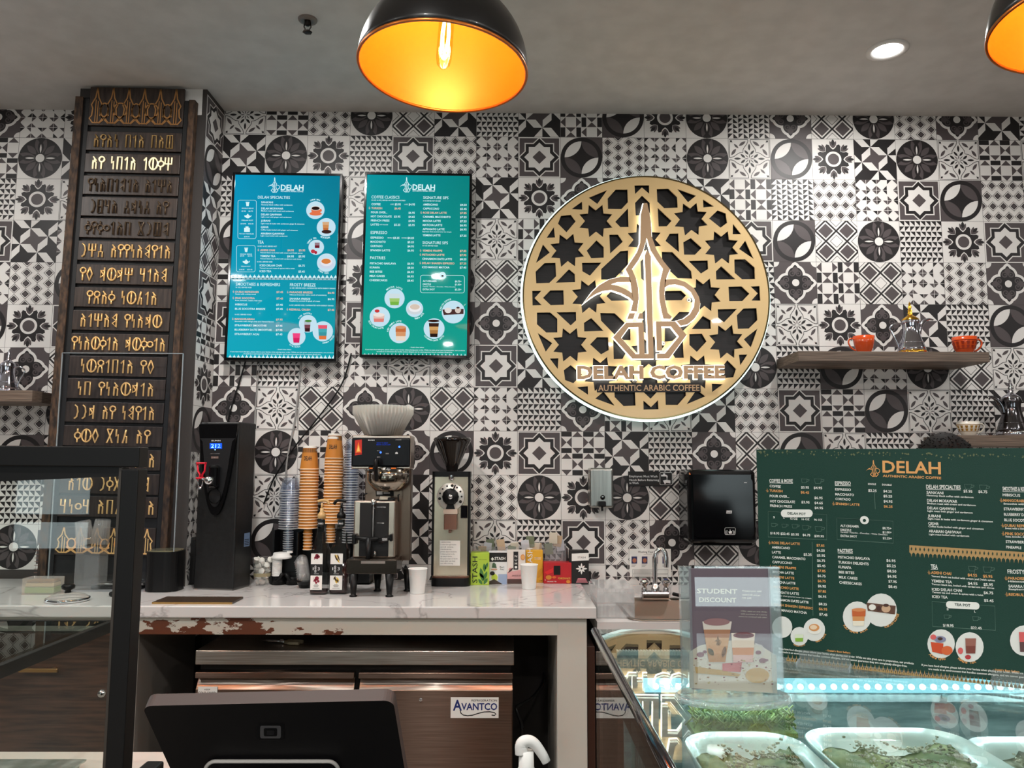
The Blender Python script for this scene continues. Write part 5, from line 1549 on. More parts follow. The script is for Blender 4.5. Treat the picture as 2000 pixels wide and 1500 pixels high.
def paper_cup_mesh(name, r0, r1, h, mt, rim, base, printed=False):
    """upside-down cup: wide rim at z=0, narrow base on top"""
    b = MB()
    b.lathe([(r1, .0), (r1+.0022, .0008), (r1+.0022, .0035), (r1, .0042)], rim, 28)
    b.lathe([(r1, .0042), (r0+(r1-r0)*.07, h*.93)], mt, 28)
    b.lathe([(r0+(r1-r0)*.07, h*.93), (r0, h)], base, 28)
    b.lathe([(r0, h), (r0-.0015, h+.0022), (r0-.004, h), (r0-.004, h-.006), (0, h-.006)], base, 28)
    if printed:
        rb = lambda z: r1+(r0-r1)*z/h+.0004
        for i in range(44):
            a = 2*math.pi*i/44
            b.face([(rb(h*.74)*math.cos(a), rb(h*.74)*math.sin(a), h*.74), (rb(h*.74)*math.cos(a+.07), rb(h*.74)*math.sin(a+.07), h*.74), (rb(h*.92)*math.cos(a+.07), rb(h*.92)*math.sin(a+.07), h*.92), (rb(h*.92)*math.cos(a), rb(h*.92)*math.sin(a), h*.92)], PRINT)
        # brand word on the front
        vs, fs = text_geo('DELAH', 2.0)
        L = max(v[0] for v in vs)
        sc = .040/L
        V = []
        for v in vs:
            a = -math.pi/2+.0+(v[0]-L/2)*sc/r1*1.0; z = h*.40+v[1]*.026
            z2 = h*.52+(.73-v[1])*.0  # upright as seen
            V.append(b.bm.verts.new((rb(z)*math.cos(a)*1.004, rb(z)*math.sin(a)*1.004, z)))
        for f in fs:
            try: g = b.bm.faces.new([V[i] for i in f]); g.material_index = b.mi(PRINT)
            except ValueError: pass
    return b
def stack(px0, px1, py_top, py_band, py_bot, Y, group, lab_top, lab, mt, rim, base, printed, step_px, cupname, top0=None):
    """inverted cups nested from py_bot (lowest rim) up to py_band (highest rim); the top cup reaches py_top"""
    r1 = wd(px0, px1, Y)/2; cx = PY((px0+px1)/2, py_bot, Y).x
    z_top, z_hi, z_lo = PY((px0+px1)/2, py_top, Y).z, PY((px0+px1)/2, py_band, Y).z, PY((px0+px1)/2, py_bot, Y).z
    h = z_top-z_hi; r0 = r1*(.72 if top0 is None else top0)
    n = max(2, int(round((py_bot-py_band)/step_px)))
    lean = PY((px0+px1)/2, py_top, Y).x-PY((px0+px1)/2, py_bot, Y).x
    proto = paper_cup_mesh(cupname, r0, r1, h, mt, rim, base).build(cupname)
    tag(proto, lab, 'cup', group); proto.location = (cx, Y, z_lo)
    for i in range(1, n+1):
        z = z_lo+(z_hi-z_lo)*i/n
        if i == n and printed:
            o = paper_cup_mesh(cupname, r0, r1, h, mt, rim, base, True).build(cupname); tag(o, lab_top, 'cup', group)
        else:
            o = proto.copy(); COL.objects.link(o)
            if i == n: o['label'] = lab_top
        o.location = (cx+(i*7919 % 5-2)*.0003, Y+(i*104729 % 5-2)*.0003, z)
        o.rotation_euler = (R_(((i*37) % 7-3)*.35), R_(((i*53) % 7-3)*.35), (0 if (i == n and printed) else i*1.3))
    return cx, z_lo
G1 = 'nested orange cups of the shorter stack'; G2 = 'nested orange cups of the taller stack'
YC1 = OY+.05
stack(583, 619, 872, 917, 1032, YC1, G1, 'topmost orange paper cup of the shorter orange stack, showing its printed band', 'upside-down orange paper cup nested in the shorter orange stack', ORNG, RIMW, BASEW, True, 5.8, 'paper_cup')
stack(592, 609, 1026, 1043, 1074, YC1, 'small orange cups under the shorter stack', 'topmost small orange cup under the shorter orange stack', 'small orange paper cup nested below the shorter orange stack', ORNG, RIMW, ORNG, False, 5.8, 'small_paper_cup', .9)
stack(631, 667, 848, 896, 1022, YC1, G2, 'topmost orange paper cup of the taller orange stack, showing its printed band', 'upside-down orange paper cup nested in the taller orange stack', ORNG, RIMW, BASEW, True, 5.8, 'paper_cup')
stack(637, 654, 1016, 1033, 1060, YC1, 'small orange cups under the taller stack', 'topmost small orange cup under the taller orange stack', 'small orange paper cup nested below the taller orange stack', ORNG, RIMW, ORNG, False, 5.8, 'small_paper_cup', .9)
PET = glass('clear_cup_plastic', (244, 247, 252), .10, 1.7, .02); PETR = glass('clear_cup_rim', (236, 238, 240), .1, 1.9, .4)
stack(545, 583, 934, 958, 1033, YC1, 'clear cups stacked left of the orange cups', 'topmost clear plastic cup of the left clear stack', 'clear plastic cup nested in the left clear stack', PET, PETR, PET, False, 4.6, 'clear_cup', .76)
stack(553, 571, 1026, 1040, 1080, YC1, 'small clear cups below the left clear stack', 'topmost small clear cup below the left clear stack', 'small clear cup nested below the left clear stack', PET, PETR, PET, False, 4.6, 'small_clear_cup', .9)
stack(669, 697, 858, 882, 1060, YC1, 'clear cups stacked beside the coffee brewer', 'topmost clear plastic cup of the tall stack beside the coffee brewer', 'clear plastic cup nested in the tall stack beside the coffee brewer', PET, PETR, PET, False, 5.0, 'clear_cup', .8)

# small vessels in front of the organiser
p = on(507, 1145)
r = wd(488, 527, p.y)/2; h = hz(507, 1089, p.y)
cc = thing('creamer_cup', 'clear plastic cup filled with white creamer pods, right of the hot water machine', 'cup', (p.x, p.y+r*.8, ZC))
b = MB(); b.lathe([(0, .001), (r*.74, .001), (r*.76, .0), (r, h*.94), (r*1.04, h*.95), (r*1.03, h*.97), (r*.98, h*.955)], glass('creamer_cup_plastic', (252, 252, 252), .05, 1.5, .05), 28); b.build('cup_shell', cc)
b = MB(); b.lathe([(r*.845, h*.32), (r*.875, h*.44)], mat('cup_band', (150, 140, 110), .6), 28); b.build('printed_band', cc)
POD = mat('creamer_pod', (232, 230, 222), .45)
def pod(x, y, z, rx, ry, i):
    o = MB(); o.lathe([(0, -.011), (.008, -.011), (.0115, .008), (.0135, .009), (.013, .0105), (0, .0105)], POD, 14)
    q = o.build('creamer_pod'); tag(q, 'white creamer pod in the clear cup', 'creamer pod', 'creamer pods in the clear cup')
    q.location = (cc.location.x+x, cc.location.y+y, ZC+z); q.rotation_euler = (rx, ry, 0)
    return q
pp = pod(0, 0, .015, .2, .1, 0)
k = 0
for lay in range(5):
    for j in range(5 if lay < 4 else 4):
        a = j*1.2566+lay*.6; rad = r*(.42+.06*lay)
        q = pp.copy(); COL.objects.link(q); q.location = (cc.location.x+rad*math.cos(a), cc.location.y+rad*math.sin(a), ZC+.017+lay*.0215); q.rotation_euler = (math.sin(k*2.1)*1.1, math.cos(k*1.7)*1.1, k)
        k += 1
p = on(553, 1144)
hd = thing('lid_holder', 'black twin holder standing between creamer cup and clear lids', 'holder', (p.x, p.y+.035, ZC))
w2 = wd(524, 580, p.y)/2; h = hz(553, 1088, p.y)
b = MB()
for sx_ in (-1, 1):
    b.lathe([(0, .004), (w2*.44, .004), (w2*.46, 0), (w2*.5, .03), (w2*.46, .034)], BLACK, 24, frame((sx_*w2*.5, 0, 0)))
    b.tube([(sx_*w2*.5, -w2*.42, .02), (sx_*w2*.2, -w2*.46, .04), (sx_*w2*.1, -w2*.42, .05)], .008, BLACK, 8)
b.box(-w2, w2, .02, .030, .003, h, BLACK, bev=.004); b.box(-w2, -w2+.008, -.02, .028, .003, h*.8, BLACK, bev=.003); b.box(w2-.008, w2, -.02, .028, .003, h*.8, BLACK, bev=.003)
b.build('rack', hd)
WL = mat('white_lid', (232, 231, 228), .4)
r = wd(534, 553, p.y)/2
cxl_ = PY(543, 1100, p.y+.03).x
z0_, z1_ = PY(543, 1124, p.y+.03).z, PY(543, 1090, p.y+.03).z
sq = None
for i in range(12):
    z = z0_+(z1_-z0_)*i/12
    if sq is None:
        b = MB(); b.lathe([(r*.9, 0), (r, .001), (r, .005), (r*.93, .0062), (0, .0062)], WL, 24); sq = b.build('small_white_lid'); tag(sq, 'small white lid in the column below the big white lid', 'lid', 'small white lids in a column'); q = sq
    else: q = sq.copy(); COL.objects.link(q)
    q.location = (cxl_, p.y+.018, z)
b = MB(); r2 = wd(530, 569, p.y)/2
b.lathe([(r2*.9, -.004), (r2, -.002), (r2*1.02, .003), (r2*.97, .006), (r2*.86, .008), (r2*.80, .019), (r2*.74, .021), (r2*.3, .014), (0, .014)], WL, 32)
b.box(r2*.5, r2*1.1, -.006, .006, .018, .026, WL, bev=.003)
o = b.build('white_cup_lid', None, (PY(550, 1086, p.y+.02).x, p.y+.02, z1_+.004)); tag(o, 'big white sip lid topping the column of small lids', 'lid')
# clear domes in a black bowl
p = on(592, 1150)
r = wd(576, 608, p.y)/2; h = hz(592, 1135, p.y)
bw_ = thing('black_bowl', 'small black bowl left of the syrup bottles', 'bowl', (p.x, p.y+r*.8, ZC))
b = MB(); b.lathe([(0, .002), (r*.6, .002), (r*.62, 0), (r, .026), (r*1.02, .028), (r*.97, .028), (r*.6, .006), (0, .006)], BLACK, 28); b.build('bowl_shell', bw_)
dm = None
for i in range(9):
    if dm is None:
        b = MB(); b.lathe([(r*.85, 0), (r*.9, .002), (r*.82, .004), (r*.70, .022), (r*.4, .036), (0, .04)], glass('dome_lid_plastic', (252, 252, 252), .08, 1.7, .06), 20); dm = b.build('dome_lid'); tag(dm, 'clear dome lid nested in the leaning row over the black bowl', 'lid', 'clear dome lids over the black bowl'); q = dm
    else: q = dm.copy(); COL.objects.link(q)
    q.location = (p.x-.005-.0015*i, p.y+r*.8-.004, ZC+.030+.0085*i); q.rotation_euler = (.08*math.sin(i), .25, 0)

# syrup bottles
def syrup(px, py, pxw, ytop, liquid, fill, pump, fruit, label):
    p = on(px, py); Y = p.y; w = wd(px-pxw/2, px+pxw/2, Y)/2
    t = thing('syrup_bottle', label, 'bottle', (p.x, Y+w, ZC))
    GL = glass('bottle_glass_'+fruit, (250, 251, 250), .02, 1.38)
    z = lambda y: hz(px, y, Y)
    b = MB()
    zs = z(1075); zn = z(1058); zneck = z(1018)
    sq = lambda rr, zz: [(q[0], q[1], zz) for q in rrect(-rr, rr, -rr, rr, rr*.35, 4)]
    def loft(b, prof, mt, cap0=True, cap1=False):
        prev = None
        for rr, zz in prof:
            cur = [b.bm.verts.new(v) for v in sq(rr, zz)]
            if prev is None and cap0:
                f = b.bm.faces.new(list(reversed(cur))); f.material_index = b.mi(mt)
            if prev:
                for i in range(len(cur)):
                    f = b.bm.faces.new((prev[i], prev[(i+1) % len(cur)], cur[(i+1) % len(cur)], cur[i])); f.material_index = b.mi(mt); f.smooth = True
            prev = cur
        if cap1: f = b.bm.faces.new(prev); f.material_index = b.mi(mt)
    loft(b, [(w*.94, 0), (w, .006), (w*1.0, zs), (w*.9, zs+.006), (w*.55, zn+.010), (w*.36, zneck-.014), (w*.34, zneck+.01)], GL)
    b.build('glass_body', t)
    b = MB(); loft(b, [(w*.90, .004), (w*.95, .010), (w*.95, fill*zs)], liquid, cap1=True); b.build('syrup', t)
    NECK = mat('neck_label', (16, 20, 22), .4)
    zb, zt = z(1050), z(1034)
    b = MB(); b.lathe([(w*.40, zneck-.024), (w*.40, zneck+.004)], NECK, 20); b.text('1883', -w*.30, zneck-.014, .007, SGW, front_at(0, -w*.41, 0), width=w*.6, bold=.5); b.build('neck_label', t)
    F = front_at(0, -w*1.004, 0); zl0, zl1 = z(1152), z(1081)
    lw = w*.66; ox = -w*.18
    b = MB(); b.prism([(ox-lw, zl0), (ox+lw, zl0), (ox+lw, zl1), (ox-lw, zl1)], 0, .0006, PAPER, F)
    m0, m1 = z(1124), z(1102)
    b.flat([(ox-lw, m0), (ox+lw, m0), (ox+lw, m1), (ox-lw, m1)], INK, F, .0008)
    hb = m1-m0
    b.text('1', ox-lw*.66, m0+hb*.48, hb*.26, SGW, F, z=.001, width=lw*.14, bold=.6); b.text('8', ox-lw*.36, m0+hb*.58, hb*.32, SGW, F, z=.001, width=lw*.32, bold=.4); b.text('8', ox-lw*.36, m0+hb*.26, hb*.30, SGW, F, z=.001, width=lw*.34, bold=.4); b.text('3', ox+lw*.2, m0+hb*.46, hb*.30, SGW, F, z=.001, width=lw*.36, bold=.4)
    b.text('FRANCE', ox-lw*.4, m0+hb*.12, hb*.07, SGW, F, z=.001, width=lw*.8, bold=.6)
    if fruit == 'cherry':
        C1 = mat('print_cherry', (128, 20, 44), .5)
        for x, y, q in ((.0, .80, .30), (.25, .70, .26), (-.25, .62, .22), (.05, .55, .16), (-.4, .48, .08)): b.flat(circ(ox+x*lw, m1+(zl1-m1)*y, q*lw, 18), C1, F, .0009)
        for x, y, q in ((.1, .80, .36), (-.2, .66, .26), (.35, .6, .22), (.0, .50, .2), (-.5, .6, .07), (-.45, .82, .06)): b.flat(circ(ox+x*lw, zl0+(m0-zl0)*y, q*lw, 18), C1, F, .0009)
    else:
        C1 = mat('print_vanilla', (226, 186, 60), .5); C2 = mat('print_pod', (70, 46, 24), .5)
        for x0, y0, x1, y1, c in ((-.3, .95, .3, .2, C1), (-.1, .9, .5, .45, C1), (0, .6, .5, .1, C1), (-.35, .9, .1, .3, C2), (.1, .95, .5, .3, C2)): b.flat(leaf(ox+x0*lw, m1+(zl1-m1)*y0, ox+x1*lw, m1+(zl1-m1)*y1, lw*.22), c, F, .0009+.00005*(c is C2))
        for x0, y0, x1, y1, c in ((-.4, .95, .3, .45, C1), (-.2, .9, .1, .4, C1), (0, .9, .5, .6, C1), (-.4, .7, -.1, .95, C2), (.1, .75, .4, .5, C2)): b.flat(leaf(ox+x0*lw, zl0+(m0-zl0)*y0, ox+x1*lw, zl0+(m0-zl0)*y1, lw*.26), c, F, .0009+.00005*(c is C2))
    GR = mat('ink_grey', (120, 118, 116), .6)
    for k, (wk, hk) in enumerate(((.3, .34), (.45, .27), (.35, .2), (.6, .1))): b.flat([(ox-lw*wk, zl0+(m0-zl0)*hk), (ox+lw*wk, zl0+(m0-zl0)*hk), (ox+lw*wk, zl0+(m0-zl0)*(hk+.035)), (ox-lw*wk, zl0+(m0-zl0)*(hk+.035))], GR, F, .0009)
    b.build('label_paper', t)
    zt = hz(px, ytop, Y)
    dirx = 1 if fruit == 'cherry' else -1
    b = MB(); b.lathe([(w*.34, zneck+.008), (w*.48, zneck+.010), (w*.48, zneck+.024), (w*.40, zneck+.028), (w*.22, zneck+.036), (w*.20, zneck+.05), (0, zneck+.05)], pump, 20)
    b.tube([(0, 0, zneck+.045), (0, 0, zt-.010)], w*.13, pump, 8)
    b.tube(smoothpath([(-dirx*w*.5, 0, zt-.004), (0, 0, zt), (dirx*w*.55, 0, zt-.002), (dirx*w*.85, 0, zt-.016)]), w*.17, pump, 8)
    b.build('pump', t)
    return t
syrup(620, 1162, 34, 978, mat('syrup_dark', (46, 26, 28), .1, coat=.5), .09, mat('pump_beige', (204, 166, 110), .4), 'cherry', 'nearly empty syrup bottle with cherry label and beige pump')
syrup(659, 1161, 36, 978, mat('syrup_brown', (40, 16, 18), .1, coat=.5), .72, BLACK, 'vanilla', 'three-quarters full dark syrup bottle with vanilla label and black pump')

# coffee brewer with thermal server
bp = on(733, 1165); BY = bp.y+.03
zz = lambda py, Y=BY: hz(740, py, Y)
bx = lambda px, Y=BY: PY(px, 1000, Y).x-PY(740, 1000, BY).x
br = thing('coffee_brewer', 'steel and black coffee brewer with display, standing in the middle of the worktop', 'coffee brewer', (PY(740, 1000, BY).x, BY, ZC))
SB = mat('brewer_steel', (204, 186, 172), .26, .95)
b = MB(); b.box(bx(684), bx(800), .0, .135, zz(916), zz(850), SB, bev=.004); b.box(bx(684)+.001, bx(800)-.001, -.012, .002, zz(912), zz(855), mat('brewer_panel', (13, 13, 16), .28, spec=.25), bev=.008, seg=3); b.build('head', br)
COLM = mat('brewer_column', (120, 102, 90), .28, .9)
b = MB(); b.box(bx(704), bx(797), .09, .15, zz(1100), zz(914), COLM, bev=.003); b.build('column', br)
b = MB(); pcm = Plane((br.location.x, BY+.0885, ZC)); s = Sheet(b, pcm, 560, 780, 3.571, front_at(0, .0885, 0), SGW, INK, .0001)
s.poly([(622, 598), (746, 598), (746, 622), (622, 622)], mat('warning_orange', (236, 120, 30), .5)); s.poly([(622, 622), (746, 622), (746, 676), (622, 676)], INK); s.z = .0003; s.line(652, 738, 610, 13, 'WARNING', INK, .8)
s.poly([(628, 628), (668, 628), (668, 664), (628, 664)], SGW); s.poly([(676, 628), (740, 628), (740, 640), (676, 640)], SGW); s.poly([(676, 648), (720, 648), (720, 658), (676, 658)], SGW); b.build('warning_label', br)
b = MB(); 
prn = Plane((br.location.x, BY-.0122, ZC)); F = front_at(0, -.0124, 0)
s = Sheet(b, prn, 560, 780, 3.571, F, SGW, mat('warning_orange', (236, 120, 30), .5), .0001)
s.line(568, 612, 284, 8, 'BUNN', SGW, 1.0); s.line(758, 798, 282, 5, 'AXIOM', SGW, .8)
DBL = emis('brewer_led_blue', (60, 110, 255), 3.0); DTX = emis('brewer_text_blue', (30, 66, 190), 1.0)
s.line(628, 706, 304, 8, 'READY TO BREW', DTX, .4); s.line(626, 724, 316, 8, 'BREW CUPS OFF', DTX, .4)
s.disc(655, 370, 7, DBL); s.disc(786, 331, 7, DBL)
s.poly([(756, 380), (776, 380), (774, 370), (766, 366), (758, 370)], SGW); s.poly([(690, 374), (712, 374), (712, 382), (690, 382)], mat('ink_grey', (120, 118, 116), .6)); s.line(630, 652, 402, 5, 'BREW', SGW, .5); s.line(630, 650, 358, 5, 'HALF', SGW, .5)
s.poly([(476, 286), (524, 280), (524, 384), (476, 392)], mat('warning_red', (196, 44, 30), .5)); s.poly([(481, 372), (500, 296), (519, 368)], mat('warning_orange', (236, 120, 30), .5), .0002); s.poly([(490, 364), (500, 318), (510, 362)], mat('warning_yellow', (244, 206, 110), .5), .0004); s.line(482, 520, 378, 6, 'WARNING', SGW, .6)
b.build('control_panel', br)
# brew funnel
fx, fy = bx(753.5), .045
fr_ = (bx(793)-bx(710))/2
b = MB(); zt_, zb_2 = zz(914), zz(954)
b.lathe([(0, zb_2-.012), (fr_*.55, zb_2-.012), (fr_*.66, zb_2-.006), (fr_*.94, zb_2+.020), (fr_, zb_2+.030), (fr_, zt_-.004), (fr_*.9, zt_)], mat('funnel_steel', (150, 140, 128), .15, 1.0), 40, frame((fx, fy, 0)))
b.lathe([(fr_+.0008, zz(924)), (fr_+.0015, zz(925)), (fr_+.0008, zz(926))], CHROME, 40, frame((fx, fy, 0)))
fn = b.build('brew_funnel', br)
b = MB(); hx = bx(738); b.tube(smoothpath([(hx, fy-fr_*.98, zz(905)), (hx, fy-fr_-.03, zz(899)), (hx, fy-fr_-.034, zz(915)), (hx, fy-fr_-.012, zz(938))]), .0085, BLACK, 10); b.build('funnel_handle', fn)
b = MB(); prf = Plane((br.location.x, BY+fy-fr_-.001, ZC)); F = front_at(0, fy-fr_-.0016, 0)
def bend(bb, s0):
    for v in bb.bm.verts:
        dx = v.co.x-fx
        if abs(dx) < fr_: v.co.y = fy-math.sqrt(max(1e-6, (fr_+.0012+(v.co.y-(fy-fr_-.0016))*-1)**2-dx*dx))
s = Sheet(b, prf, 560, 780, 3.571, F, SGW, SGW, .0)
for (x0, x1) in ((538, 598), (690, 764)):
    n_ = 5
    for i in range(n_):
        xa, xb = x0+(x1-x0)*i/n_, x0+(x1-x0)*(i+1)/n_
        s.poly([(xa, 472), (xb, 472), (xb, 500), (xa, 500)], INK)
    s.z = .0006; s.line(x0+4, x0+(x1-x0)*.45, 486, 16, 'dp', SGW, .6); s.poly([(x0+(x1-x0)*.5, 476), (x1-4, 476), (x1-4, 485), (x0+(x1-x0)*.5, 485)], s.p if False else mat('warning_orange', (236, 120, 30), .5)); s.z = 0
bend(b, 0); b.build('funnel_decal', fn)
# server
b = MB(); sx0, sx1 = bx(691), bx(772); st, sb_ = zz(978), zz(1090)
b.box(sx0, sx1, .0, .11, sb_, st, SB, bev=.006, seg=3); sv = b.build('thermal_server', br)
b = MB(); b.box(bx(703), bx(760), -.004, .001, sb_+.006, zz(982), BLACK_MATTE, bev=.002); b.build('server_front', sv)
b = MB(); gx = bx(730); b.tube([(gx, -.011, zz(1055)), (gx, -.011, zz(976))], .008, glass('gauge_glass', (240, 240, 240), .02), 12); b.build('sight_gauge', sv)
b = MB(); b.lathe([(.0095, zz(985)), (.010, zz(976)), (.006, zz(974)), (0, zz(974))], CHROME, 14, frame((gx, -.011, 0))); b.tube([(gx, -.011, zz(1056)), (gx, -.0105, zz(976))], .0016, mat('gauge_line', (190, 190, 190), .4), 6); b.build('gauge_fitting', sv)
b = MB(); F = front_at(0, -.0042, 0)
prs = Plane((br.location.x, BY-.004, ZC)); s = Sheet(b, prs, 560, 780, 3.571, F, SGW, SGW, .0001)
s.line(654, 690, 751, 9, '1.5 Gal', SGW, .5); s.line(654, 678, 862, 9, '1 Gal', SGW, .5); s.poly([(628, 750), (650, 750), (650, 752), (628, 752)], SGW); s.poly([(628, 861), (650, 861), (650, 863), (628, 863)], SGW); b.build('volume_marks', sv)
b = MB(); lx = bx(745); b.lathe([(0, .016), (.020, .016), (.024, .010), (.024, 0)], mat('lid_pale', (200, 196, 180), .4), 24, frame((bx(748), .05, st))); b.lathe([(.04, .004), (.042, 0)], BLACK, 24, frame((bx(748), .05, st))); b.box(bx(752), bx(768), .03, .05, st, st+.012, BLACK, bev=.004); b.tube([(bx(708), .03, st), (bx(706), .03, st+.022), (bx(714), .03, st+.028)], .003, BLACK, 6); b.tube([(bx(776), .03, st-.004), (bx(775), .03, st+.022), (bx(778), .03, st+.024)], .003, BLACK, 6); b.build('server_lid', sv)
b = MB(); zt2 = zz(1050)
b.tube([(bx(693), -.02, zz(1048)), (bx(715), -.026, zz(1052)), (bx(742), -.026, zz(1052))], .009, BLACK, 10); b.tube([(bx(742), -.028, zz(1056)), (bx(765), -.028, zz(1048))], .010, BLACK, 10); b.box(bx(694)-.006, bx(694)+.010, -.03, 0, zz(1062), zz(1042), BLACK, bev=.004); b.box(bx(768)-.008, bx(768)+.002, -.034, -.02, zz(1056), zz(1042), BLACK, bev=.003)
b.tube([(bx(724), -.026, zz(1050)), (bx(724), -.032, zz(1080)), (bx(723), -.034, zz(1102))], lambda u: .013-.006*u, BLACK, 12); tpo = b.build('tap', sv)
b = MB(); F = front_at(0, -.0385, 0)
pr2 = Plane((br.location.x, BY-.0385, ZC)); s = Sheet(b, pr2, 560, 780, 3.571, F, SGW, SGW, .0); s.poly([(662, 966), (704, 954), (704, 986), (662, 1000)], INK); s.z = .0002; s.line(668, 700, 976, 18, 'BUNN', SGW, .8); b.build('tap_label', tpo)
b = MB(); b.tube([(bx(735), -.02, zz(1075)), (bx(736), -.022, zz(1085))], .006, CHROME, 10); b.build('tap_knob', tpo)
# base and legs
b = MB(); b.box(bx(684), bx(780), -.05, .12, zz(1118), zz(1090), mat('brewer_base', (70, 62, 56), .22, .9), bev=.003); b.box(bx(712), bx(758), -.052, -.049, zz(1098), zz(1093), CHROME); b.build('base', br)
for (px, y) in ((697, -.034), (766, -.034), (732, .105), (793, .105)):
    b = MB(); x = bx(px) if y < 0 else bx(px)*.98; zl = zz(1118)
    b.lathe([(0, 0), (.015, 0), (.016, .004), (.010, .008), (.011, .014), (.0185, zl), (0, zl)], BLACK, 16, frame((x, y, 0))); b.build('leg', br)
# coffee filters on top
fpz = zz(850)+ZC
FIL_ = mat('coffee_filter', (250, 249, 246), .8)
nt, n, l, bs = nodes_of(FIL_)
tl_ = n.new('ShaderNodeBsdfTranslucent'); tl_.inputs[0].default_value = lin((250, 248, 242)); mx_ = n.new('ShaderNodeMixShader'); mx_.inputs[0].default_value = .5
l.new(bs.outputs[0], mx_.inputs[1]); l.new(tl_.outputs[0], mx_.inputs[2]); l.new(mx_.outputs[0], n['Material Output'].inputs[0])
r0f, r1f = (bx(776)-bx(704))/2, (bx(800)-bx(681))/2; hf = zz(806)-zz(850)
def filt(z, i):
    b = MB(); N = 48
    b.lathe([(0, .001), (r0f, .001), (r0f*1.01, .0), (r1f, hf)], FIL_, N*6, mod=lambda a, r, z: 1+(.010+.024*min(1, max(0, z/hf)))*math.sin(N*a)*(1 if r > r0f*.99 else 0)*min(1, z/hf+.25))
    return b.build('coffee_filter')
f0 = filt(0, 0)
for i in range(9):
    q = f0 if i == 0 else f0.copy()
    if i: COL.objects.link(q)
    q.location = (br.location.x+bx(740), BY+.06, fpz+.0008+.0035*i); q.rotation_euler = (0, 0, 2*math.pi/48*i)
    if i == 8: tag(q, 'topmost white fluted coffee filter of the nested stack on the coffee brewer', 'coffee filter', 'nested coffee filters on the brewer'); 
    else: tag(q, 'white fluted coffee filter nested in the stack on the coffee brewer', 'coffee filter', 'nested coffee filters on the brewer')

# white paper cups
def white_cup(px0, px1, pyt, pyb, label):
    p = on((px0+px1)/2, pyb); Y = p.y; r1 = wd(px0, px1, Y)/2; h = hz((px0+px1)/2, pyt, Y)
    b = MB(); Wc = mat('white_cup_paper', (236, 235, 232), .5)
    b.lathe([(0, .004), (r1*.72, .004), (r1*.74, 0), (r1*.76, .002), (r1*.97, h-.003), (r1*1.03, h-.0015), (r1*1.0, h+.001), (r1*.94, h-.003), (r1*.73, .006), (0, .006)], Wc, 32)
    return tag(b.build('white_paper_cup', None, (p.x, Y+r1*.8, ZC)), label, 'cup')
white_cup(795, 832, 1112, 1161, 'white paper cup standing between the coffee brewer and the grinder')
white_cup(1016, 1051, 1104, 1152, 'white paper cup standing in front of the pink and yellow tea boxes')

# coffee grinder
gp = on(880, 1146); GY = gp.y+.02
zz = lambda py, Y=GY: hz(880, py, Y); gx_ = lambda px: PY(px, 1000, GY).x-PY(880, 1000, GY).x
gr = thing('coffee_grinder', 'upright steel coffee grinder with dark bean hopper, right of the brewer', 'coffee grinder', (PY(880, 1000, GY).x, GY, ZC))
w2 = (gx_(916)-gx_(846))/2; cxg = (gx_(916)+gx_(846))/2
b = MB(); P = rrect(cxg-w2-.004, cxg+w2+.006, -.02, .10, .03, 6); b.prism(P, .0, zz(1128), BLACK); b.prism([(x*.97, y*.97) for x, y in P], zz(1128), zz(1125), mat('brown_grounds_tray', (96, 60, 44), .5)); b.build('base', gr)
GS = mat('grinder_steel', (230, 216, 192), .24, .9)
b = MB(); b.prism(rrect(cxg-w2, cxg+w2, .0, .10, .006, 3), zz(1126), zz(930), GS); b.build('column', gr)
b = MB()
for sgn in (-1, 1): b.box(cxg+sgn*w2-.005, cxg+sgn*w2+.004, -.003, .10, zz(1124), zz(928), BLACK, bev=.002)
b.prism(rrect(cxg-w2-.006, cxg+w2+.006, -.012, .105, .014, 5), zz(931), zz(921), BLACK); b.build('trim_cap', gr)
b = MB(); hcx = gx_(880.5); hr1, hr0 = (gx_(918)-gx_(845))/2, .022
SMOKE = mat('smoked_hopper', (22, 17, 15), .06, coat=.6)
b.lathe([(hr0, zz(924)), (hr0*1.25, zz(913)), (hr1*.94, zz(866)), (hr1*.99, zz(862)), (hr1*1.03, zz(858)), (hr1*.98, zz(854)), (0, zz(853))], SMOKE, 40, frame((hcx, .045, 0))); b.build('hopper', gr)
b = MB(); b.lathe([(.012, zz(928)+.0), (.0125, zz(934)), (.010, zz(938)), (0, zz(938))], CHROME, 16, frame((gx_(881), -.010, 0))); b.build('latch', gr)
b = MB(); dcx, dcz = gx_(880), zz(970); dr = (gx_(907)-gx_(853))/2
F = front_at(dcx, -.001, dcz); b.lathe([(0, .010), (dr*.96, .010), (dr, .008), (dr, 0)], mat('dial_plate', (214, 212, 205), .3, .4), 40, F)
for k in range(9):
    a = R_(200-27*k-10); b.flat(circ(dr*.80*math.cos(a), dr*.80*math.sin(a), dr*(.11 if k % 4 == 0 else .07), 12), INK, F, .0102)
dl = b.build('grind_dial', gr)
b = MB(); b.lathe([(0, .028), (dr*.50, .028), (dr*.58, .022), (dr*.60, .010)], BLACK, 32, F, mod=lambda a, r, z: 1+.03*math.cos(12*a)); b.prism([(-dr*.34, -dr*.92), (dr*.34, -dr*.92), (dr*.16, -dr*.3), (-dr*.16, -dr*.3)], .010, .016, BLACK, F); b.tube([(dr*.22, dr*.55, .014), (dr*.34, dr*.86, .014)], .003, INK, 6, F); kn = b.build('dial_knob', dl)
b = MB(); b.lathe([(0, .034), (dr*.14, .034), (dr*.18, .028)], CHROME, 20, F); b.build('knob_center', kn)
CHU = mat('grounds_chute', (120, 88, 74), .2, coat=.4)
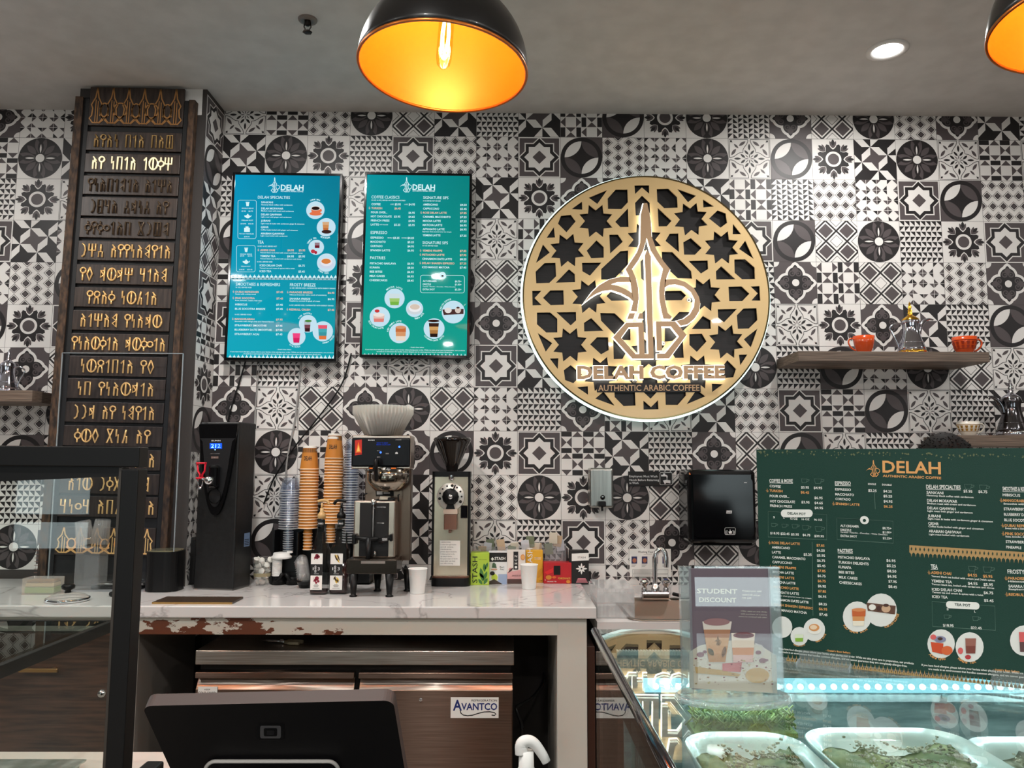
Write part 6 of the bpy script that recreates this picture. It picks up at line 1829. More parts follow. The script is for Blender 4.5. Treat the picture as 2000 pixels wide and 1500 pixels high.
b = MB(); b.box(gx_(867), gx_(894), -.034, .0, zz(1003), zz(994), mat('chute_top', (196, 176, 160), .3)); b.box(gx_(868), gx_(893), -.032, .0, zz(1034), zz(1003), CHU, bev=.004); b.tube([(gx_(880), -.02, zz(1034)), (gx_(880), -.02, zz(1040))], .006, CHU, 8); b.build('chute', gr)
b = MB(); b.box(gx_(900), gx_(913), -.010, .0, zz(1012), zz(987), BLACK_GLOSS, bev=.003); b.build('rocker_switch', gr)
b = MB(); pg = Plane((gr.location.x, GY-.0006, ZC)); F = front_at(0, -.0007, 0)
s = Sheet(b, pg, 560, 780, 3.571, F, INK, INK, .0002)
b2 = s.uv(1066, 1160); c2 = s.uv(1210, 985); b.flat([(b2[0], b2[1]), (c2[0], b2[1]), (c2[0], c2[1]), (b2[0], c2[1])], PAPER, F, 0)
for i, t_ in enumerate(('1. INSTRUCTIONS', '1) select the right basket', 'and size.', '2) Place filter under chute', 'press start button.', '3) Adjust grinder to the', 'right setting for Espresso,', 'for pour over or brew.', 'clean after use daily', 'turn off at closing')): s.line(1072, 1072+int(128*(.55+.45*((i*37) % 10)/10)), 996+i*16.4, 9, t_, mat('ink_soft', (70, 70, 74), .6), .1)
b.build('instruction_label', gr)

# tea boxes
def tea_box(px0, px1, pyt, pyb, m, label, dep=.06, top=None, rotz=0):
    p = on((px0+px1)/2, pyb); Y = p.y; w = wd(px0, px1, Y)/2; h = hz((px0+px1)/2, pyt, Y)
    dep = min(dep, WALL_Y-.02-Y)
    t = thing('tea_box', label, 'tea box', (p.x, Y, ZC), rotz)
    b = MB(); b.box(-w, w, 0, dep, 0, h, m, bev=.0012); 
    pl = Plane((p.x, Y-.0008, ZC)); F = front_at(0, -.0008, 0)
    s = Sheet(b, pl, 880, 1000, 5.882, F, PAPER, INK, .0)
    return t, b, s
K_ = lambda n, *c: mat('box_'+n, c, .5)
t, b, s = tea_box(919, 955, 1080, 1143, K_('lime', 168, 196, 62), 'lime green tea box lettered vertically, first of the row beside the grinder')
a = s.uv(306, 815); c = s.uv(306, 512); hcap = s.uv(306, 700)[0]-s.uv(246, 700)[0]
b.text('STASH', a[0], a[1], hcap, INK, s.F, z=.0002, width=c[1]-a[1], bold=.2, angle=R_(90))
s.z = .0002; s.line(322, 418, 546, 7, 'MOROCCAN MINT', K_('mint', 96, 130, 50), .4)
for x0, y0, x1, y1, w_ in ((372, 800, 345, 640, 46), (375, 790, 420, 680, 36), (380, 760, 330, 700, 30), (392, 690, 385, 590, 34), (396, 660, 428, 580, 30), (365, 830, 320, 770, 34), (380, 830, 425, 760, 36)): s.poly([(q[0], q[1]) for q in leaf(x0, y0, x1, y1, w_)], K_('leaf', 64, 116, 56), .0002)
s.line(398, 425, 815, 12, '20', PAPER, .4); b.build('printed_carton', t)
t, b, s = tea_box(954, 990, 1078, 1141, K_('white', 222, 222, 222), 'white tea box with black band and lime slice picture, second of the row')
s.poly([(437, 468), (648, 468), (648, 572), (437, 572)], INK, .0001); s.z = .0003; s.line(506, 628, 533, 36, 'STASH', PAPER, .8); s.poly([(463, 540), (481, 518), (499, 540), (481, 562)], PAPER)
s.line(566, 612, 632, 16, 'Earl', INK, .2); s.line(566, 612, 656, 16, 'Grey', INK, .2)
s.poly([(474, 640), (482, 590), (500, 580), (520, 600), (530, 645)], K_('herb', 70, 96, 70)); s.poly([(462, 652), (540, 652), (530, 668), (470, 668)], K_('plate', 200, 150, 120)); s.ell(504, 752, 36, 40, K_('lime2', 186, 206, 70)); s.ell(480, 705, 28, 24, INK)
s.poly([(548, 714), (648, 714), (648, 830), (548, 830)], K_('sky', 152, 170, 200)); s.poly([(440, 830), (440, 800), (500, 770), (600, 830)], K_('brown', 70, 58, 52), .0002)
b.build('printed_carton', t)
b = MB(); w = .0405; b.box(-.036, .036, -.001, .05, hz(972, 1078, 3.6)-.002, hz(972, 1074, 3.6), INK); b.build('open_flap', t)
t, b, s = tea_box(990, 1026, 1076, 1141, K_('cream', 224, 214, 206), 'cream and pink tea box with a black vertical name strip, third of the row')
s.z = .0002; s.poly([(723, 455), (777, 455), (777, 662), (723, 662)], INK); s.z = .0004
for i, ch in enumerate('NUMI'): s.line(737, 765, 508+i*42, 26, ch, PAPER, .4)
s.ell(830, 520, 26, 34, K_('tea', 214, 140, 80)); s.ell(830, 520, 18, 24, K_('tea2', 226, 166, 100), .0002)
s.poly([(652, 690), (836, 660), (836, 770), (652, 770)], K_('pink', 214, 160, 160)); s.line(704, 804, 732, 20, 'WHITE ROSE', INK, .6); s.poly([(652, 770), (836, 770), (836, 824), (652, 824)], K_('bark', 84, 60, 56)); s.ell(690, 660, 22, 18, K_('rose', 206, 130, 130)); s.poly(leaf(660, 700, 720, 640, 20), K_('stem', 60, 50, 46), .0003)
b.build('printed_carton', t)
t, b, s = tea_box(1027, 1060, 1075, 1138, K_('yellow', 220, 164, 44), 'golden yellow tea box behind the white cup, fourth of the row')
a = s.uv(940, 680); c = s.uv(940, 490); hcap = s.uv(940, 600)[0]-s.uv(880, 600)[0]
b.text('STASH', a[0], a[1], hcap, PAPER, s.F, z=.0002, width=(c[1]-a[1])*1.4, bold=.2, angle=R_(90)); s.z = .0003; s.line(962, 1036, 524, 10, 'LEMON', PAPER, .3); s.line(962, 1036, 540, 10, 'GINGER', PAPER, .3)
s.poly(leaf(1000, 760, 1050, 640, 50), K_('gold', 204, 146, 36)); s.line(1024, 1050, 790, 12, '18', INK, .4); b.build('printed_carton', t)
t, b, s = tea_box(1062, 1116, 1099, 1140, K_('red', 178, 26, 34), 'low red tea carton with torn open front, fifth of the row', dep=.07)
s.z = .0002; s.poly([(1186, 618), (1262, 618), (1262, 722), (1186, 722)], mat('carton_hole', (10, 8, 8), .8)); s.ell(1128, 752, 34, 26, K_('fire', 206, 130, 46)); s.ell(1190, 750, 24, 14, K_('fire2', 214, 96, 40)); s.poly([(1080, 690), (1180, 640), (1180, 690), (1110, 720)], K_('red2', 214, 36, 40)); s.z = .0004; s.line(1236, 1376, 762, 22, 'POMEGRANATE', K_('fire3', 226, 180, 80), .4); s.line(1110, 1218, 798, 12, 'ORGANIC TEA', PAPER, .4); s.line(1084, 1096, 780, 12, 'K', PAPER, .4)
s.ell(1352, 800, 24, 20, K_('fire', 206, 130, 46)); b.build('printed_carton', t)
t, b, s = tea_box(1113, 1150, 1076, 1140, INK, 'black tea box with white top and snowflake emblem, last of the row', dep=.06)
s.z = .0002; s.poly([(1392, 478), (1588, 470), (1588, 556), (1392, 564)], PAPER, .0); s.z = .0004; s.line(1460, 1552, 521, 22, 'STASH', K_('greytext', 110, 108, 106), .4)
for k in range(8):
    a_ = R_(45*k); L_ = 66 if k % 2 == 0 else 52
    s.poly(leaf(1504, 652, 1504+L_*math.cos(a_), 652+L_*1.0*math.sin(a_), 20), PAPER, .0)
s.poly([(1504, 590), (1560, 652), (1504, 716), (1448, 652)][0:0] or [(1496, 644), (1512, 644), (1512, 660), (1496, 660)], INK, .0003)
for k in range(4): s.poly([(1440+6*k, 810-14*k), (1578-8*k, 810-14*k), (1574-8*k, 802-14*k), (1446+6*k, 802-14*k)], K_('pinkline', 226, 140, 150))
b.build('printed_carton', t)
# clear bins with wrapped tea bags behind the boxes
BINS = glass('clear_bin_plastic', (252, 252, 253), .06, 1.6, .05)
SACH = [K_('sach1', 214, 204, 186), K_('sach2', 196, 170, 140), K_('sach3', 206, 208, 214), K_('sach4', 120, 130, 104)]
for i, (p0, p1, pt) in enumerate(((924, 968, 1068), (970, 1016, 1068), (1018, 1062, 1063), (1064, 1106, 1062))):
    Y0 = 3.555; x0 = PY(p0, 1100, Y0).x; x1 = PY(p1, 1100, Y0).x; h = hz((p0+p1)/2, pt, Y0)
    t = thing('clear_bin', ['clear plastic bin behind the lime green tea box', 'clear plastic bin behind the white and black tea box', 'clear plastic bin behind the golden yellow tea box', 'clear plastic bin behind the red tea carton'][i], 'bin', ((x0+x1)/2, Y0, ZC))
    w = (x1-x0)/2
    b = MB(); clear_shell(b, -w, w, .0, .05, 0, h, BINS); b.build('bin_shell', t)
    for k in range(4):
        o = MB(); hh = h*(.88+.10*((k*5+i*3) % 4)) + (.03 if i == 3 and k in (1, 3) else .02 if i == 2 and k == 2 else 0)
        o.box(-.018, .018, -.002, .002, .0, .05, SACH[(k+i) % 4], bev=.0008)
        q = o.build('tea_sachet', None, (t.location.x-w+.022+(2*w-.044)*k/3, Y0+.012+.008*k, ZC+hh-.045)); q.rotation_euler = (.15, .12*((k % 3)-1), .3*(k-1.5)*.4)
        tag(q, ['wrapped tea sachet in the bin behind the lime green box', 'wrapped tea sachet in the bin behind the white and black box', 'wrapped tea sachet in the bin behind the yellow box', 'wrapped tea sachet in the bin behind the red carton'][i], 'tea sachet', 'wrapped sachets in clear bin %s' % ('behind the lime box', 'behind the white box', 'behind the yellow box', 'behind the red carton')[i])

# things on the worktop behind the left glass case
JUG = glass('jug_plastic', (252, 248, 244), .05, 1.7, .16)
p = on(105, 1142); r = wd(62, 136, p.y)/2; h = hz(100, 1063, p.y)
jg = thing('measuring_jug', 'clear plastic measuring jug with ribbed scale seen through the left glass case', 'jug', (p.x-.01, p.y+.05, ZC))
b = MB(); b.lathe([(0, .002), (r*.82, .002), (r*.86, .0), (r, h), (r*1.06, h+.004), (r*.97, h), (r*.84, .006), (0, .006)], JUG, 36); b.build('jug_body', jg)
b = MB()
for k in range(9): b.box(-r*.86, -r*.5, -r*.80, -r*.78, h*(.12+.09*k), h*(.12+.09*k)+.0025, mat('jug_scale', (130, 96, 84), .5))
b.build('scale', jg)
b = MB(); b.tube(smoothpath([(r*.95, -.01, h*.88), (r*1.5, -.01, h*.84), (r*1.5, -.01, h*.3), (r*.9, -.01, h*.22)]), .008, JUG, 8); b.build('handle', jg)
gl0 = None
for i, (px, pyb, pyt, tiltg, lb) in enumerate(((168, 1064, 1016, -.2, 'upside-down clear glass, left of the pair stacked on the jug behind the left case'), (194, 1062, 1014, .1, 'clear glass, right of the pair stacked behind the left case'))):
    Y = 3.33; rr_ = wd(px-17, px+17, Y)/2; z0_ = PY(px, pyb, Y).z; hh = PY(px, pyt, Y).z-z0_
    b = MB(); b.lathe([(rr_*.78, hh), (rr_*.8, hh-.002), (rr_, .0), (rr_*.95, .0), (rr_*.74, hh-.008), (0, hh-.008)], JUG, 28)
    for k in range(12):
        a_ = 2*math.pi*k/12; b.tube([(rr_*1.0*math.cos(a_), rr_*math.sin(a_), .004), (rr_*.81*math.cos(a_), rr_*.81*math.sin(a_), hh-.004)], .0012, JUG, 4)
    o = b.build('drinking_glass', None, (PY(px, pyb, Y).x, Y, z0_)); o.rotation_euler = (0, tiltg, 0); tag(o, lb, 'glass')
Y = 3.33; p = on(185, 1120)
b = MB(); b.box(-.05, .05, -.04, .04, 0, PY(180, 1066, Y).z-ZC-.001, JUG, bev=.006); tag(b.build('clear_tub', None, (PY(181, 1066, Y).x, Y, ZC)), 'clear plastic tub carrying the pair of glasses', 'tub')
p = on(72, 1162); w2 = wd(40, 103, p.y)/2; h = hz(70, 1131, p.y)
sl = thing('layered_dessert', 'clear plastic box with a layered green and cream dessert on the worktop', 'dessert box', (p.x, p.y+.04, ZC))
b = MB(); clear_shell(b, -w2, w2, -.035, .035, 0, h, JUG, lid=True); b.build('plastic_box', sl)
b = MB(); N = 40
for (z0_, z1_, m_, e_) in ((.004, h*.45, K_('pistachio', 140, 176, 96), .9), (h*.47, h*.72, K_('creamcake', 214, 200, 168), .86), (h*.74, h*.88, K_('nuts', 150, 120, 84), .82)):
    b.box(-w2*e_, w2*e_, -.030, .030, z0_, z1_, m_, bev=.004)
b.build('layers', sl)
p = on(115, 1179); r = wd(74, 154, p.y)/2
ld = thing('pan_lid', 'glass pan lid with steel rim and black knob lying on the worktop', 'lid', (p.x, p.y+r*.75, ZC))
b = MB(); b.lathe([(r*.97, .012), (r*.8, .022), (r*.4, .030), (0, .032)], JUG, 40); b.build('glass_dome', ld)
b = MB(); b.lathe([(r*.96, .014), (r, .013), (r*1.01, .006), (r*.98, 0), (r*.95, .004), (r*.96, .014)], CHROME, 48); b.build('steel_rim', ld)
b = MB(); b.lathe([(.012, .031), (.010, .040), (.022, .046), (.024, .056), (.018, .062), (0, .063)], BLACK, 20); b.build('knob', ld)
p = on(215, 1152)
tr = thing('grill_tray', 'low black and steel appliance tray behind the glass case post', 'tray', (p.x, p.y+.06, ZC))
b = MB(); b.box(-.085, .12, -.05, .06, 0, .012, BLACK, bev=.003); b.build('base', tr)
b = MB(); b.box(-.07, .12, -.03, .055, .012, .022, STEEL, bev=.003); b.build('plate', tr)
b = MB(); b.tube([(-.02, .0, .024), (.07, .03, .10)], .007, BLACK, 8); b.box(.0, .1, .03, .055, .022, .11, BLACK, bev=.008); b.build('press', tr)
b = MB(); b.box(-.035, .05, -.03, .03, 0, .02, BLACK, bev=.009); tag(b.build('black_scoop', None, (on(228, 1166).x, on(228, 1166).y+.03, ZC)), 'small black scoop lying in front of the grill tray', 'scoop')
# ---------------------------------------------------------------- right glass display case
ZG = 1.55-.25                         # top glass height
q = PZ(1163, 1229, ZG); CX0, CYF = q.x, q.y
CX1 = 1.55; CYN = .34
dc = thing('display_case', 'glass-topped pastry display case with cyan-white lights at the lower right', 'display case', (0, 0, 0))
GT = glass('case_glass', (246, 252, 250), 0.0, 1.6)
b = MB(); b.box(CX0+.002, CX1, CYN, CYF, ZG-.006, ZG, GT); b.build('top_glass', dc)
b = MB(); b.box(CX0, CX0+.005, CYN, CYF-.004, ZG-.42, ZG-.008, GT); b.build('side_glass', dc)
FR = mat('case_black_edge', (18, 16, 20), .12, coat=.6)
b = MB(); b.tube([(CX0-.001, CYN, ZG-.003), (CX0-.001, CYF, ZG-.003)], .0062, FR, 10); b.build('edge_rail', dc)
FRIT = mat('case_frit', (10, 9, 11), .25)
b = MB(); b.box(CX0+.0055, CX0+.0065, CYN, CYF-.03, ZG-.058, ZG-.010, FRIT); b.build('side_border', dc)
ALU = mat('case_steel', (150, 162, 166), .3, .9); noise_color(ALU, (120, 132, 138), (176, 188, 192), (40, 3, 3), 3, 5, rough_rng=(.2, .45))
IN = mat('case_interior', (150, 166, 168), .45); noise_color(IN, (120, 138, 142), (176, 192, 194), (3, 20, 20), 4, 6)
YI = 1.085
b = MB(); b.box(CX0+.02, CX1, YI, YI+.012, ZG-.50, ZG-.030, IN)
b.box(CX0+.02, CX1, YI+.012, CYF-.006, ZG-.042, ZG-.034, ALU)
b.box(CX0+.03, CX1, CYN, YI, ZG-.50, ZG-.49, ALU); b.build('interior', dc)
RIB = mat('ribbed_strip', (190, 205, 205), .4)
b = MB(); x = CX0+.03
while x < CX1:
    b.box(x, x+.0030, CYF-.022, CYF-.012, ZG-.034, ZG-.0275, RIB); x += .0045
b.box(CX0+.03, CX1, CYF-.021, CYF-.0125, ZG-.034, ZG-.029, RIB)
rs = b.build('ribbed_trim', dc)
LEDC = emis('case_led', (200, 255, 255), 9); LEDB = emis('case_led_bar', (160, 232, 248), 2.0)
b = MB(); zl = PY(1700, 1341, YI-.01).z
b.box(CX0+.045, 1.0, YI-.010, YI, zl-.008, zl+.008, LEDB)
x = CX0+.06
b.build('light_bar', dc)
b = MB()
while x < 1.0:
    b.lathe([(0, .004), (.0034, .0035), (.0038, .002), (.0038, 0)], LEDC, 10, front_at(x, YI-.010, zl)); x += .0147
b.build('led_dots', dc)
b = MB()                              # ribbed steel panel seen through the side glass
for k in range(10): b.box(CX0+.021, CX0+.026, 1.0-.0165*k, 1.012-.0165*k, ZG-.48, ZG-.075, ALU, bev=.002)
b.box(CX0+.026, CX0+.030, CYN, 1.07, ZG-.48, ZG-.075, mat('case_liner', (120, 150, 148), .4)); b.build('side_liner', dc)
b = MB(); b.box(CX0, CX1, CYN, CYF-.004, 0, ZG-.50, BLACK_MATTE); b.box(CX0, CX0+.02, CYN, CYF-.004, ZG-.50, ZG-.42, BLACK); b.build('plinth', dc)
def case_led(x):
    lamp('case_led_lamp', 'AREA', (x, YI-.02, zl), .42, (.70, .97, 1.0), .30, (R_(-62), 0, 0))
for x in (.4, .75): case_led(x)
bpy.data.objects['case_led_lamp'].data.shape = 'RECTANGLE'
for o in bpy.data.objects:
    if o.name.startswith('case_led_lamp'): o.data.shape = 'RECTANGLE'; o.data.size = .34; o.data.size_y = .012
# dishes inside the case
DISH = mat('dish_white', (214, 228, 226), .3, coat=.3)
PIST = mat('pistachio_cream', (150, 160, 92), .6); noise_color(PIST, (112, 124, 66), (196, 196, 140), (1, 1, 1), 28, 6, bump=.5)
CRUM = mat('crumb_topping', (196, 190, 160), .7); noise_color(CRUM, (120, 112, 80), (224, 220, 200), (1, 1, 1), 60, 6, bump=.8)
SHRED = mat('green_shreds', (120, 136, 66), .6)
def dish(px0, px1, pyback, Yb, dep, h, food, label, foodlabel, seed):
    zt = PY((px0+px1)/2, pyback, Yb).z
    x0, x1 = PY(px0, pyback, Yb).x, PY(px1, pyback, Yb).x
    t = thing('serving_dish', label, 'dish', ((x0+x1)/2, Yb-dep/2, zt-h)); w = (x1-x0)/2; d = dep/2
    b = MB()
    def loop(fx, fy, z, r): return [(p[0], p[1], z) for p in rrect(-w*fx, w*fx, -d*fy, d*fy, r, 6)]
    prev = None
    for L in (loop(.66, .66, 0, .02), loop(.7, .7, .0, .025), loop(.9, .9, h*.8, .04), loop(1, 1, h, .045), loop(.985, .985, h+.002, .045), loop(.88, .86, h*.86, .04), loop(.68, .66, .006, .025)):
        cur = [b.bm.verts.new(p) for p in L]
        if prev:
            for i in range(len(cur)):
                f = b.bm.faces.new((prev[i], prev[(i+1) % len(cur)], cur[(i+1) % len(cur)], cur[i])); f.smooth = True; f.material_index = b.mi(DISH)
        else: f = b.bm.faces.new(list(reversed(cur))); f.material_index = b.mi(DISH)
        prev = cur
    f = b.bm.faces.new(prev); f.material_index = b.mi(DISH)
    b.build('dish_shell', t)
    rnd = random.Random(seed)
    t2 = MB(); n = 26
    g = []
    for j in range(n+1):
        row = []
        for i in range(n+1):
            u, v = -1+2*i/n, -1+2*j/n
            z = h*.66+.010*math.sin(3.1*u+seed)*math.cos(2.7*v+seed)+rnd.uniform(-.002, .002)+(.009 if (u*.6+v*.4) > .2 else 0)
            row.append(t2.bm.verts.new((u*w*.80, v*d*.80, z)))
        g.append(row)
    for j in range(n):
        for i in range(n):
            f = t2.bm.faces.new((g[j][i], g[j][i+1], g[j+1][i+1], g[j+1][i])); f.smooth = True; f.material_index = t2.mi(food if (i*7+j*3+seed) % 11 else food)
    bmesh.ops.solidify(t2.bm, geom=t2.bm.faces[:], thickness=.02)
    fo = t2.build('pastry_filling', None, t.location); tag(fo, foodlabel, 'dessert')
    # crumbs scattered over the filling
    c = MB()
    for k in range(420):
        u, v = rnd.uniform(-.8, .8), rnd.uniform(-.8, .8); s_ = rnd.uniform(.0006, .0017); a_ = rnd.uniform(0, 6.28)
        z = h*.66+.010*math.sin(3.1*u+seed)*math.cos(2.7*v+seed)+(.009 if (u*.6+v*.4) > .2 else 0)+.0205
        c.tube([(u*w*.72-s_*1.3*math.cos(a_), v*d*.72-s_*1.3*math.sin(a_), z), (u*w*.72+s_*1.3*math.cos(a_), v*d*.72+s_*1.3*math.sin(a_), z+s_*rnd.uniform(-.6, .8))], s_, CRUM, 5)
    cr_ = c.build('topping', fo); cr_['kind'] = 'stuff'
    return t
dish(1322, 1546, 1431, 1.02, .24, .07, PIST, 'white dish below the acrylic sign holder, leftmost in the case', 'brown-green dessert with crumbs in the leftmost dish', 1)
dish(1549, 1850, 1423, 1.02, .24, .07, PIST, 'white dish of pistachio dessert in the middle of the case', 'pale green pistachio dessert in the middle dish', 4)
dish(1853, 2150, 1441, 1.02, .24, .07, CRUM, 'white dish cut off at the right edge of the case', 'crumbly beige dessert in the dish at the right edge', 6)
# pistachio shreds on a tray behind the left dish
rnd = random.Random(3)
zsh = PY(1440, 1418, 1.06).z
b = MB()
for k in range(420):
    x = rnd.uniform(PY(1352, 1400, 1.05).x, PY(1545, 1400, 1.05).x); y = rnd.uniform(1.036, 1.072); a_ = rnd.uniform(-.7, .7); L_ = rnd.uniform(.006, .016); z = zsh+rnd.uniform(0, .016)
    b.tube([(x-L_*math.sin(a_), y, z), (x+L_*math.sin(a_), y+rnd.uniform(-.004, .004), z+L_*math.cos(a_))], .0011, SHRED, 4)
b.box(PY(1350, 1400, 1.05).x, PY(1548, 1400, 1.05).x, 1.032, 1.076, zsh-.006, zsh, SHRED)
tag(b.build('pistachio_shreds'), 'bed of shredded green pistachio behind the leftmost dish', 'pistachio', kind='stuff')

# ---------------------------------------------------------------- standing menu board
A = PZ(1536, 1290, ZG); B_ = PZ(1931, 1335, ZG)
u = (B_-A); u.z = 0; u.normalize()
def hitline(px, py):
    n_ = Vector((-u.y, u.x, 0)); d = ray(px, py); t_ = (A-EYE).dot(n_)/d.dot(n_); return EYE+d*t_
Lb = hitline(1486, 1200); s0 = (Lb-A).dot(u); O = A+u*s0; O.z = ZG+.004
topz = hitline(1480, 878).z
BH = topz-O.z; BWD = .62
mb = thing('menu_board', 'wide dark green printed menu board standing on the glass case', 'menu board', O, math.atan2(u.y, u.x))
GREEN = mat('board_green', (24, 58, 48), .36, spec=.35)
nt, n, l, bs = nodes_of(GREEN)
nz = n.new('ShaderNodeTexNoise'); nz.inputs['Scale'].default_value = 420; bp_ = n.new('ShaderNodeBump'); bp_.inputs['Strength'].default_value = .12; bp_.inputs['Distance'].default_value = .002
l.new(nz.outputs[0], bp_.inputs['Height']); l.new(bp_.outputs[0], bs.inputs['Normal'])
b = MB(); b.box(0, BWD, .0, .005, 0, BH, GREEN)
BWH = mat('board_white', (226, 226, 220), .5); BOR = mat('board_orange', (222, 160, 96), .5); BGD = mat('board_gold', (176, 140, 90), .4)
pb = Plane(O, u); F = front_at(0, 0, 0)
s = Sheet(b, pb, 1460, 860, 3.126, F, BWH, BOR, .0003)
TXB = """824 1181 158 74 169|*DELAH
826 1183 216 15 230|*AUTHENTIC ARABIC COFFEE
134 277 246 22 247|COFFEE & MORE
135 203 278 15 283|COFFEE
327 375 286 15 288|$3.95
404 456 289 15 291|$4.95
134 214 306 15 310|*TURKISH
325 376 316 15 319|*$6.45
136 255 339 15 343|POUR OVER...
408 459 350 15 352|$6.95
138 290 371 15 376|HOT CHOCOLATE
329 379 376 15 379|$3.95
409 460 381 15 383|$4.65
138 273 398 15 404|FRENCH PRESS
410 461 411 15 413|$4.95
245 356 444 15 450|#DELAH POT
157 168 469 12 469|S
219 228 472 12 472|L
262 306 477 12 479|12 OZ
331 379 480 12 482|16 OZ
407 456 484 12 486|96 OZ
139 195 566 14 568|$18.95
202 257 569 14 571|$22.45
266 314 573 14 575|$5.95
337 384 577 14 579|$6.75
408 467 583 14 586|$39.95
148 320 624 15 632|*ROSE DELAH LATTE
421 470 640 15 643|*$7.85
149 260 652 15 658|AMERICANO
423 472 671 15 673|$4.50
150 204 682 15 685|LATTE
343 392 696 15 698|$5.25
424 474 702 15 704|$5.95
151 354 712 15 724|CARAMEL MACCHIATO
425 474 733 15 735|$6.75
152 273 742 15 749|CAPPUCCINO
426 476 764 15 767|$5.45
153 297 771 15 781|*YEMENI FRAPPE
428 477 795 15 798|*$7.85
154 283 802 15 811|MOCHA LATTE
428 477 826 15 829|$6.75
155 286 832 15 842|*YEMENI LATTE
429 478 857 15 860|*$6.75
156 293 863 15 873|MATCHA LATTE
430 479 888 15 892|$6.95
157 313 893 15 907|*PISTACHIO LATTE
431 480 919 15 923|*$7.85
158 314 924 15 937|AFFOGATO LATTE
432 481 951 15 955|$6.95
160 390 944 9 965|Espresso shot poured over ice cream
160 373 970 15 989|CINNAMON DATE LATTE
435 485 997 15 1001|$8.25
161 401 1000 15 1026|*DELAH SHAKEN ESPRESSO
436 487 1028 15 1032|*$6.95
162 363 1032 15 1053|ICED MANGO MATCHA
438 488 1060 15 1066|$7.45
534 631 261 22 262|ESPRESSO
735 784 266 11 268|SINGLE
822 880 270 11 272|DOUBLE
535 632 298 15 302|ESPRESSO
737 788 305 15 308|$2.25
829 881 309 15 312|$4.25
536 650 328 15 333|MACCHIATO
830 883 339 15 342|$5.25
537 630 357 15 361|CORTADO
831 885 371 15 374|$4.95
538 684 386 15 393|*SPANISH LATTE
832 886 402 15 405|*$6.25
567 681 521 14 526|ALT.CREAMER
824 879 535 14 538|$0.75+
568 634 546 14 548|DRIZZLE
825 880 560 14 562|$1.00+
568 855 559 9 576|Caramel - Pistachio - Chocolate - White Chocolate
569 669 582 14 587|EXTRA SHOT
826 881 596 14 599|$2.25+
552 643 673 22 674|PASTRIES
553 748 712 16 723|PISTACHIO BAKLAVA
848 904 732 16 736|$6.95
554 740 743 16 755|TURKISH DELIGHTS
850 906 764 16 768|$5.25
555 634 772 16 777|KUNAFA
852 909 796 16 800|$8.50
557 652 803 16 809|BEE BITES
854 910 828 16 832|$6.95
558 672 834 16 843|MILK CAKES
860 911 859 16 864|$7.95
560 698 866 16 877|CHEESECAKES
860 913 891 16 896|$8.45
1091 1302 282 24 287|DELAH SPECIALTIES
1318 1373 309 17 312|$5.95
1409 1464 312 17 315|$6.75
1093 1196 317 17 321|SANA'ANI
1094 1380 335 11 348|Hawaway black coffee with cardamom
1096 1281 366 17 373|DELAH MOFAWAR
1097 1394 384 11 396|Medium roast with cream and cardamom
1098 1271 412 17 419|DELAH QAHWAH
1099 1375 430 11 442|Light roast with ginger and cardamom
1101 1180 460 17 463|JUBANI
1102 1498 477 11 496|Light roast & husks with cardamom ginger & cinnamon
1103 1168 506 17 510|QISHR
1104 1442 524 11 541|Coffee husks boiled with ginger and cinnamon
1107 1304 553 17 562|ARABIAN QAHWAH
1108 1353 573 11 584|Light roast boiled with cardamom
1557 1760 294 24 299|SMOOTHIES & REFRESHERS
1558 1665 332 17 336|HIBISCUS
1562 1720 366 17 371|*MANGORABIAN
1563 1800 386 11 392|Smoothie with mango pulp
1565 1810 418 17 424|STRAWBERRY SMOOTHIE
1566 1830 451 17 458|BLUEBERRY DATE SMOOTHIE
1568 1800 485 17 492|BLUE SOCOTRA BREEZE
1571 1760 519 17 525|*DUBAI REFRESHER
1573 1740 536 11 541|Sweet with a minty touch
1574 1740 569 17 574|*PINK SOCOTRA
1576 1790 587 11 592|Rose, lavender, chakra with mint
1577 1770 618 17 624|STRAWBERRY ACAI
1579 1672 651 17 656|PINEAPPLE
1120 1162 770 28 772|TEA
1121 1244 806 17 814|*ADENI CHAI
1345 1402 821 17 824|*$4.95
1438 1496 828 17 831|*$5.95
1122 1510 828 11 855|Yemeni black tea boiled with cream and Delah spices
1123 1249 857 17 865|YEMENI TEA
1346 1405 872 17 875|$4.95
1441 1499 879 17 882|$5.95
1124 1506 877 11 902|Yemeni black tea, boiled with cardamom and cloves
1126 1309 908 17 917|ICED DELAH CHAI
1442 1501 929 17 932|$6.75
1127 1440 926 11 945|Yemeni tea and cream & spices with a twist
1128 1222 953 17 958|ICED TEA
1444 1503 976 17 980|$5.45
1265 1361 1001 16 1007|#TEA POT
1216 1228 1030 13 1031|S
1384 1394 1044 13 1045|L
1194 1259 1128 16 1131|$18.95
1364 1430 1143 16 1147|$22.45
1588 1800 800 26 806|FROSTY BREEZE
1591 1780 841 17 847|*PARADISE BREEZE
1592 1830 860 11 866|Hibiscus & lavender
1594 1760 889 17 895|SAHARA FREEZE
1595 1800 908 11 914|Raspberry, coconut
1596 1790 940 17 946|*REDBULL CRUSH
190 1015 1270 12 1362|If you have food allergies, please inform your barista when placing your order. While we take great care in preparation, our products
190 975 1288 12 1378|are made in an environment that handles common allergens, and we cannot guarantee they are completely allergen-free.
478 628 1281 11 1297|*- Delah's Best Sellers
1063 1800 1370 12 1432|If you have food allergies, please inform your barista when placing your order. While we take great care
1105 1800 1394 12 1455|are made in an environment that handles common allergens, and we cannot guarantee they are
1500 1660 1398 11 1412|*- Delah's Best Sellers"""
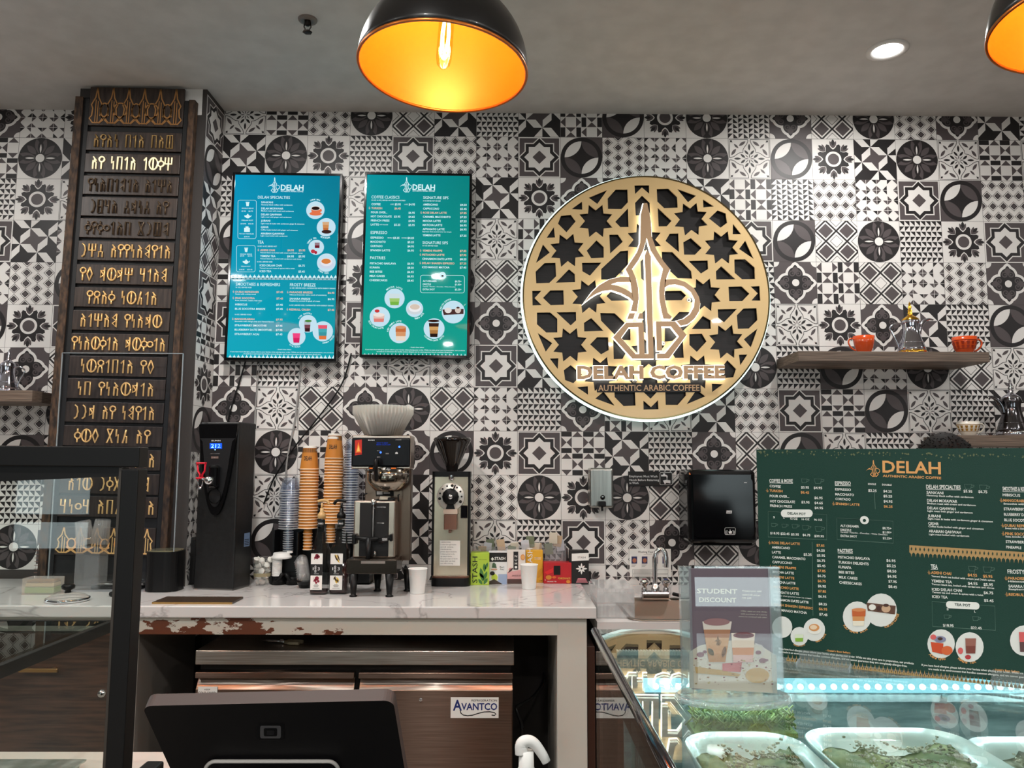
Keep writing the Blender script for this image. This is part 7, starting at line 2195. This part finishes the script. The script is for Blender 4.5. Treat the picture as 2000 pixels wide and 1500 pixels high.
for ln in TXB.split('\n'):
    a, body = ln.split('|', 1); v = [float(x) for x in a.split()]; mt = BWH
    if body[0] == '*':
        body = body[1:]; mt = BOR
        if body[0] != '$' and 13 < v[3] < 18 and not body.startswith('AUTH'): flat_logo(b, *s.uv(v[0]-13, v[2]-1), abs(s.uv(0, 0)[1]-s.uv(0, 22)[1]), BOR, F, .0004)
    if body[0] == '#': body = body[1:]; mt = GREEN
    z_ = s.z
    if mt is GREEN: s.z = .0007
    s.line(v[0], v[1], v[2], v[3], body, mt, y1=v[4], bold=(1.2 if v[3] > 60 else .6 if v[3] < 10 else 1.2)); s.z = z_
for x0, x1, y in ((134, 277, 259), (534, 631, 275), (552, 643, 687), (1091, 1302, 298), (1120, 1162, 786), (1557, 1700, 311)): s.poly([(x0, y), (x1, y+.02*(x1-x0)), (x1, y+2.5+.02*(x1-x0)), (x0, y+2.5)], BWH)
flat_logo(b, *s.uv(771, 171), abs(s.uv(771, 120)[1]-s.uv(771, 222)[1]), BOR, F, .0004)
s.poly(rrect(204, 398, 422, 470, 23), BWH, .0002); s.poly([(p[0], p[1]+(p[0]-1212)*.05) for p in rrect(1212, 1416, 980, 1024, 21)], BWH, .0002)
LINE = mat('board_line', (84, 112, 100), .5)
def box4(P, w=.0006): add_stroke(b, [s.uv(*p) for p in P], w, LINE, F, .0003, closed=True)
box4([(126, 434), (484, 454), (484, 608), (126, 590)]); box4([(545, 474), (888, 494), (890, 628), (547, 606)]); box4([(1126, 984), (1510, 1012), (1514, 1160), (1130, 1136)])
for x in (410, 790, 1400): add_stroke(b, [s.uv(x-15, 470+(150 if x == 410 else -150 if x == 790 else 330)), s.uv(x-10, (1070 if x == 410 else 420 if x == 790 else 900))], .0005, LINE, F, .0003)
for x, y, r in ((160, 516, 15), (224, 520, 15), (288, 524, 17), (354, 532, 20), (434, 540, 22), (1216, 1076, 17), (1392, 1088, 19), (346, 246, 18), (430, 248, 22), (1346, 282, 22), (1438, 288, 24), (1370, 782, 22), (1464, 788, 26)):
    P = [(x-r, y-r*.6), (x+r, y-r*.55), (x+r*.7, y+r*.7), (x-r*.7, y+r*.7)]; add_stroke(b, [s.uv(*p) for p in P], .0006, LINE, F, .0003, closed=True); add_stroke(b, [s.uv(x+r, y-r*.4), s.uv(x+r*1.7, y-r*.3), s.uv(x+r*1.6, y+r*.1), s.uv(x+r*.9, y+r*.3)], .0006, LINE, F, .0003)
def bdisc(x, y, r, m, dz): s.ell(x, y, r, r*1.06, m, dz)
BC = lambda n_, *c: mat('board_'+n_, c, .5)
for x, y, r in ((670, 1076, 88), (816, 1036, 96), (212, 1140, 62), (317, 1196, 54), (408, 1156, 66), (1182, 1242, 84), (1356, 1262, 86), (1690, 1222, 88)): bdisc(x, y, r, BC('disc', 216, 216, 212), .0002+.00004*(r % 7))
s.disc(714, 487, 26, BWH, .0004); s.ell(714, 489, 10, 9, GREEN, .0007)
s.z = .0008
s.cup(678, 1132, 74, 66, 60, [BC('milk', 224, 214, 196), BC('latte', 204, 140, 84)]); s.cup(680, 1074, 84, 80, 44, [BC('coffee', 190, 92, 44)]); s.ell(680, 1034, 41, 11, BC('foam', 206, 130, 80), .0006)
s.poly([(726, 990), (905, 1010), (900, 1062), (735, 1040)], BC('wood', 92, 60, 46), .0002); s.ell(762, 1018, 22, 18, BC('porc', 226, 222, 214), .0005); s.ell(846, 1026, 28, 24, BC('porc2', 196, 160, 130), .0005); s.ell(846, 1006, 18, 9, BC('dark', 70, 40, 32), .0007); s.ell(802, 1026, 14, 16, BC('dark', 70, 40, 32), .0005)
s.cup(316, 1228, 52, 46, 44, [BC('matcha', 132, 172, 60), BC('pale', 206, 214, 190)]); s.ell(410, 1150, 42, 34, BC('porc', 226, 222, 214), .0003); s.ell(408, 1142, 32, 22, BC('latte', 204, 140, 84), .0005); s.ell(404, 1140, 22, 14, BC('foam2', 226, 200, 170), .0007)
s.poly([(1118, 1230), (1196, 1240), (1190, 1304), (1128, 1290)], BC('redpot', 196, 70, 34), .0002); s.ell(1176, 1214, 36, 20, BC('blue', 130, 130, 160), .0003); s.ell(1176, 1210, 16, 9, BC('dark', 70, 40, 32), .0006); s.ell(1134, 1200, 18, 16, BC('pinky', 206, 90, 90), .0004); s.ell(1218, 1282, 34, 28, BC('redpot2', 206, 96, 50), .0004)
s.cup(1362, 1300, 66, 56, 92, [BC('tea', 120, 60, 50), BC('tea2', 146, 92, 80)]); s.ell(1300, 1284, 16, 20, BC('pinky', 206, 90, 90), .0003); s.ell(1346, 1322, 18, 14, BC('pinky2', 176, 50, 56), .0006)
s.cup(1694, 1290, 76, 60, 120, [BC('choc', 90, 60, 60), BC('pinky', 206, 90, 90)])
s.z = .0003
def caps(x, y, r, a0, a1, t_, h): s.arc(x, y, r, a0, a1, t_, h, BOR)
caps(670, 1076, 102, -30, -130, 'ICED YEMENI LATTE', 15); caps(816, 1036, 112, -100, -168, 'TURKISH COFFEE', 14); caps(1182, 1242, 100, -42, -108, 'ADENI CHAI', 16); caps(1356, 1262, 102, -42, -112, 'YEMENI TEA', 16); caps(408, 1156, 78, -95, -160, 'YEMENI LATTE', 10); caps(317, 1196, 64, -55, -125, 'MATCHA LATTE', 9)
# lace bands
def lace(x0, y0, x1, y1, h, n_, mt, full):
    for i in range(n_):
        t0, t1 = i/n_, (i+1)/n_
        xa, ya, xb, yb_ = x0+(x1-x0)*t0, y0+(y1-y0)*t0, x0+(x1-x0)*t1, y0+(y1-y0)*t1; xm, ym = (xa+xb)/2, (ya+yb_)/2
        if full:
            s.poly([(xa, ya), (xb, yb_), (xb, yb_+h*.6), (xm+3, ym+h*.72), (xm, ym+h), (xm-3, ym+h*.72), (xa, ya+h*.6)], mt)
            s.poly([(xm, ym+h*.12), (xm+5, ym+h*.3), (xm, ym+h*.48), (xm-5, ym+h*.3)], GREEN, .0003)
        else:
            s.poly([(xa+1, ya), (xa+2, ya-h*.3), (xm-3, ym-h*.5), (xm, ym-h), (xm+3, ym-h*.5), (xb-2, yb_-h*.3), (xb-1, yb_)], mt); s.poly([(xm-3, ym-h*.3), (xm, ym-h*.5), (xm+3, ym-h*.3), (xm, ym-h*.1)], GREEN, .0003)
lace(988, 640, 1980, 700, 72, 38, BGD, True)
lace(236, 1346, 1800, 1531, 42, 62, BGD, False)
rnd = random.Random(5)
for k in range(120):
    x = rnd.uniform(60, 1750); y = 62+(x-60)*.015+abs(rnd.gauss(0, 14)); r = rnd.uniform(2, 6); s.ell(x, y, r, r, BC('speck', 96, 104, 72), .0001*(k % 3))
b.build('printed_board', mb)
FEET = glass('acrylic_foot_plastic', (250, 253, 253), .02, 1.9, .06)
for (xa, xb) in ((1562, 1663), (1934, 2060)):
    p0 = hitline(xa, 1290); p1 = hitline(xb, 1320); ua, ub = (p0-O).dot(u), (p1-O).dot(u)
    b = MB(); b.box(ua, ub, -.028, -.001, -.004, -.001, FEET); b.box(ua, ub, -.004, -.0012, -.001, .012, FEET); b.box(ua, ub, .0055, .0085, -.001, .02, FEET); b.box(ua, ub, .0055, .035, -.004, -.001, FEET)
    for e_ in (ua, ub): b.box(e_-.0008, e_+.0008, -.028, .0, -.0038, .001, EDGE)
    b.build('acrylic_foot', mb)

# ---------------------------------------------------------------- acrylic sign holder
ya = PZ(1430, 1372, ZG).y; 
xa, xb = PY(1332, 1340, ya).x, PY(1529, 1340, ya).x
zt = PY(1430, 1107, ya).z
ah = thing('acrylic_sign_holder', 'clear acrylic stand with a student discount flyer on the glass case', 'sign holder', ((xa+xb)/2, ya, ZG))
w2 = (xb-xa)/2; hh = zt-ZG
ACR = glass('holder_acrylic', (252, 254, 254), 0.0, 1.85)
b = MB(); b.prism([(w2*1.08*math.cos(R_(t_))*(1.0), .034*math.sin(R_(t_))) for t_ in range(0, 360, 8)], .0008, .009, ACR); b.build('base', ah)
b = MB(); b.prism([(w2*1.085*math.cos(R_(t_)), .0345*math.sin(R_(t_))) for t_ in range(0, 360, 8)][::-1], .007, .0095, glass('holder_acrylic_edge', (240, 246, 246), .05, 2.2, .08)); b.tube([(w2*1.085*math.cos(R_(t_)), .0345*math.sin(R_(t_)), .005) for t_ in range(0, 360, 8)], .0032, glass('holder_base_edge', (244, 250, 250), .05, 2.0, .15), 8, closed=True); b.build('base_rim', ah)
Ft = frame((0, 0, .010), (1, 0, 0), (0, math.sin(R_(4)), math.cos(R_(4))))
b = MB(); Fp = Matrix.Translation((0, 0, .010)) @ Matrix.Rotation(R_(-1.9), 4, 'X')
b.box(-w2, w2, -.006, -.003, 0, hh-.010, ACR, F=Fp); b.box(-w2, w2, .002, .005, 0, hh-.010, ACR, F=Fp); b.build('panels', ah)
b = MB()
for sgn in (-1, 1):
    b = MB(); b.box(sgn*(w2-.006)-.006, sgn*(w2-.006)+.006, -.0032, .0022, 0, hh-.010, glass('holder_acrylic_side', (236, 242, 243), .08, 1.9, .12), F=Fp)
    b.build('side_rail', ah)
b = MB(); 
FLY = mat('flyer_mauve', (122, 104, 114), .5)
pw_ = w2-.010; ph = hh-.012
b.box(-pw_, pw_, -.0022, -.0012, .004, ph, FLY, F=Fp)
nrm = Fp.to_3x3() @ Vector((0, -1, 0)); upv = Fp.to_3x3() @ Vector((0, 0, 1))
org = Vector(ah.location)+(Fp @ Vector((0, -.0023, 0)))
pf = Plane(org, (1, 0, 0), upv)
F = Fp @ frame((0, -.0023, 0), (1, 0, 0), (0, 0, 1))
s = Sheet(b, pf, 1340, 1080, 4.6875, F, BC('flytext', 220, 214, 196), BOR, .0001)
FC = lambda n_, *c: mat('flyer_'+n_, c, .5)
e0 = [(x, y) for x, y in [(30, 1238), (30, 905), (120, 850), (260, 815), (420, 800), (560, 815), (700, 858), (826, 940), (835, 1285)]]
s.poly([(x, y) for x, y in e0], FC('plate', 206, 196, 180))
s.z = .0002; s.line(100, 470, 345, 44, 'STUDENT', y1=352); s.line(120, 460, 425, 44, 'DISCOUNT', y1=432)
s.line(515, 690, 345, 16, 'Present your valid', y1=350); s.line(515, 680, 380, 16, 'student ID and get', y1=386); s.line(515, 600, 410, 16, '10% OFF', y1=414)
s.line(500, 740, 530, 10, 'Offer valid on one drink', y1=540); s.line(500, 740, 556, 10, 'with purchase of a pastry', y1=566); s.line(480, 740, 580, 10, 'cannot be combined with other', y1=590)
s.z = .0004
s.cup(282, 998, 270, 150, 372, [FC('drink1', 176, 134, 96), FC('drink2', 190, 146, 106), FC('drink3', 196, 156, 118), FC('drink4', 170, 120, 90), FC('cream', 214, 204, 194)])
s.poly(leaf(200, 870, 250, 940, 50), FC('leafgrey', 110, 110, 90), .0004); s.poly(leaf(360, 850, 330, 960, 40), FC('drink5', 120, 80, 60), .0004)
s.ell(278, 630, 120, 34, FC('petals', 150, 110, 112), .0005); flat_logo(b, *s.uv(290, 800), abs(s.uv(0, 0)[1]-s.uv(0, 86)[1]), FC('ink', 60, 44, 38), F, .0012); s.line(230, 350, 853, 8, 'DELAH', FC('ink', 60, 44, 38), .4)
s.cup(520, 1000, 218, 180, 270, [FC('milk', 206, 176, 170), FC('latte', 196, 140, 104), FC('foam', 214, 196, 176), FC('foamt', 222, 210, 196)]); s.ell(525, 752, 96, 28, FC('petals2', 120, 70, 76), .0006)
for k in range(14): s.ell(460+k*10, 745+(k*7) % 18, 9, 7, FC('petal3', 96, 44, 56), .0008)
add_stroke(b, [s.uv(*p) for p in ((628, 830), (690, 850), (712, 890), (690, 940), (636, 960))], .0020, FC('glasshandle', 200, 190, 184), F, .0005)
for x, y, r in ((130, 930, 34), (170, 905, 20), (660, 910, 26), (700, 985, 34), (735, 980, 16)): s.ell(x, y, r, r*.7, FC('rosebud', 130, 70, 80), .0002)
rnd = random.Random(11)
for k in range(70): x = rnd.uniform(60, 790); y = rnd.uniform(960, 1200); r = rnd.uniform(4, 12); s.ell(x, y, r, r*.55, FC(('p1', 'p2', 'p3')[k % 3], *((120, 52, 70), (150, 120, 92), (170, 160, 120))[k % 3]), .0001+.00002*k)
s.poly([(330, 1010), (510, 1000), (500, 1090), (330, 1080)], FC('cake', 196, 120, 120), .0003); s.poly([(80, 1040), (320, 1070), (500, 1110), (480, 1130), (90, 1100)], FC('cake2', 190, 160, 110), .0003); s.ell(650, 1120, 110, 70, FC('cake3', 196, 166, 120), .0003)
b.build('flyer', ah)

# ---------------------------------------------------------------- left glass case
LY_ = 1.15
pr_ = PY(287, 1000, LY_)
lc = thing('glass_case', 'black framed upright glass display case at the left edge', 'display case', (0, 0, 0))
FB = mat('case_frame_black', (16, 15, 15), .4, spec=.3)
def post(px_t, px_b, pyt, pyb, thick, y0, y1, name='post'):
    pass
XRP = PY(291, 874, LY_+.03).x; ZTP = PY(291, 873, LY_).z
b = MB(); b.box(XRP-.025, XRP, LY_, LY_+.03, 0, ZTP-.032, FB, bev=.0015)
b.box(XRP-.030, XRP-.0255, LY_+.004, LY_+.026, 0.05, ZTP-.03, mat('frame_gasket', (60, 54, 48), .4)); b.build('front_post', lc)
b = MB(); XL = -1.7
zb1 = PY(150, 912, LY_).z
b.box(XL, XRP, LY_, LY_+.03, zb1, ZTP, FB, bev=.0015, F=Matrix.Translation((XRP, 0, ZTP)) @ Matrix.Rotation(R_(.35), 4, 'Y') @ Matrix.Translation((-XRP, 0, -ZTP)))
b.box(XL, XRP-.030, LY_+.006, LY_+.024, zb1-.012, zb1+.012, FB, F=Matrix.Translation((XRP, 0, zb1)) @ Matrix.Rotation(R_(-2.6), 4, 'Y') @ Matrix.Translation((-XRP, 0, -zb1)))
b.build('top_bar', lc)
b = MB(); b.box(XL, XRP-.030, LY_+.012, LY_+.018, 1.0, zb1, PANE); b.build('front_glass', lc)
LYB = 1.62
b = MB(); b.box(XRP-.03, XRP-.002, LYB-.03, LYB, 0, 0.98, FB, bev=.0015); b.build('rear_post', lc)
b = MB(); zs_ = PY(110, 1212, LYB).z; xs_ = PY(225, 1212, LYB).x
b.box(XL, xs_, LYB-.012, LYB, zs_-.008, zs_+.002, FB, bev=.001); b.box(xs_-.012, xs_, LY_+.05, LYB, zs_-.020, zs_+.001, FB, bev=.001); fs_ = b.build('shelf_frame', lc)
b = MB(); b.box(XL, xs_-.02, LY_+.05, LYB-.02, zs_-.004, zs_+.002, glass('shelf_glass', (236, 242, 238), 0.0, 1.9)); b.build('glass_shelf', lc)
zd = PY(100, 1455, LYB).z; DECK = mat('deck_white', (196, 182, 172), .5)
b = MB(); b.box(XL, XRP-.05, LY_+.035, LYB-.035, zd-.03, zd, DECK, bev=.002); b.box(XL, XRP-.04, LY_+.035, LYB-.035, 0, zd-.032, FB); b.build('deck', lc)
cl_ = PY(228, 1465, 1.5)
b = MB(); b.box(XRP-.075, XRP-.045, 1.36, 1.40, zd, zd+.05, FB, bev=.004); b.build('shelf_clip', lc)
tp2 = PZ(75, 1482, zd+.03)
ft2 = thing('foil_tray', 'silvery foil tray at the bottom left corner inside the glass case', 'tray', (tp2.x-.06, tp2.y-.09, zd))
FOIL = mat('foil', (200, 205, 200), .3, .8); noise_color(FOIL, (160, 170, 160), (225, 230, 226), (1, 1, 1), 30, 6, bump=.8)
b = MB(); b.box(-.18, .14, -.08, .085, .0, .028, FOIL, bev=.008); b.build('tray_body', ft2)
b = MB(); b.box(-.185, .145, -.085, .09, .026, .030, FOIL, bev=.001); b.build('tray_rim', ft2)

# ---------------------------------------------------------------- till screen seen from behind
TL, TR = PD(277, 1379, .93), PD(768, 1368, .93)
BL, BR = PD(352, 1552, 1.035), PD(792, 1548, 1.035)
uu = (TR-TL).normalized(); vv = (TL-BL); vv = (vv-uu*vv.dot(uu)).normalized(); nn = uu.cross(vv)
Wd = (TR-TL).length; Hd = .19
ctr_ = (TL+TR)/2-vv*Hd
TILL = mat('till_black', (22, 20, 21), .5, spec=.3); TILLE = mat('till_edge', (74, 60, 56), .5)
ti = bpy.data.objects.new('point_of_sale_screen', None); COL.objects.link(ti); ti.empty_display_size = .05
mw = Matrix.Identity(4)
for i in range(3): mw[i][0] = uu[i]; mw[i][1] = vv[i]; mw[i][2] = nn[i]; mw[i][3] = ctr_[i]
ti.matrix_world = mw
tag(ti, 'black till screen seen from behind at the bottom of the picture', 'till')
b = MB(); b.prism(rrect(-Wd/2, Wd/2, 0, Hd, .012, 6), -.016, 0, TILL, side=TILLE); b.build('screen_housing', ti)
pt = Plane(ctr_, uu, vv)
b = MB(); s = Sheet(b, pt, 260, 1180, 2.174, ID4, TILL, TILL, .0003)
L1 = mat('till_logo_dark', (12, 11, 12), .25); L2 = mat('till_logo_grey', (92, 90, 92), .4)
s.poly(rrect(524, 644, 506, 574, 10), L1); s.poly(rrect(540, 628, 514, 568, 8), L2, .0003); s.poly(rrect(556, 612, 524, 558, 5), L1, .0006); s.poly(rrect(568, 600, 532, 551, 3), mat('till_logo_core', (30, 29, 31), .4), .0009)
b.build('emblem', ti)
b = MB(); WHP = mat('till_stand_white', (214, 208, 202), .35)
P = [s.uv(*p) for p in rrect(312, 876, 648, 1100, 44, 8)]
b.tube([(p[0], p[1], .006) for p in P], .0024, WHP, 8, closed=True); b.prism([s.uv(*p) for p in rrect(316, 872, 652, 1096, 42, 8)], .0002, .004, L1); b.build('stand_frame', ti)
# shelf under the till and the spray bottle
cntz = min(BL.z, BR.z)-.19
b = MB(); b.box(-.50, CX0-.006, .5, 1.26, cntz-.04, cntz, BLACK_MATTE, bev=.004); b.box(-.50, CX0-.006, .52, 1.24, 0, cntz-.041, BLACK_MATTE); tag(b.build('front_counter'), 'black front counter below the till screen', 'counter')
sb = PD(1028, 1470, 1.02)
st_ = thing('pump_bottle', 'white pump bottle head rising beside the till screen', 'bottle', (sb.x, sb.y, cntz))
zt_ = PD(1020, 1448, 1.02).z-cntz
PB = mat('pump_white', (230, 228, 224), .35)
b = MB(); b.lathe([(0, 0), (.03, 0), (.032, .01), (.032, zt_-.085), (.026, zt_-.066), (.014, zt_-.058), (.013, zt_-.05)], mat('bottle_white', (215, 212, 206), .3), 28); b.build('bottle_body', st_)
b = MB(); b.lathe([(.018, zt_-.060), (.019, zt_-.044), (.014, zt_-.040), (.010, zt_-.032), (.0095, zt_-.012), (0, zt_-.012)], PB, 20)
b.tube(smoothpath([(-.006, 0, zt_-.016), (-.006, 0, zt_-.004), (.002, 0, zt_+.000), (.011, 0, zt_-.004), (.021, 0, zt_-.017), (.026, 0, zt_-.026)]), lambda t_: .0088-.003*t_, PB, 12); b.build('pump_head', st_)

# ---------------------------------------------------------------- person behind the menu board
pp_ = PY(1838, 870, 2.05)
topz = PY(1838, 841, 2.05).z
ps = thing('person', 'person with short black hair standing behind the menu board, only the head top showing', 'person', (pp_.x, 2.05, 0), R_(20))
SKIN = mat('skin', (150, 104, 82), .5); HAIR = mat('black_hair', (9, 8, 8), .7, spec=.2); SHIRT = mat('dark_shirt', (28, 28, 32), .8); TROU = mat('dark_trousers', (30, 30, 36), .8); SHOE = mat('dark_shoe', (18, 18, 18), .5)
H_ = topz
def skinned(name, verts, edges, rad, mt, parent, lev=2, root=0):
    me = bpy.data.meshes.new(name); me.from_pydata(verts, edges, []); o = bpy.data.objects.new(name, me); COL.objects.link(o); o.parent = parent
    me.materials.append(mt)
    sk = o.modifiers.new('skin', 'SKIN'); sd_ = o.modifiers.new('sub', 'SUBSURF'); sd_.levels = lev; sd_.render_levels = lev
    for i, v in enumerate(me.skin_vertices[0].data):
        v.radius = rad[i] if isinstance(rad[i], tuple) else (rad[i], rad[i]); v.use_root = (i == root)
    return o
hh_ = H_/7.5
V = [(0, 0, .53*H_), (0, -.01, .62*H_), (0, -.01, .72*H_), (0, .0, .79*H_), (0, .0, .845*H_), (0, -.01, .875*H_)]
E_ = [(0, 1), (1, 2), (2, 3), (3, 4), (4, 5)]; Rr = [(.14, .10), (.135, .095), (.155, .105), (.11, .08), .052, .05]
for sg_ in (-1, 1):
    k0 = len(V)
    V += [(sg_*.16, 0, .795*H_), (sg_*.21, .0, .70*H_), (sg_*.22, -.04, .62*H_), (sg_*.15, -.22, .60*H_), (sg_*.14, -.27, .60*H_)]; Rr += [.055, .045, .038, .028, .03]; E_ += [(3, k0), (k0, k0+1), (k0+1, k0+2), (k0+2, k0+3), (k0+3, k0+4)]
    for f_ in range(4):
        kk = len(V); bx_ = sg_*.14+sg_*(.024-.016*f_)
        V += [(bx_, -.31, .60*H_), (bx_, -.335-.006*(f_ % 3), .592*H_)]; Rr += [.009, .008]; E_ += [(k0+4, kk), (kk, kk+1)]
    kk = len(V); V += [(sg_*.105, -.285, .60*H_), (sg_*.09, -.305, .595*H_)]; Rr += [.010, .009]; E_ += [(k0+4, kk), (kk, kk+1)]
    k0 = len(V)
    V += [(sg_*.09, 0, .48*H_), (sg_*.10, -.01, .28*H_), (sg_*.10, .01, .055*H_), (sg_*.11, -.08, .03*H_), (sg_*.115, -.16, .022*H_)]; Rr += [.085, .06, .042, .04, .03]; E_ += [(0, k0), (k0, k0+1), (k0+1, k0+2), (k0+2, k0+3), (k0+3, k0+4)]
body = skinned('body', V, E_, Rr, SKIN, ps)
def head_mesh(scale, m, name, parent, hair=False):
    b = MB(); N, M = 28, 20
    rings = []
    for j in range(M+1):
        ph = math.pi*j/M; z = math.cos(ph); r = math.sin(ph)
        ring = []
        for i in range(N):
            a = 2*math.pi*i/N; x = r*math.sin(a)*.076; y = -r*math.cos(a)*.098; zz_ = z*.118
            if zz_ < 0: x *= 1-.28*(-zz_/.118); y = y*(1-.18*(-zz_/.118))-.012*(-zz_/.118)
            if not hair:
                fa = max(0, math.cos(a)); 
                y -= .022*math.exp(-((zz_+.022)/.022)**2-(x/.012)**2)*fa
                y += .008*math.exp(-((zz_-.004)/.014)**2-((abs(x)-.032)/.016)**2)*fa
                y -= .007*math.exp(-((zz_+.055)/.010)**2-(x/.024)**2)*fa
            ring.append((x*scale, y*scale, zz_*scale))
        rings.append(ring)
    vs = [[b.bm.verts.new(p) for p in rg] for rg in rings]
    for j in range(M):
        for i in range(N):
            if hair:
                c = sum((Vector(rings[jj][ii]) for jj, ii in ((j, i), (j+1, i), (j, (i+1) % N), (j+1, (i+1) % N))), Vector())/4
                if c.z < .03 and c.y < -.02: continue
                if c.z < -.06: continue
            try: f = b.bm.faces.new((vs[j][i], vs[j+1][i], vs[j+1][(i+1) % N], vs[j][(i+1) % N])); f.smooth = True; f.material_index = b.mi(m)
            except ValueError: pass
    bmesh.ops.remove_doubles(b.bm, verts=b.bm.verts[:], dist=1e-5)
    if not hair:
        for sg_ in (-1, 1):
            b.lathe([(0, .006), (.010, .005), (.018, 0)], m, 12, frame((sg_*.076, .006, -.012), (0, 1, 0), (0, 0, 1), (sg_, 0, 0)))
    return b
hz_ = H_-.118-.018
hb = head_mesh(1.0, SKIN, 'head', body)
EYEW = mat('eye_white', (220, 216, 210), .3); EYED = mat('eye_dark', (40, 26, 20), .2); LIP = mat('lips', (140, 80, 72), .5)
for sg_ in (-1, 1):
    hb.lathe([(0, .0085), (.007, .0065), (.0105, 0)], EYEW, 12, frame((sg_*.032, -.0795, .002), (1, 0, 0), (0, 0, 1))); hb.lathe([(0, .0092), (.0048, .0084)], EYED, 10, frame((sg_*.032, -.0795, .002), (1, 0, 0), (0, 0, 1)))
hb.tube([(-.022, -.088, -.056), (0, -.094, -.054), (.022, -.088, -.056)], .004, LIP, 6)
hd_ = hb.build('head', body, (0, -.012, hz_)); hd_.rotation_euler = (R_(-12), 0, R_(-40))
hm = head_mesh(1.12, HAIR, 'hair', None, True).build('hair', hd_)
rnd = random.Random(2)
b = MB()
for k in range(2600):
    th = rnd.uniform(0, 2*math.pi); ph = math.acos(rnd.uniform(-.15, 1)); d = Vector((math.sin(ph)*math.sin(th), -math.sin(ph)*math.cos(th), math.cos(ph)))
    if d.y < -.45 and d.z < .45: continue
    p0 = Vector((d.x*.082, d.y*.106, d.z*.126)); sw_ = Vector((rnd.uniform(-.5, .5), rnd.uniform(-.5, .5), rnd.uniform(-.2, .3)))
    p1 = p0+d*.004+sw_*.006; p2 = p1-d*.002+sw_*.009
    b.tube([p0, p1, p2], lambda t_: .0019*(1-t_*.8), HAIR, 4, cap=False)
b.build('hair_strands', hd_)['kind'] = 'stuff'
V = [(0, 0, .47*H_), (0, -.005, .54*H_), (0, -.01, .62*H_), (0, -.01, .72*H_), (0, .0, .79*H_), (0, 0, .82*H_)]; E_ = [(0, 1), (1, 2), (2, 3), (3, 4), (4, 5)]; Rr = [(.19, .14), (.18, .132), (.165, .122), (.175, .124), (.125, .092), .075]
for sg_ in (-1, 1):
    k0 = len(V); V += [(sg_*.16, 0, .797*H_), (sg_*.21, .0, .70*H_), (sg_*.215, -.01, .66*H_)]; Rr += [.068, .058, .056]; E_ += [(4, k0), (k0, k0+1), (k0+1, k0+2)]
skinned('shirt', V, E_, Rr, SHIRT, body)
V = [(0, 0, .53*H_), (0, 0, .585*H_)]; E_ = [(0, 1)]; Rr = [(.165, .122), (.15, .11)]
for sg_ in (-1, 1):
    k0 = len(V); V += [(sg_*.09, 0, .47*H_), (sg_*.10, -.01, .28*H_), (sg_*.10, .01, .06*H_)]; Rr += [.098, .073, .058]; E_ += [(0, k0), (k0, k0+1), (k0+1, k0+2)]
skinned('trousers', V, E_, Rr, TROU, body)
for sg_ in (-1, 1):
    b = MB(); b.box(sg_*.11-.045, sg_*.11+.045, -.20, .06, 0, .075, SHOE, bev=.03, seg=4); b.build('shoe', body)
